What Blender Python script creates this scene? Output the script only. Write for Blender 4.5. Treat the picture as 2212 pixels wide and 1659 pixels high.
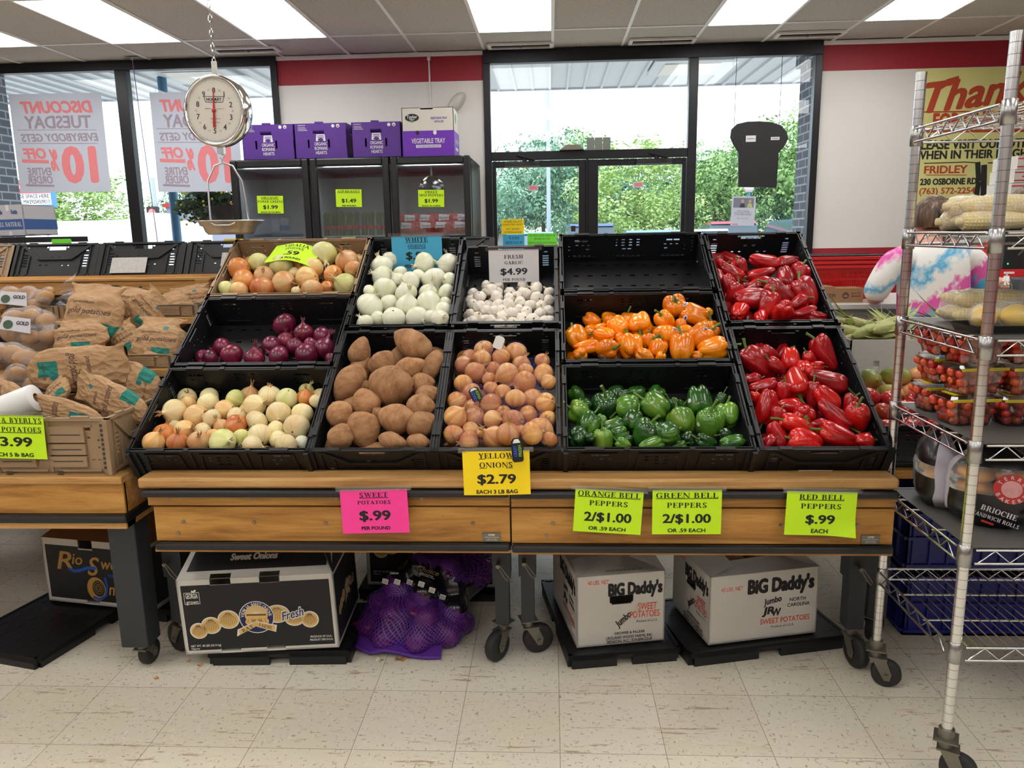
import bpy, math, random
from mathutils import Vector, Matrix, Euler, noise
for _o in list(bpy.data.objects): bpy.data.objects.remove(_o)
SC = bpy.context.scene
COL = SC.collection
R_ = random.Random(7)
PI = math.pi
# ---------------------------------------------------------------- camera (2212 x 1659 frame)
FW, FH, FOC, CAM_H = 2212.0, 1659.0, 1680.0, 1.48
_ux, _uy, _roll = 1190.0-1106.0, 500.0-829.5, 0.017
_c, _s = math.cos(_roll), math.sin(_roll)
_vx, _vy = _ux*_c-_uy*_s, _ux*_s+_uy*_c
_pitch = math.atan2(-_vy, FOC); _yaw = math.atan2(_vx, math.hypot(FOC, _vy))
_fw = Vector((-math.sin(_yaw)*math.cos(_pitch), math.cos(_yaw)*math.cos(_pitch), -math.sin(_pitch)))
_rt0 = Vector((math.cos(_yaw), math.sin(_yaw), 0)); _up0 = _rt0.cross(_fw)
CR = _rt0*_c-_up0*_s; CU = _rt0*_s+_up0*_c; CF = _fw
CAM = Vector((0, 0, CAM_H))
cd = bpy.data.cameras.new('camera'); cam = bpy.data.objects.new('camera', cd); COL.objects.link(cam)
cd.sensor_width = 36.0; cd.lens = FOC/FW*36.0; cd.clip_start = 0.05; cd.clip_end = 500
cam.matrix_world = Matrix(((CR.x, CU.x, -CF.x, 0), (CR.y, CU.y, -CF.y, 0), (CR.z, CU.z, -CF.z, CAM_H), (0, 0, 0, 1)))
SC.camera = cam
def ray(px, py): return CR*((px-FW/2)/FOC)-CU*((py-FH/2)/FOC)+CF
def at(px, py, X=None, Y=None, Z=None):
    """where the sight line through a photo pixel meets a plane of the room"""
    d = ray(px, py)
    t = Y/d.y if Y is not None else ((Z-CAM_H)/d.z if Z is not None else X/d.x)
    return CAM+d*t
def depth(p): return (Vector(p)-CAM).dot(CF)
# ---------------------------------------------------------------- world, sun, exposure
W = bpy.data.worlds.new('sky'); SC.world = W; W.use_nodes = True
_b = W.node_tree.nodes['Background']; _b.inputs[0].default_value = (0.80, 0.91, 1.0, 1); _b.inputs[1].default_value = 2.6
sl = bpy.data.lights.new('sun', 'SUN'); sl.energy = 6.0; sl.angle = 0.03; sl.color = (1, 0.95, 0.86)
sun = bpy.data.objects.new('sun', sl); COL.objects.link(sun); sun.rotation_euler = (math.radians(38), 0, math.radians(-150)); sun.location = (0, 20, 20)
SC.view_settings.view_transform = 'Standard'; SC.view_settings.look = 'None'
SC.view_settings.exposure = 0.5; SC.view_settings.gamma = 1.0; SC.view_settings.use_curve_mapping = False
LIGHT_PANEL = 6.0
SC.cycles.max_bounces = 7; SC.cycles.diffuse_bounces = 3; SC.cycles.glossy_bounces = 3
SC.cycles.transmission_bounces = 4; SC.cycles.transparent_max_bounces = 14
SC.cycles.caustics_reflective = False; SC.cycles.caustics_refractive = False
SC.cycles.use_denoising = True; SC.cycles.sample_clamp_indirect = 6.0
# ---------------------------------------------------------------- mesh helpers
class MB:
    def __init__(s): s.v = []; s.f = []; s.mi = []; s.sm = []
    def add(s, vs, fs, m=0, smooth=False, M=None):
        b = len(s.v)
        s.v += [tuple(M @ Vector(p)) for p in vs] if M is not None else [tuple(p) for p in vs]
        s.f += [tuple(b+i for i in f) for f in fs]; s.mi += [m]*len(fs); s.sm += [smooth]*len(fs)
        return s
    def box(s, c, d, m=0, M=None):
        x, y, z = c; a, b, e = d[0]/2, d[1]/2, d[2]/2
        vs = [(x+i*a, y+j*b, z+k*e) for k in (-1, 1) for j in (-1, 1) for i in (-1, 1)]
        return s.add(vs, [(0, 2, 3, 1), (4, 5, 7, 6), (0, 1, 5, 4), (2, 6, 7, 3), (0, 4, 6, 2), (1, 3, 7, 5)], m, False, M)
    def bx(s, x0, x1, y0, y1, z0, z1, m=0, M=None): return s.box(((x0+x1)/2, (y0+y1)/2, (z0+z1)/2), (x1-x0, y1-y0, z1-z0), m, M)
    def quad(s, a, b, c, d, m=0): return s.add([a, b, c, d], [(0, 1, 2, 3)], m)
    def poly(s, pts, m=0, M=None): return s.add(pts, [tuple(range(len(pts)))], m, False, M)
    def prism(s, pl, z0, z1, m=0, M=None, smooth=False):
        n = len(pl); vs = [(x, y, z0) for x, y in pl]+[(x, y, z1) for x, y in pl]
        s.add(vs, [tuple(range(n-1, -1, -1)), tuple(range(n, 2*n))], m, False, M)
        b = len(s.v)-2*n
        for i in range(n):
            s.f.append((b+i, b+(i+1) % n, b+n+(i+1) % n, b+n+i)); s.mi.append(m); s.sm.append(smooth)
        return s
    def tube(s, pts, r, n=8, m=0, closed=False, M=None, caps=True):
        P = [Vector(p) for p in pts]; k = len(P); rs = r if isinstance(r, (list, tuple)) else [r]*k
        vs = []; up = None
        for i in range(k):
            a = P[(i-1) % k] if (closed or i > 0) else P[i]; b = P[(i+1) % k] if (closed or i < k-1) else P[i]
            t = (b-a).normalized()
            if up is None: up = Vector((0, 0, 1)) if abs(t.z) < .9 else Vector((1, 0, 0))
            x = up-t*up.dot(t)
            if x.length < 1e-5: x = t.orthogonal()
            x.normalize(); y = t.cross(x); up = x
            vs += [P[i]+(x*math.cos(2*PI*j/n)+y*math.sin(2*PI*j/n))*rs[i] for j in range(n)]
        fs = [(i*n+j, i*n+(j+1) % n, ((i+1) % k)*n+(j+1) % n, ((i+1) % k)*n+j) for i in range(k if closed else k-1) for j in range(n)]
        s.add(vs, fs, m, n > 5, M)
        if not closed and caps: s.add([vs[j] for j in range(n)]+[vs[(k-1)*n+j] for j in range(n)], [tuple(range(n-1, -1, -1)), tuple(range(n, 2*n))], m, False, M)
        return s
    def cyl(s, a, b, r, n=16, m=0, r2=None, M=None): return s.tube([a, b], [r, r if r2 is None else r2], n, m, M=M)
    def lathe(s, prof, n=24, m=0, M=None, smooth=True, fn=None):
        k = len(prof); vs = []
        for r, z in prof:
            for j in range(n):
                a = 2*PI*j/n; p = (r*math.cos(a), r*math.sin(a), z)
                vs.append(fn(p, a, r, z) if fn else p)
        s.add(vs, [(i*n+j, i*n+(j+1) % n, (i+1)*n+(j+1) % n, (i+1)*n+j) for i in range(k-1) for j in range(n)], m, smooth, M)
        return s
    def sheet(s, fn, nu, nv, m=0, smooth=True, M=None, wrap=False):
        vs = [fn(i/nu, j/nv) for j in range(nv+1) for i in range(nu+1)]
        return s.add(vs, [(j*(nu+1)+i, j*(nu+1)+i+1, (j+1)*(nu+1)+i+1, (j+1)*(nu+1)+i) for j in range(nv) for i in range(nu)], m, smooth, M)
    def txt(s, string, w, h, M, m=0, x=0, y=0, style='sans', al='c', lift=.0006, bold=.03, shear=0):
        """lettering of given cap height h (and width w when not None), centred on x, y of the plane of M"""
        vs, fs, W0 = glyphs(string, style, 0, shear)
        ex = 2*bold if style == 'sans' else 0
        kx = (w/(W0+ex)) if w else h
        ox = {'c': -W0/2, 'l': 0, 'r': -W0}[al]
        if style != 'sans' or bold < .015: offs = [(0, 0)]
        else: offs = [(bold*math.cos(2*PI*k/8), bold*math.sin(2*PI*k/8)) for k in range(8)]
        for q, (dx, dy) in enumerate(offs): s.add([(x+(p[0]+ox+dx)*kx, y+(p[1]-.5+dy*.7)*h, lift+q*6e-5+(p[2] if len(p) > 2 else 0)) for p in vs], fs, m, False, M)
        return s
    def mesh(s, name, mats):
        me = bpy.data.meshes.new(name); me.from_pydata(s.v, [], s.f)
        for mt in (mats if isinstance(mats, (list, tuple)) else [mats]): me.materials.append(mt)
        me.polygons.foreach_set('material_index', s.mi); me.polygons.foreach_set('use_smooth', s.sm); me.update()
        return me
    def build(s, name, mats, parent=None, bevel=0, **k):
        return put(name, s.mesh(name, mats), parent, bevel=bevel, **k)
def put(name, me, parent=None, loc=None, rot=None, M=None, bevel=0, label=None, cat=None, group=None, kind=None, scale=None):
    o = bpy.data.objects.new(name, me); COL.objects.link(o)
    if parent is not None: o.parent = parent
    if loc is not None: o.location = loc
    if rot is not None: o.rotation_euler = rot
    if scale is not None: o.scale = scale if isinstance(scale, (tuple, list)) else (scale,)*3
    if M is not None: o.matrix_basis = M
    if bevel:
        b = o.modifiers.new('edge', 'BEVEL'); b.width = bevel; b.segments = 2; b.limit_method = 'ANGLE'; b.angle_limit = .7; b.harden_normals = False
    return tag(o, label, cat, group, kind)
def tag(o, label=None, cat=None, group=None, kind=None):
    for k, v in (('label', label), ('category', cat), ('group', group), ('kind', kind)):
        if v: o[k] = v
    return o
def thing(name, label, cat, loc=(0, 0, 0), rz=0, group=None, M=None):
    o = bpy.data.objects.new(name, None); COL.objects.link(o); o.empty_display_size = .05
    if M is not None: o.matrix_basis = M
    else: o.location = loc; o.rotation_euler = (0, 0, rz)
    return tag(o, label, cat, group)
def dup(o, parent=None, label=None, M=None, loc=None, group=None):
    c = o.copy(); COL.objects.link(c)
    if parent is not None: c.parent = parent
    if label: c['label'] = label
    if group: c['group'] = group
    if M is not None: c.matrix_basis = M
    if loc is not None: c.location = loc
    for ch in list(o.children): dup(ch, c)
    return c
def struct(name, mb, mats, parent=None, bevel=0):
    return mb.build(name, mats, parent, bevel, kind='structure' if parent is None else None)
def frame(o, x, y=None, z=None):
    """matrix with origin o and axes x, y (z = x cross y)"""
    x = Vector(x).normalized()
    if y is None: z = Vector(z).normalized(); y = z.cross(x)
    y = Vector(y); y = (y-x*y.dot(x)).normalized(); z = x.cross(y)
    return Matrix(((x.x, y.x, z.x, o[0]), (x.y, y.y, z.y, o[1]), (x.z, y.z, z.z, o[2]), (0, 0, 0, 1)))
# ---------------------------------------------------------------- lettering
_G = {}
def _sansmesh(string, bold, shear):
    cu = bpy.data.curves.new('t', 'FONT'); cu.body = string; cu.size = 1.0; cu.offset = bold; cu.shear = shear; cu.resolution_u = 3
    ob = bpy.data.objects.new('t', cu); me = ob.to_mesh()
    vs = [tuple(v.co) for v in me.vertices]; fs = [tuple(p.vertices) for p in me.polygons]
    ob.to_mesh_clear(); bpy.data.objects.remove(ob); bpy.data.curves.remove(cu)
    return vs, fs
_capH = [None]
def _arc(cx, cy, rx, ry, a0, a1, T, t, n=14):
    vs = []; fs = []
    for i in range(n+1):
        a = math.radians(a0+(a1-a0)*i/n); c, s_ = math.cos(a), math.sin(a)
        vs += [(cx+rx*c, cy+ry*s_), (cx+(rx-T)*c, cy+(ry-t)*s_)]
    return vs, [(2*i, 2*i+2, 2*i+3, 2*i+1) for i in range(n)]
def _serif(ch):
    T, t, sh, se = .20, .075, .055, .075
    P = []
    def q(*p): P.append((list(p), [tuple(range(len(p)))]))
    def rect(x0, x1, y0, y1): q((x0, y0), (x1, y0), (x1, y1), (x0, y1))
    def slab(x0, x1, y): rect(x0, x1, y, y+sh)
    def V(x, w=T, a=0, b=1, bot=True, top=True):
        rect(x, x+w, a, b)
        if bot: slab(x-se, x+w+se, a)
        if top: slab(x-se, x+w+se, b-sh)
    def dg(x0, y0, x1, y1, w): q((x0, y0), (x0+w, y0), (x1+w, y1), (x1, y1))
    def arc(*a, **k): P.append(_arc(*a, **k))
    w = .8
    if ch in 'EFL':
        V(.1)
        w = .74
        if ch == 'L': rect(.1, .7, 0, sh); q((.62, 0), (.72, 0), (.72, .3), (.68, .3)); w = .76
        else:
            rect(.1, .66, 1-sh, 1); q((.6, 1), (.68, 1), (.68, .72), (.65, .72)); rect(.3, .52, .48, .48+t); q((.48, .36), (.53, .36), (.53, .66), (.48, .66))
            if ch == 'E': rect(.1, .68, 0, sh); q((.6, 0), (.72, 0), (.72, .3), (.68, .3))
    elif ch in 'IHNMKR' or ch in 'BPD' or ch in 'TYU':
        if ch == 'I': V(.1); w = .42
        if ch == 'H': V(.1); V(.6); rect(.2, .7, .47, .47+t); w = .92
        if ch == 'N': V(.1, t, top=False); dg(.72, 0, .02, 1, .26) if False else q((.02, 1), (.26, 1), (.86, 0), (.7, 0)); V(.78, t, bot=False); slab(.0, .3, 1-sh); w = .94
        if ch == 'M': V(.1, t); q((.04, 1), (.28, 1), (.6, .05), (.48, .05)); q((.48, .05), (.56, .05), (.86, 1), (.76, 1)); V(.8, T); w = 1.12
        if ch in 'BPR':
            V(.1)
            if ch == 'B':
                rect(.2, .45, 1-sh, 1); rect(.2, .5, .48, .48+t); rect(.2, .5, 0, sh); arc(.42, .76, .26, .24, -90, 90, .19, .06); arc(.46, .26, .28, .27, -90, 90, .2, .06); w = .84
            else:
                rect(.2, .46, 1-sh, 1); rect(.2, .46, .44, .44+t); arc(.44, .72, .28, .28, -90, 90, .2, .07); w = .8
                if ch == 'R': q((.4, .46), (.58, .46), (.9, .0), (.68, 0)); slab(.68, .94, 0); w = .92
        if ch == 'D': V(.1); rect(.2, .42, 1-sh, 1); rect(.2, .42, 0, sh); arc(.4, .5, .42, .5, -90, 90, .21, .06, n=18); w = .92
        if ch == 'T': V(.3, top=False); rect(.02, .78, 1-sh, 1); q((.02, 1), (.09, 1), (.06, .72), (.02, .72)); q((.71, 1), (.78, 1), (.78, .72), (.74, .72)); w = .82
        if ch == 'Y': V(.34, b=.45, top=False); q((.04, 1), (.28, 1), (.54, .43), (.34, .43)); q((.7, 1), (.8, 1), (.54, .43), (.44, .43)); slab(-.02, .36, 1-sh); slab(.6, .9, 1-sh); w = .88
        if ch == 'U': rect(.1, .3, .3, 1); rect(.66, .74, .3, 1); slab(.02, .38, 1-sh); slab(.56, .84, 1-sh); arc(.42, .32, .32, .33, 180, 360, .2, .08); w = .88
        if ch == 'K': V(.1); q((.28, .4), (.36, .4), (.74, 1), (.64, 1)); q((.36, .56), (.56, .56), (.88, 0), (.66, 0)); slab(.6, .95, 0); slab(.52, .88, 1-sh); w = .94
    elif ch == 'A': q((.4, 1), (.52, 1), (.16, 0), (.08, 0)); q((.34, 1), (.54, 1), (.9, 0), (.66, 0)); rect(.24, .66, .3, .3+t); slab(.0, .28, 0); slab(.56, .98, 0); w = .96
    elif ch == 'V': q((.04, 1), (.28, 1), (.54, 0), (.42, 0)); q((.74, 1), (.82, 1), (.52, 0), (.44, 0)); slab(-.02, .36, 1-sh); slab(.62, .92, 1-sh); w = .9
    elif ch == 'W': 
        for d in (0, .46): q((d+.04, 1), (d+.26, 1), (d+.46, 0), (d+.34, 0)); q((d+.56, 1), (d+.64, 1), (d+.44, 0), (d+.36, 0))
        slab(-.02, .34, 1-sh); slab(.98, 1.2, 1-sh); w = 1.2
    elif ch in 'OCGQ':
        if ch == 'O': arc(.46, .5, .44, .52, 0, 360, .2, .06, n=28); w = .94
        else:
            arc(.46, .5, .44, .52, 40, 320, .2, .06, n=24); q((.74, .98), (.79, .98), (.82, .66), (.77, .66)); w = .88
            if ch == 'G': rect(.62, .82, .02, .42); slab(.52, .9, .42); w = .94
    elif ch == 'S': arc(.34, .75, .27, .27, 20, 200, .18, .07); arc(.34, .75, .27, .27, 200, 285, .18, .12); arc(.33, .25, .3, .27, 105, -160, .2, .1); q((.06, 0), (.1, 0), (.1, .3), (.06, .3)); q((.55, 1), (.6, 1), (.6, .72), (.56, .72)); w = .7
    elif ch == '&': arc(.38, .78, .2, .22, 0, 360, .12, .06); arc(.34, .26, .32, .28, 60, 330, .16, .07); q((.2, .72), (.38, .72), (.86, 0), (.64, 0)); w = .94
    elif ch == ' ': w = .38
    elif ch == '.': rect(.08, .28, 0, .18); w = .36
    elif ch == '/': q((.02, 0), (.12, 0), (.42, 1), (.32, 1)); w = .44
    else: return None
    return P, w
def glyphs(string, style='sans', bold=.03, shear=0):
    k = (string, style, bold, shear)
    if k in _G: return _G[k]
    if style == 'serif':
        vs = []; fs = []; x = 0; nz = 0
        for ch in string:
            g = _serif(ch)
            if g is None: x += .4; continue
            for pv, pf in g[0]:
                b = len(vs); vs += [(x+p[0]+shear*p[1], p[1], nz) for p in pv]; nz = (nz+4e-5) % 4e-4; fs += [tuple(b+i for i in f) for f in pf]
            x += g[1]+.06
        r = (vs, fs, max(x-.06, .01))
    else:
        if _capH[0] is None: _capH[0] = max(v[1] for v in _sansmesh('H', 0, 0)[0])
        vs, fs = _sansmesh(string, bold, shear); c = _capH[0]
        if vs: x0 = min(v[0] for v in vs); x1 = max(v[0] for v in vs)
        else: x0, x1 = 0, 1
        r = ([((v[0]-x0)/c, v[1]/c, 0) for v in vs], fs, (x1-x0)/c)
    _G[k] = r
    return r
# ---------------------------------------------------------------- materials
class NT:
    def __init__(s, name):
        s.m = bpy.data.materials.new(name); s.m.use_nodes = True; s.t = s.m.node_tree; s.b = s.t.nodes['Principled BSDF']; s.out = s.t.nodes['Material Output']
    def n(s, typ, ins=None, **kw):
        nd = s.t.nodes.new(typ)
        for k, v in kw.items(): setattr(nd, k, v)
        for k, v in (ins or {}).items(): s.set(nd.inputs[k], v)
        return nd
    def set(s, sock, v):
        if hasattr(v, 'is_linked') or hasattr(v, 'links'): s.t.links.new(v, sock)
        elif isinstance(v, (tuple, list)) and len(v) == 3 and sock.type == 'RGBA': sock.default_value = (*v, 1)
        else: sock.default_value = v
    def P(s, **k):
        nm = {'col': 'Base Color', 'rough': 'Roughness', 'metal': 'Metallic', 'spec': 'Specular IOR Level', 'alpha': 'Alpha', 'coat': 'Coat Weight', 'sss': 'Subsurface Weight', 'nrm': 'Normal', 'trans': 'Transmission Weight', 'ior': 'IOR', 'ecol': 'Emission Color', 'estr': 'Emission Strength', 'sheen': 'Sheen Weight', 'crough': 'Coat Roughness'}
        for a, v in k.items(): s.set(s.b.inputs[nm[a]], v)
        return s.m
    def gen(s): return s.n('ShaderNodeTexCoord').outputs['Generated']
    def obj(s): return s.n('ShaderNodeTexCoord').outputs['Object']
    def pos(s): return s.n('ShaderNodeNewGeometry').outputs['Position']
    def mapping(s, v, sc=(1, 1, 1), rot=(0, 0, 0), loc=(0, 0, 0)): return s.n('ShaderNodeMapping', {'Vector': v, 'Scale': sc, 'Rotation': rot, 'Location': loc}).outputs[0]
    def noise(s, v, scale=5, detail=3, rough=.5, out=0, dist=0): return s.n('ShaderNodeTexNoise', {'Vector': v, 'Scale': scale, 'Detail': detail, 'Roughness': rough, 'Distortion': dist}).outputs[out]
    def ramp(s, f, stops, interp='LINEAR'):
        r = s.n('ShaderNodeValToRGB', {'Fac': f}); e = r.color_ramp.elements; r.color_ramp.interpolation = interp
        while len(e) < len(stops): e.new(.5)
        for i, (p, c) in enumerate(stops): e[i].position = p; e[i].color = (*c, 1) if len(c) == 3 else c
        return r.outputs[0]
    def mix(s, f, a, b, mode='MIX'):
        nd = s.n('ShaderNodeMix', data_type='RGBA', blend_type=mode); s.set(nd.inputs[0], f); s.set(nd.inputs[6], a); s.set(nd.inputs[7], b); return nd.outputs[2]
    def math(s, op, a, b=0.0, c=None):
        nd = s.n('ShaderNodeMath', operation=op); s.set(nd.inputs[0], a); s.set(nd.inputs[1], b)
        if c is not None: s.set(nd.inputs[2], c)
        return nd.outputs[0]
    def sep(s, v): return s.n('ShaderNodeSeparateXYZ', {'Vector': v}).outputs
    def rnd(s): return s.n('ShaderNodeObjectInfo').outputs['Random']
    def bump(s, h, strength=.3, dist=.002): return s.n('ShaderNodeBump', {'Height': h, 'Strength': strength, 'Distance': dist}).outputs[0]
    def glass(s, tint=(1, 1, 1), refl=.08, rough=0.0, edge=.6):
        lw = s.n('ShaderNodeLayerWeight', {'Blend': .25}).outputs['Fresnel']
        f = s.math('MULTIPLY_ADD', lw, edge, refl)
        t = s.n('ShaderNodeBsdfTransparent', {'Color': tint}); g = s.n('ShaderNodeBsdfGlossy', {'Roughness': rough})
        mx = s.n('ShaderNodeMixShader', {0: f, 1: t.outputs[0], 2: g.outputs[0]}); s.t.links.new(mx.outputs[0], s.out.inputs[0]); return s.m
def srgb(r, g, b): return tuple((c/12.92 if c <= .04045 else ((c+.055)/1.055)**2.4) for c in (r/255, g/255, b/255))
def mat(name, col, rough=.5, metal=0., nz=None, bump=None, **k):
    """plain surface; nz = (scale, amount) mottles it, bump = (scale, strength, distance)"""
    t = NT(name); c = col
    if nz:
        v = t.obj(); f = t.noise(v, nz[0], 4, .6)
        c = t.mix(f, tuple(x*(1-nz[1]) for x in col), tuple(min(1, x*(1+nz[1])) for x in col))
    t.P(col=c, rough=rough, metal=metal, **k)
    if bump: t.P(nrm=t.bump(t.noise(t.obj(), bump[0], 4, .6), bump[1], bump[2]))
    return t.m
# ================================================================ the shop's shell
WY = 7.25
def floor_mat():
    t = NT('vinyl_tile'); p = t.pos(); s = t.sep(p)
    tx = t.math('DIVIDE', t.math('ADD', s[0], 10*.305-.016), .305); ty = t.math('DIVIDE', t.math('ADD', s[1], 10*.3-2.005), .3)
    cell = t.n('ShaderNodeCombineXYZ', {0: t.math('FLOOR', tx), 1: t.math('FLOOR', ty)}).outputs[0]
    wn = t.n('ShaderNodeTexWhiteNoise', {0: cell}).outputs[0]
    base = t.mix(wn, srgb(212, 204, 186), srgb(222, 215, 200))
    base = t.mix(t.ramp(t.noise(p, 2.2, 4, .6), [(.3, (0, 0, 0)), (.75, (.55, .55, .55))]), base, srgb(224, 212, 180))
    # chips: stretched specks
    f1 = t.noise(t.mapping(p, (42, 115, 1), (0, 0, .35)), 1.0, 2, .5)
    f2 = t.noise(t.mapping(p, (115, 45, 1), (0, 0, -.3), (7, 3, 0)), 1.0, 2, .5)
    sp = t.math('MAXIMUM', t.ramp(f1, [(.645, (0, 0, 0)), (.69, (1, 1, 1))]), t.ramp(f2, [(.65, (0, 0, 0)), (.69, (1, 1, 1))]))
    base = t.mix(t.math('MULTIPLY', sp, .62), base, srgb(112, 100, 88))
    f3 = t.noise(t.mapping(p, (55, 30, 1), (0, 0, .8), (3, 9, 0)), 1.0, 2, .5)
    base = t.mix(t.math('MULTIPLY', t.ramp(f3, [(.62, (0, 0, 0)), (.68, (1, 1, 1))]), .35), base, srgb(232, 226, 212))
    # brown scuffs along the aisle
    g = t.noise(t.mapping(p, (2.2, 22, 1), (0, 0, -.12)), 1.0, 4, .65)
    h = t.noise(t.mapping(p, (14, 90, 1), (0, 0, -.12)), 1.0, 3, .6)
    g = t.math('MULTIPLY', t.ramp(g, [(.555, (0, 0, 0)), (.63, (1, 1, 1))]), t.ramp(h, [(.52, (0, 0, 0)), (.58, (1, 1, 1))]))
    base = t.mix(t.math('MULTIPLY', g, .7), base, srgb(150, 112, 74))
    fx = t.math('ABSOLUTE', t.math('SUBTRACT', t.math('FRACT', tx), .5)); fy = t.math('ABSOLUTE', t.math('SUBTRACT', t.math('FRACT', ty), .5))
    jm = t.math('GREATER_THAN', t.math('MAXIMUM', fx, fy), .4968)
    base = t.mix(t.math('MULTIPLY', jm, .75), base, srgb(104, 84, 62))
    t.P(col=base, rough=t.ramp(t.noise(p, 9, 3), [(.3, (.34,)*3), (.7, (.5,)*3)]), spec=.35)
    return t.m
def ceil_mat():
    t = NT('ceiling_tile'); p = t.pos()
    a = t.noise(t.mapping(p, (55, 190, 1)), 1.0, 3, .6); b = t.noise(p, 300, 2)
    c = t.mix(t.ramp(a, [(.5, (0, 0, 0)), (.62, (1, 1, 1))]), srgb(194, 192, 189), srgb(158, 156, 153))
    c = t.mix(t.math('MULTIPLY', t.noise(p, 1.4, 3), .35), c, srgb(196, 186, 172))
    t.P(col=c, rough=.95, nrm=t.bump(a, .5, .004)); return t.m
def wall_mat():
    t = NT('painted_wall'); p = t.pos(); z = t.sep(p)[2]
    red = t.math('MAXIMUM', t.math('MULTIPLY', t.math('GREATER_THAN', z, 2.802), t.math('LESS_THAN', z, 3.012)), t.math('LESS_THAN', z, 1.29))
    c = t.mix(t.noise(p, 1.7, 4), srgb(214, 210, 205), srgb(224, 221, 217))
    c = t.mix(red, c, srgb(152, 26, 44)); t.P(col=c, rough=.55, nrm=t.bump(t.noise(p, 60, 3), .12, .003)); return t.m
def brick_mat(name, a, b, mo, rot):
    t = NT(name); _s = t.sep(t.pos()); v = t.n('ShaderNodeCombineXYZ', {0: t.math('ADD', _s[0], _s[1]), 1: _s[2]}).outputs[0]
    br = t.n('ShaderNodeTexBrick', {'Vector': v, 'Color1': a, 'Color2': b, 'Mortar': mo, 'Scale': 1.0, 'Mortar Size': .008, 'Brick Width': .21, 'Row Height': .078}, offset=.5)
    t.P(col=br.outputs[0], rough=.9); return t.m
M_FLOOR = floor_mat(); M_CEIL = ceil_mat(); M_WALL = wall_mat()
M_TEE = mat('white_enamel', srgb(240, 241, 242), .35)
M_BRONZE = mat('dark_bronze_frame', srgb(34, 34, 38), .35, .4, spec=.4)
M_GLASS = NT('window_glass').glass((.97, .99, .985), .02, 0, .35)
t_ = NT('light_diffuser'); t_.P(col=(1, 1, 1), ecol=(1.0, .985, .965), estr=LIGHT_PANEL); M_PANEL = t_.m
M_WHITE = mat('white_plastic', srgb(222, 222, 218), .4)
M_BLACK = mat('black_plastic', srgb(22, 22, 24), .45)
M_CHROME = mat('chrome', (.75, .76, .77), .12, 1.0)
M_STEEL = mat('brushed_steel', (.55, .55, .56), .3, 1.0)
struct('floor', MB().bx(-9, 8, -6, 7.4, -.12, 0), M_FLOOR)
struct('ceiling', MB().bx(-9, 8, -6, 7.4, 3.055, 3.16), M_CEIL)
b = MB(); b.bx(-9, -5.75, WY, 7.4, 0, 3.05); b.bx(-5.75, -2.43, WY, 7.4, 0, .75)
b.bx(-2.43, -.587, WY, 7.4, 0, 3.05); b.bx(2.345, 8, WY, 7.4, 0, 3.05)
struct('wall_back', b, M_WALL)
struct('wall_left', MB().bx(-9.1, -9, -6, 7.4, 0, 3.05), M_WALL)
struct('wall_right', MB().bx(8, 8.1, -6, 7.4, 0, 3.05), M_WALL)
struct('wall_front', MB().bx(-9, 8, -6.1, -6, 0, 3.05), M_WALL)
# ceiling grid: white tees every 0.61 m across and 1.22 m deep
b = MB(); GX0, GDX, GY0, GDY = .026, .6, 6.6, 1.22
for k in range(-15, 14): b.bx(GX0+k*GDX-.012, GX0+k*GDX+.012, -6, WY, 3.046, 3.056)
for k in range(-1, 10):
    y = GY0-k*GDY
    if y < WY: b.bx(-9, 8, y-.012, y+.012, 3.047, 3.057)
struct('trim_1', b, M_TEE)
struct('trim_2', MB().bx(-2.43, -.587, WY-.02, WY, 3.012, 3.046).bx(2.345, 8, WY-.02, WY, 3.012, 3.046), M_TEE)
# ceiling troffers, the same kind all through the shop
tr = thing('ceiling_light', 'x', 'ceiling light', (0, 0, 3.046))
MB().bx(-.285, .285, -.595, .595, -.002, .004).build('diffuser', M_PANEL, tr)
b = MB()
for a_ in ((-.3, -.285, -.61, .61), (.285, .3, -.61, .61), (-.285, .285, -.61, -.595), (-.285, .285, .595, .61)): b.bx(a_[0], a_[1], a_[2], a_[3], -.006, .008)
b.build('light_frame', M_TEE, tr)
row0 = {-7: 'flat ceiling light panel cut by the left edge of the photo', -5: 'flat ceiling light panel above the left window, left of the scale chain', -3: 'flat ceiling light panel just right of the scale chain',
        0: 'flat ceiling light panel in front of the glass doors, middle of the row', 3: 'flat ceiling light panel in front of the tall side window', 5: 'rightmost flat ceiling light panel, towards the yellow sign'}
first = True
for r_i, cols in ((0, (-7, -5, -3, 0, 3, 5)), (2, (-9, -6, -3, 0, 3, 6)), (4, (-9, -6, -3, 0, 3, 6)), (6, (-9, -6, -3, 0, 3, 6, 9)), (8, (-6, 0, 6))):
    for k in cols:
        lab = row0[k] if r_i == 0 else 'flat ceiling light panel over the aisle behind the viewer'
        p = (GX0+(k-.5)*GDX, GY0-GDY*(r_i+.5), 3.046)
        if first: tr.location = p; tr['label'] = lab; tr['group'] = 'ceiling light panels'; first = False
        else: dup(tr, label=lab, loc=p)
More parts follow.
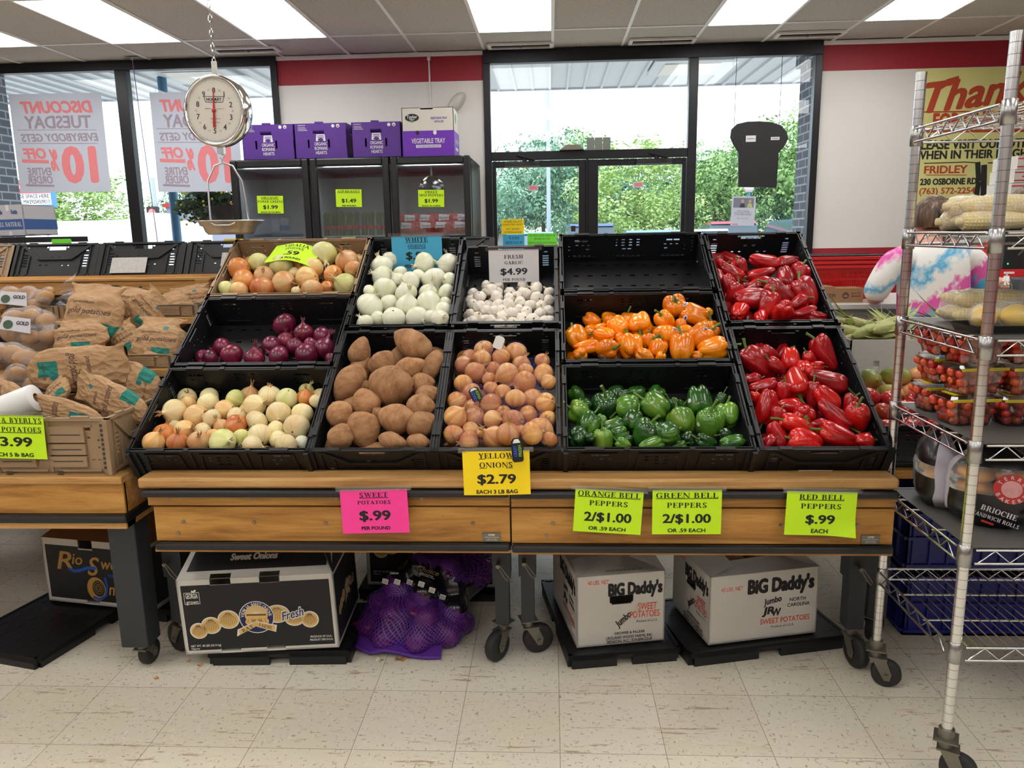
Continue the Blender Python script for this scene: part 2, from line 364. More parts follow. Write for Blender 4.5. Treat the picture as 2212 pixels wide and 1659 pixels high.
# slot vents in the last ceiling row
v = thing('air_vent', 'slot air vent in the ceiling beside the scale chain', 'air vent', (-2.585, 6.94, 3.046), 0, 'slot air vents')
b = MB(); b.bx(-.28, .28, -.085, -.06, -.012, .006); b.bx(-.28, .28, .06, .085, -.012, .006); b.bx(-.28, -.25, -.06, .06, -.012, .006); b.bx(.25, .28, -.06, .06, -.012, .006); b.build('vent_frame', M_TEE, v)
M_VENT = mat('vent_dark', srgb(70, 62, 56), .8)
MB().bx(-.25, .25, -.06, .06, -.002, .004).bx(-.25, .25, -.006, .006, -.009, -.001).bx(-.005, .005, -.06, .06, -.009, -.001).build('vent_louvre', M_VENT, v)
for x, y, lab in ((-.25, 7.08, 'slot air vent in the ceiling over the left glass door'), (.95, 7.06, 'slot air vent in the ceiling over the right glass door'), (2.15, 6.98, 'slot air vent in the ceiling beside the red wall band')):
    dup(v, label=lab, loc=(x, y, 3.046))
# storefront glazing ------------------------------------------------
def frame_win(name, x0, x1, z0, z1, bars, glass, sill=True):
    """bars: list of (x0, x1, z0, z1) frame members, glass: panes"""
    o = bpy.data.objects.new(name, None); COL.objects.link(o); o['kind'] = 'structure'
    f = MB()
    for q in bars: f.bx(q[0], q[1], WY-.04, WY+.045, q[2], q[3])
    f.build('window_frame', M_BRONZE, o, bevel=.004)
    for q in glass: MB().bx(q[0], q[1], WY+.025, WY+.031, q[2], q[3]).build('glass_pane', M_GLASS, o)
    return o
frame_win('window_1', -5.75, -2.43, .75, 3.05, [(-5.75, -2.43, 2.965, 3.046), (-5.75, -2.43, .75, .82), (-2.485, -2.43, .82, 2.965), (-3.91, -3.805, .82, 2.965), (-5.75, -5.65, .82, 2.965)],
          [(-5.65, -3.91, .82, 2.965), (-3.805, -2.485, .82, 2.965)])
frame_win('window_2', -.587, 2.345, 0, 3.05, [(-.587, 2.345, 2.935, 3.046), (-.587, -.527, 0, 2.935), (1.212, 1.290, 0, 2.935), (2.285, 2.345, 0, 2.935), (-.527, 1.212, 2.112, 2.185), (1.29, 2.285, 0, .12)],
          [(-.527, 1.212, 2.185, 2.935), (1.29, 2.285, .12, 2.935)])
def door(name, x0, x1, g0, g1, closer):
    o = bpy.data.objects.new(name, None); COL.objects.link(o); o['kind'] = 'structure'; o.location = (x0, WY+.01, 0)
    f = MB(); gz0, gz1 = .28, 2.05
    f.bx(0, g0-x0, -.022, .022, .01, 2.105); f.bx(g1-x0, x1-x0, -.022, .022, .01, 2.105)
    f.bx(g0-x0, g1-x0, -.022, .022, gz1, 2.105); f.bx(g0-x0, g1-x0, -.022, .022, .01, gz0); f.build('door_frame', M_BRONZE, o, bevel=.004)
    MB().bx(g0-x0, g1-x0, -.003, .003, gz0, gz1).build('glass_pane', M_GLASS, o)
    MB().cyl((.12, -.06, 1.05), (x1-x0-.12, -.06, 1.05), .014, 10).cyl((.12, -.06, 1.05), (.12, 0, 1.05), .012, 8).cyl((x1-x0-.12, -.06, 1.05), (x1-x0-.12, 0, 1.05), .012, 8).build('push_bar', M_STEEL, o)
    c = MB(); cx = closer-x0; c.bx(cx-.16, cx+.16, -.075, -.024, 2.055, 2.095); c.tube([(cx+.06, -.07, 2.1), (cx+.12, -.13, 2.105), (cx-.05, -.05, 2.15)], .009, 6); c.cyl((cx+.02, -.06, 2.095), (cx+.02, -.06, 2.125), .02, 10)
    c.build('door_closer', M_BLACK, o, bevel=.004); return o
door('door_1', -.524, .318, -.49, .253, -.25); door('door_2', .335, 1.208, .428, 1.172, .92)
struct('trim_3', MB().bx(.318, .335, WY-.03, WY+.06, 0, 2.11), M_BRONZE)
# ---------------------------------------------------------------- outdoors
M_ASPH = mat('asphalt', srgb(112, 114, 116), .95, nz=(.8, .12))
struct('ground', MB().bx(-160, 160, 7.4, 220, -.2, -.02), M_ASPH)
struct('path', MB().bx(-30, 30, 7.4, 11.2, -.1, 0), mat('pavement', srgb(190, 186, 178), .9, nz=(1.5, .08)))
M_SOFF = mat('metal_soffit', srgb(200, 208, 218), .45, .1)
b = MB(); SX, SY0, SY1, SZ = (-12, 10), 7.4, 10.62, 3.3
b.bx(SX[0], SX[1], SY0, SY1, SZ, SZ+.05)
for k in range(-54, 46): b.bx(k*.22-.015, k*.22+.015, SY0, SY1, SZ-.03, SZ)
b.bx(SX[0], SX[1], SY1, SY1+.06, SZ-.02, SZ+1.0)
struct('canopy_soffit', b, M_SOFF)
struct('canopy_roof', MB().bx(-12, 10, 7.25, SY1+.06, SZ+1.0, SZ+1.05), M_SOFF)
struct('wall_upper', MB().bx(-12, 10, 7.2, 7.4, 3.16, 4.3), M_WALL)
for x, y, lab in ((1.55, 9.3, 'rectangular canopy light outside the glass doors'), (-3.9, 9.0, 'rectangular canopy light outside the left window')):
    c = thing('canopy_light', lab, 'canopy light', (x, y, SZ-.03)); MB().bx(-.42, .42, -.42, .42, -.03, 0).build('fixture_frame', M_SOFF, c, bevel=.01)
    MB().bx(-.3, .3, -.3, .3, -.04, -.03).build('lens', M_WHITE, c)
BR1 = brick_mat('grey_brick', srgb(112, 118, 132), srgb(96, 102, 118), srgb(176, 186, 196), (PI/2, 0, PI/2))
struct('pillar_right', MB().bx(2.366, 3.0, 7.42, 7.9, -.1, SZ-.35).bx(2.33, 3.05, 7.41, 7.94, SZ-.35, SZ-.02), BR1)
struct('pillar_left', MB().bx(-6.1, -5.35, 7.42, 7.82, -.1, SZ-.02), BR1)
# ================================================================ display tables and crates
def wood_mat(name, a, b, c, axis=0, sc=1.0):
    t = NT(name); p = t.obj(); s = [2.2, 26, 26]
    if axis == 1: s = [26, 2.2, 26]
    if axis == 2: s = [26, 26, 2.2]
    v = t.mapping(p, [x*sc for x in s]); n1 = t.noise(v, 1.0, 6, .62, dist=.6)
    v2 = t.mapping(p, [x*sc*5 for x in s]); n2 = t.noise(v2, 1.0, 3, .6)
    col = t.ramp(n1, [(.28, a), (.5, b), (.72, c)]); col = t.mix(t.ramp(n2, [(.55, (0, 0, 0)), (.7, (.4, .4, .4))]), col, a)
    t.P(col=col, rough=.42, spec=.4, nrm=t.bump(n2, .12, .001)); return t.m
M_OAK = wood_mat('oak_lip', srgb(150, 104, 54), srgb(190, 144, 86), srgb(208, 166, 108))
M_OAK2 = wood_mat('oak_board', srgb(136, 88, 36), srgb(184, 132, 62), srgb(204, 156, 84))
M_BUMP = mat('bumper_rubber', srgb(20, 21, 24), .34, nz=(30, .3))
M_PAINT = mat('dark_leg_paint', srgb(44, 48, 52), .5, nz=(18, .15), bump=(60, .15, .002))
M_ZINC = mat('dull_zinc', srgb(128, 124, 114), .45, .8, nz=(40, .2))
M_TYRE = mat('caster_rubber', srgb(38, 38, 38), .7, nz=(25, .25))
M_CRATE = mat('black_crate_plastic', srgb(18, 19, 22), .45, nz=(14, .2), spec=.45)
M_TANC = mat('tan_crate_plastic', srgb(150, 124, 94), .5, nz=(9, .08))
M_SCREW = mat('screw_steel', srgb(140, 128, 108), .35, .9)
M_INK = mat('black_ink', srgb(20, 20, 22), .6)
M_WINK = mat('white_ink', srgb(226, 224, 216), .6)
def caster(parent, x, y, ang, r=.055, zt=.135):
    c = bpy.data.objects.new('caster', None); COL.objects.link(c); c.parent = parent; c.location = (x, y, 0); c.rotation_euler = (0, 0, ang)
    w = MB(); prof = [(.012, -.017), (r*.72, -.017), (r*.92, -.015), (r, -.009), (r, .009), (r*.92, .015), (r*.72, .017), (.012, .017)]
    w.lathe(prof, 28, 0, Matrix.Translation((.035, 0, r)) @ Matrix.Rotation(PI/2, 4, 'X')); w.build('wheel', M_TYRE, c)
    f = MB()
    for s_ in (-1, 1): f.prism([(-.012, zt-.03), (.03, zt-.03), (.05, r+.005), (.045, r-.018), (.028, r-.018), (.018, r)], s_*.021, s_*.0235, 0, Matrix.Rotation(PI/2, 4, 'X'))
    f.bx(-.02, .035, -.024, .024, zt-.033, zt-.028); f.cyl((0, 0, zt-.03), (0, 0, zt), .017, 14); f.cyl((.035, -.03, r), (.035, .03, r), .007, 10); f.bx(-.03, .03, -.03, .03, zt-.004, zt)
    f.build('fork', M_ZINC, c); return c
def table(name, label, x0, x1, dz, legs, plate):
    t = thing(name, label, 'display table', ((x0+x1)/2, 2.85, 0), 0, 'wooden produce display tables'); ox, oy = (x0+x1)/2, 2.85; il = 1 if x0 < -1 else .02
    def P(pn, mb, m, bev=0):
        mb.v = [(a-ox, b_-oy, c) for a, b_, c in mb.v]; return mb.build(pn, m, t, bev)
    P('front_lip', MB().bx(x0, x1, 2.288, 2.385, .703+dz, .737+dz), M_OAK, .008)
    P('bumper_strip', MB().bx(x0+.012*il, x1-.004, 2.272, 2.30, .678+dz, .701+dz), M_BUMP, .007)
    b = MB().bx(x0+.02*il, x1-.002, 2.302, 2.322, .643+dz, .680+dz)
    for q in range(5): b.cyl((x0+.09+q*.27, 2.30, .667+dz), (x0+.09+q*.27, 2.303, .667+dz), .005, 10, 1)
    P('upper_rail', b, [M_OAK2, M_SCREW], .002)
    b = MB().bx(x0+.036*il, x1-.003, 2.302, 2.324, .523+dz, .638+dz)
    for q, (qx, qz) in enumerate(((.13, .59), (.36, .588), (.59, .585), (.83, .585), (1.06, .585), (.11, .55), (1.09, .548))): b.cyl((x0+qx, 2.299, qz+dz), (x0+qx, 2.303, qz+dz), .006, 10, 1)
    P('fascia_board', b, [M_OAK2, M_SCREW], .002)
    P('bumper_strip', MB().bx(x0+.036*il, x1-.003, 2.282, 2.306, .497+dz, .523+dz), M_BUMP, .008)
    P('bottom_rail', MB().bx(x0+.03*il, x1-.001, 2.298, 2.33, .488+dz, .498+dz), M_OAK2)
    pl = MB().bx(plate, plate+.055, 2.2975, 2.3015, .526+dz, .555+dz); M = frame((plate+.0275, 2.2975, .541+dz), (1, 0, 0), z=(0, -1, 0))
    pl.txt('CMS', .02, .006, M, 1, 0, .008, bold=.06); pl.txt('COMMERCIAL MERCHANDISING', .046, .002, M, 1, 0, 0); pl.txt('1-800-275-2788', .03, .0022, M, 1, 0, -.006); pl.txt('DISPLAYS & FIXTURES', .036, .002, M, 1, 0, -.0105)
    P('nameplate', pl, [M_ZINC, M_WINK])
    P('side_panel', MB().prism([(2.33, .5+dz), (2.33, .69+dz), (2.42, .66), (3.42, 1.30), (3.42, 1.17)], 0, .02, 0, Matrix(((0, 0, 1, x0+.03), (1, 0, 0, 0), (0, 1, 0, 0), (0, 0, 0, 1)))), M_OAK2)
    P('side_panel', MB().prism([(2.33, .5+dz), (2.33, .69+dz), (2.42, .66), (3.42, 1.30), (3.42, 1.17)], 0, .02, 0, Matrix(((0, 0, 1, x1-.03), (1, 0, 0, 0), (0, 1, 0, 0), (0, 0, 0, 1)))), M_OAK2)
    gx0, gx1 = max(x0+.01, -.3685), min(x1-.01, .0275); b = MB()
    for q0, q1 in ((x0+.01, gx0), (gx1, x1-.01)):
        if q1-q0 > .02: b.bx(q0, q1, 0, 1.235, -.022, -.002, 0, SLM(0, 0))
    b.bx(gx0, gx1, 0, TIER2-.012, -.022, -.002, 0, SLM(0, 0)); b.bx(gx0, gx1, 0, .6, -.022, -.002, 0, SLM(0, TIER2, 0, G_TH))
    P('sloped_deck', b, M_OAK2)
    P('backing_board', MB().bx(x0+(.05 if x0 < -1 else .002), x1+(.0008 if x0 < -1 else -.004), 2.326, 2.336, .5+dz, .735+dz), M_PAINT)
    P('underframe', MB().bx(x0+.03, x1-.03, 2.5, 2.56, .49, .55).bx(x0+.03, x1-.03, 3.3, 3.36, .49, .55).bx(x0+.03, x0+.07, 2.33, 3.36, .49, .55).bx(x1-.07, x1-.03, 2.33, 3.36, .49, .55), M_PAINT)
    for k, (lx, ly, w, ang) in enumerate(legs):
        top = .52 if ly < 3 else 1.15
        b = MB().bx(lx-w/2, lx+w/2, ly-.04, ly+.04, .31, top).bx(lx-w/2+.007, lx+w/2-.007, ly-.032, ly+.032, .135, .31)
        if ly < 3: b.cyl((lx-.01, ly-.075, .37), (lx-.01, ly-.03, .37), .007, 8, 1).tube([(lx-.01, ly-.07, .37), (lx+.01, ly-.075, .335), (lx+.026, ly-.07, .315), (lx+.03, ly-.07, .325), (lx-.004, ly-.073, .375)], .0025, 6, 1)
        lo = P('leg', b, [M_PAINT, M_ZINC], .004)
        c = caster(lo, lx-ox, ly-oy, ang)
    return t
TIER = .4075; TIER2 = .612; G_TH = math.radians(27.5)
TH = math.radians(32.6); SV = Vector((0, math.cos(TH), math.sin(TH))); SW = Vector((0, -math.sin(TH), math.cos(TH)))
RIM0 = Vector((0, 2.325, .815)); CH = .145; BASE0 = RIM0-SW*CH
def SLM(x, v, w=0, th=TH):
    """frame lying on the sloped deck: x across, v up the slope, w off the deck"""
    o = BASE0+SV*v+SW*w; c, s = math.cos(th), math.sin(th)
    return Matrix(((1, 0, 0, x), (0, c, -s, o.y), (0, s, c, o.z), (0, 0, 0, 1)))
table('display_table', 'left wooden display table holding the onion and sweet potato crates', -1.31, -.1315, 0, [(-1.335, 2.53, .066, 2.6), (-.178, 2.53, .062, -2.2), (-1.2, 3.38, .07, 1), (-.25, 3.38, .07, 2)], -.22)
table('display_table', 'right wooden display table holding the bell pepper crates', -.130, 1.042, -.004, [(-.09, 2.55, .06, .3), (1.022, 2.52, .07, -1.3), (.1, 3.38, .07, 1), (1.0, 3.38, .07, 2)], .944)
# ---- folding produce crate: 0.59 x 0.395 x 0.145 m, walls with slots
CL, CD = .59, .395
def panel(mb, w, h, th, holes, M, m=0):
    zs = sorted({0, h} | {q for a in holes for q in (a[2], a[3])})
    for z0, z1 in zip(zs, zs[1:]):
        hs = sorted((a[0], a[1]) for a in holes if a[2] < z1-1e-6 and a[3] > z0+1e-6); x = 0; sp = []
        for a, b_ in hs:
            if a > x: sp.append((x, a))
            x = max(x, b_)
        if x < w: sp.append((x, w))
        for a, b_ in sp:
            mb.add([(a, 0, z0), (b_, 0, z0), (b_, 0, z1), (a, 0, z1), (a, th, z0), (b_, th, z0), (b_, th, z1), (a, th, z1)], [(0, 1, 2, 3), (5, 4, 7, 6), (4, 0, 3, 7), (1, 5, 6, 2)], m, False, M)
    for a in holes: mb.add([(a[0], 0, a[2]), (a[1], 0, a[2]), (a[1], th, a[2]), (a[0], th, a[2]), (a[0], 0, a[3]), (a[1], 0, a[3]), (a[1], th, a[3]), (a[0], th, a[3])], [(0, 1, 2, 3), (4, 7, 6, 5)], m, False, M)
    mb.add([(0, 0, 0), (w, 0, 0), (w, th, 0), (0, th, 0), (0, 0, h), (w, 0, h), (w, th, h), (0, th, h)], [(0, 3, 2, 1), (4, 5, 6, 7)], m, False, M)
def H(u, v, w, h): return (u-w/2, u+w/2, v-h/2, v+h/2)
def long_holes(full=True):
    o = []
    for u in [.055+.021*i for i in range(5)]+[.222+.0215*i for i in range(8)]+[.452+.021*i for i in range(5)]: o.append(H(u, .129, .011, .004))
    for u in (.088, .118, .472, .502): o.append(H(u, .105, .025, .009))
    for j in range(3):
        for i in range(4): o.append(H(.248+.0313*i, .108-.0135*j, .013, .0062))
    for u in (.283, .306): o.append(H(u, .063, .016, .007))
    for u in (.085, .109, .134, .456, .48, .505): o.append(H(u, .084, .011, .005))
    for u in (.13, .46): o.append(H(u, .064, .014, .007))
    if full:
        for u in (.022, .568):
            for v in (.118, .1, .086, .07, .053): o.append(H(u, v, .006, .005))
        for u in (.052, .538):
            for v in (.078, .06): o.append(H(u, v, .006, .005))
    for u in [.055+.021*i for i in range(5)]+[.222+.0215*i for i in range(8)]+[.452+.021*i for i in range(5)]: o.append(H(u, .03, .011, .003))
    return o
def short_holes():
    o = [H(.1975, .119, .085, .022), H(.148, .122, .012, .01), H(.247, .122, .012, .01)]
    for u in (.05, .345):
        for v in (.118, .106, .086, .075, .064, .053, .042): o.append(H(u, v, .026 if v < .1 else .016, .0065))
    for u in (.18, .215): o.append(H(u, .076, .014, .007))
    for u in (.13, .16, .235, .265): o.append(H(u, .045, .011, .006))
    return o
def crate_meshes(mt, ribs=True):
    r = {}; th = .005
    b = MB(); panel(b, CL-.02, CH-.012, th, long_holes(), Matrix.Translation((-CL/2+.01, .006, .012)))
    b.bx(-CL/2, CL/2, 0, .014, CH-.007, CH); b.bx(-CL/2, -CL/2+.03, -.001, .012, .006, CH-.004); b.bx(CL/2-.03, CL/2, -.001, .012, .006, CH-.004)
    for x in (-.2, .2): b.bx(x-.03, x+.03, -.001, .012, CH, CH+.004)
    for x in (-.1, .1): b.bx(x-.008, x+.008, .0, .012, CH, CH+.003)
    for x in (-.272, -.09, .09, .272): b.bx(x-.004, x+.004, .002, .006, .012, CH-.008)
    for cx, hw in ((-.185, .07), (0, .075), (.185, .07)):
        for s_ in ((-1, 1) if ribs else ()): b.prism([(cx+s_*hw, .015), (cx+s_*(hw-.008), .015), (cx+s_*(hw-.022), CH-.018), (cx+s_*(hw-.012), CH-.018)], 0, .004, 0, Matrix(((1, 0, 0, 0), (0, 0, -1, .006), (0, 1, 0, 0), (0, 0, 0, 1))))
        b.bx(cx-hw+.02, cx+hw-.02, .001, .006, CH-.022, CH-.017); b.bx(cx-hw, cx+hw, .001, .006, .013, .019); b.bx(cx-hw*.7, cx+hw*.7, .011, .018, .036, .040)
    r['long_wall'] = b.mesh('long_wall', mt)
    b = MB(); SM = Matrix(((0, 1, 0, -CL/2), (-1, 0, 0, 0), (0, 0, 1, 0), (0, 0, 0, 1)))
    panel(b, CD-.02, CH-.012, th, [tuple((q-.0 if i > 1 else q-.01) for i, q in enumerate(a)) for a in short_holes()], SM @ Matrix.Translation((-CD/2+.01, .006, .012)))
    b.bx(-CD/2, CD/2, 0, .014, CH-.007, CH, 0, SM)
    for s_ in (-1, 1):
        b.bx(s_*CD/2-.012, s_*CD/2+.012, -.001, .014, .006, CH-.004, 0, SM)
        b.prism([(s_*.17, CH-.01), (s_*.15, CH-.01), (s_*.075, CH-.058), (s_*.075, CH-.066), (s_*.085, CH-.066)], 0, .007, 0, SM @ Matrix(((1, 0, 0, 0), (0, 0, -1, .006), (0, 1, 0, 0), (0, 0, 0, 1))))
        b.bx(s_*.125-.003, s_*.125+.003, .001, .006, .012, CH-.05, 0, SM)
        b.bx(s_*.165-.003, s_*.165+.003, .001, .006, .012, CH-.008, 0, SM)
    b.bx(-.078, .078, -.001, .006, CH-.067, CH-.058, 0, SM); b.bx(-.18, .18, .001, .006, .012, .018, 0, SM)
    for x in (-.12, .12): b.bx(x-.02, x+.02, -.001, .012, CH, CH+.004, 0, SM)
    r['short_wall'] = b.mesh('short_wall', mt)
    b = MB(); hs = []
    for i in range(9):
        for j in range(5): hs.append(H(.06+.0588*i, .055+.072*j, .022, .009))
    for u in (.17, .19, .4, .42): hs.append(H(u, .09, .011, .011))
    panel(b, CL-.02, CD-.02, .006, hs, Matrix(((1, 0, 0, -CL/2+.01), (0, 0, 1, -CD/2+.01), (0, -1, 0, .012), (0, 0, 0, 1))))
    for y in (-CD/2+.012, CD/2-.012): b.bx(-CL/2+.006, CL/2-.006, y-.006, y+.006, 0, .01)
    for x in (-CL/2+.012, CL/2-.012): b.bx(x-.006, x+.006, -CD/2+.018, CD/2-.018, 0, .01)
    r['base'] = b.mesh('base', mt)
    return r
CM = {'b': crate_meshes(M_CRATE), 't': crate_meshes(M_TANC, False)}
MIR = Matrix.Rotation(PI, 4, 'Z')
def crate(kind, label, M, deep=False, group='produce crates on the sloped tables', name='produce_crate'):
    """M: frame at the middle of the crate's bottom front edge"""
    t = thing(name, label, 'crate', group=group)
    t.matrix_basis = M @ (Matrix.Translation((0, CL/2, 0)) @ Matrix.Rotation(PI/2, 4, 'Z') if deep else Matrix.Translation((0, CD/2, 0)))
    q = CM[kind]; T = Matrix.Translation
    put('base', q['base'], t)
    put('long_wall', q['long_wall'], t, M=T((0, -CD/2, 0))); put('long_wall', q['long_wall'], t, M=MIR @ T((0, -CD/2, 0)))
    put('short_wall', q['short_wall'], t); put('short_wall', q['short_wall'], t, M=MIR)
    return t
CX = {1: -1.063, 2: -.5685, 3: -.171, 4: .330, 5: .832}
crate('b', 'lowest left black crate, full of yellow and white sweet onions', SLM(CX[1], 0))
crate('b', 'black crate half empty with red onions, middle of the left column', SLM(CX[1], TIER))
crate('t', 'tan crate of large vidalia onions at the top left', SLM(CX[1], 2*TIER))
SC_ = crate('b', 'black crate of sweet potatoes at the front', SLM(CX[2], 0), True)
crate('b', 'black crate of white onions behind the sweet potatoes', SLM(CX[2], TIER2), True)
crate('b', 'black crate of netted yellow onions at the front', SLM(CX[3], 0), True)
crate('b', 'black crate of garlic bulbs behind the netted onions', SLM(CX[3], TIER2, 0, G_TH), True)
crate('b', 'black crate of green bell peppers at the front', SLM(CX[4], 0))
crate('b', 'black crate of orange bell peppers, above the green ones', SLM(CX[4], TIER))
crate('b', 'empty black crate above the orange bell peppers', SLM(CX[4], 2*TIER))
RC = crate('b', 'black crate of red bell peppers at the front right', SLM(CX[5], 0), True)
crate('b', 'black crate of red bell peppers at the top right', SLM(CX[5], TIER2), True)
def crate_label(t, x, z, M0, fn):
    o = fn(); o.parent = t; o.matrix_basis = t.matrix_basis.inverted() @ M0 @ frame((x, -.0045, z), (1, 0, 0), z=(0, -1, 0)); return o
def _bar():
    b = MB(); b.bx(-.052, .052, -.0145, .0145, 0, .0006); I4 = Matrix.Identity(4)
    for i in range(22): b.bx(-.03+i*.0027, -.03+i*.0027+.0008+.0006*(i*7 % 3), .004, .0115, .0006, .0009, 1)
    for i in range(10): b.bx(-.01+i*.0022, -.01+i*.0022+.001, -.011, -.002, .0006, .0009, 1)
    for y in (0, -.004, -.008): b.bx(-.048, -.02, y-.001, y+.001, .0006, .0009, 1)
    b.bx(.022, .048, -.013, -.001, .0006, .0009, 1); b.txt('10', .012, .006, I4, 0, .036, -.009, lift=.0012); return b.build('barcode_label', [M_WINK, M_INK])
crate_label(RC, -.013, .040, SLM(CX[5], 0), _bar)
def _torn():
    b = MB(); b.prism([(-.046, .006), (-.03, .009), (.0, .008), (.03, .0095), (.046, .007), (.05, -.008), (.035, -.006), (.03, -.009), (.0, -.007), (-.02, -.009), (-.04, -.006)], 0, .0006); b.prism([(-.015, -.004), (.0, .001), (.022, .002), (.026, -.005), (.01, -.003)], .0006, .0009, 1); return b.build('torn_label', [M_WINK, M_INK])
crate_label(SC_, .003, .030, SLM(CX[2], 0), _torn)
# ================================================================ vegetables
def skin(name, cols, scale=(9, 9, 1.2), rough=.4, top=None, root=None, coat=.0, var=.12, sheen=0, contrast=(.32, .68), bump=.12):
    """onion-like skin: fine meridian streaks, a tone of its own for every bulb"""
    t = NT(name); p = t.obj(); s = t.sep(p)
    a = t.n('ShaderNodeMath', {0: s[1], 1: s[0]}, operation='ARCTAN2').outputs[0]
    z = t.math('MULTIPLY', s[2], 3.0)
    v = t.n('ShaderNodeCombineXYZ', {0: t.math('MULTIPLY', t.n('ShaderNodeMath', {0: a}, operation='SINE').outputs[0], 8.0), 1: t.math('MULTIPLY', t.n('ShaderNodeMath', {0: a}, operation='COSINE').outputs[0], 8.0), 2: t.math('ADD', t.math('MULTIPLY', z, 3.0), t.math('MULTIPLY', t.rnd(), 40.0))}).outputs[0]
    st = t.noise(v, 1.6, 4, .65); bl = t.noise(t.n('ShaderNodeVectorMath', {0: p, 1: v}, operation='ADD').outputs[0], .16, 2, .5)
    c = t.ramp(bl, [(contrast[0], cols[0]), (.5, cols[1]), (contrast[1], cols[2])])
    c = t.mix(t.ramp(st, [(.4, (0, 0, 0)), (.75, (.5, .5, .5))]), c, cols[3])
    hv = t.n('ShaderNodeHueSaturation', {'Value': t.math('MULTIPLY_ADD', t.rnd(), 2*var, 1-var), 'Hue': t.math('MULTIPLY_ADD', t.rnd(), .02, .49), 'Saturation': 1.0, 'Color': c}).outputs[0]
    c = hv
    if root: c = t.mix(t.ramp(s[2], [(0, (1, 1, 1)), (.08, (0, 0, 0))]) if False else t.math('MULTIPLY', t.math('LESS_THAN', t.math('ADD', s[2], t.math('MULTIPLY', st, .006)), root[0]), .8), c, root[1])
    if top: c = t.mix(t.math('MULTIPLY', t.math('GREATER_THAN', t.math('ADD', s[2], t.math('MULTIPLY', st, .012)), top[0]), .75), c, top[1])
    t.P(col=c, rough=rough, coat=coat, spec=.45, nrm=t.bump(st, bump, .0015)); return t.m
def onion_mesh(name, m, R=.045, squash=.88, neck=.018, seed=0, shoulder=1.0):
    rr = random.Random(seed); b = MB(); prof = []
    N = 13
    for i in range(N+1):
        a = -PI/2+PI*i/N*.93; r = R*math.cos(a); z = R*squash*math.sin(a)
        if a > 1.0: z += (a-1.0)*neck*.5; r = max(r, .006)
        prof.append((max(r, .003), z))
    zt = prof[-1][1]; prof += [(.0065, zt+neck*.3), (.0055, zt+neck*.6)]
    ph = rr.random()*6; k = rr.choice((2, 3)); e = rr.uniform(.01, .035)
    def fn(p, a, r, z): f = 1+e*math.cos(k*a+ph)+.006*math.sin(17*a+z*60); return (p[0]*f+z*z*e*3, p[1]*f, z)
    b.lathe(prof, 26, 0, fn=fn); b.poly([(0.0055*math.cos(2*PI*i/12)+prof[-1][1]**2*e*3, .0055*math.sin(2*PI*i/12), prof[-1][1]) for i in range(12)])
    return b.mesh(name, m), prof[-1][1]
def tuft_mesh(name, m, h=.02, r=.006, n=7, seed=0, spread=1.0):
    rr = random.Random(seed); b = MB()
    for i in range(n):
        a = 2*PI*i/n+rr.random(); s = r*rr.uniform(.6, 1.5)*spread; hh = h*rr.uniform(.5, 1.1)
        b.tube([(r*.5*math.cos(a), r*.5*math.sin(a), -.003), (s*math.cos(a), s*math.sin(a), hh*.5), (s*1.5*math.cos(a+.4), s*1.5*math.sin(a+.4), hh)], [.0028, .0022, .0006], 5, 0)
    return b.mesh(name, m)
def pepper_mesh(name, m, R=.042, Hh=.09, lobes=4, taper=.85, seed=0, bend=0.0, wrinkle=0.0):
    rr = random.Random(seed); b = MB(); prof = []
    N = 24
    for i in range(N+1):
        t = .5-.5*math.cos(PI*i/N); base = max(0, 1-abs(2*t-1)**3.0)**.5
        prof.append((max(R*base*(taper+(1-taper)*min(1, t*1.35)), .0015), Hh*(t-.5)))
    ph = rr.random()*6; e = [rr.uniform(-.09, .09) for _ in range(lobes)]
    def fn(p, a, r, z):
        t = (z+Hh/2)/Hh; q = abs(math.cos(lobes*(a+ph)/2)); li = int(((a+ph+PI/lobes)/(2*PI/lobes))) % lobes
        dep = .10+.34*(t-.5)**2*2.2; f = 1-dep*(1-q**.55)*1.25+.04+e[li]*q*.8
        w = wrinkle*.05*math.sin(7*a+40*z+ph)+wrinkle*.035*math.sin(90*z+3*a)
        dt = math.exp(-(r/(.42*R))**2)
        zz = z+(-dt*Hh*.13+(q-.6)*.006*min(1, r/R*2) if t > .5 else dt*Hh*.07-(q-.6)*.012*min(1, r/R*2)*(1-t*2))
        return (p[0]*(f+w)+bend*(z/Hh)**2*R*2, p[1]*(f+w)+bend*.3*z, zz)
    b.lathe(prof, 36, 0, fn=fn); return b.mesh(name, m)
def pstem_mesh(name, m, L=.03, r=.0045, seed=0):
    rr = random.Random(seed); b = MB(); q = rr.uniform(-.6, .6)
    b.lathe([(.002, -.004), (.013, -.002), (.012, .001), (.006, .004)], 12, 0, fn=lambda p, a, rr_, z: (p[0]*(1+.25*math.cos(5*a)), p[1]*(1+.25*math.cos(5*a)), z))
    b.tube([(0, 0, 0), (.001, 0, L*.35), (q*.010, .004, L*.7), (q*.018, .008, L)], [r*1.3, r, r*.95, r*1.25], 9, 0); return b.mesh(name, m)
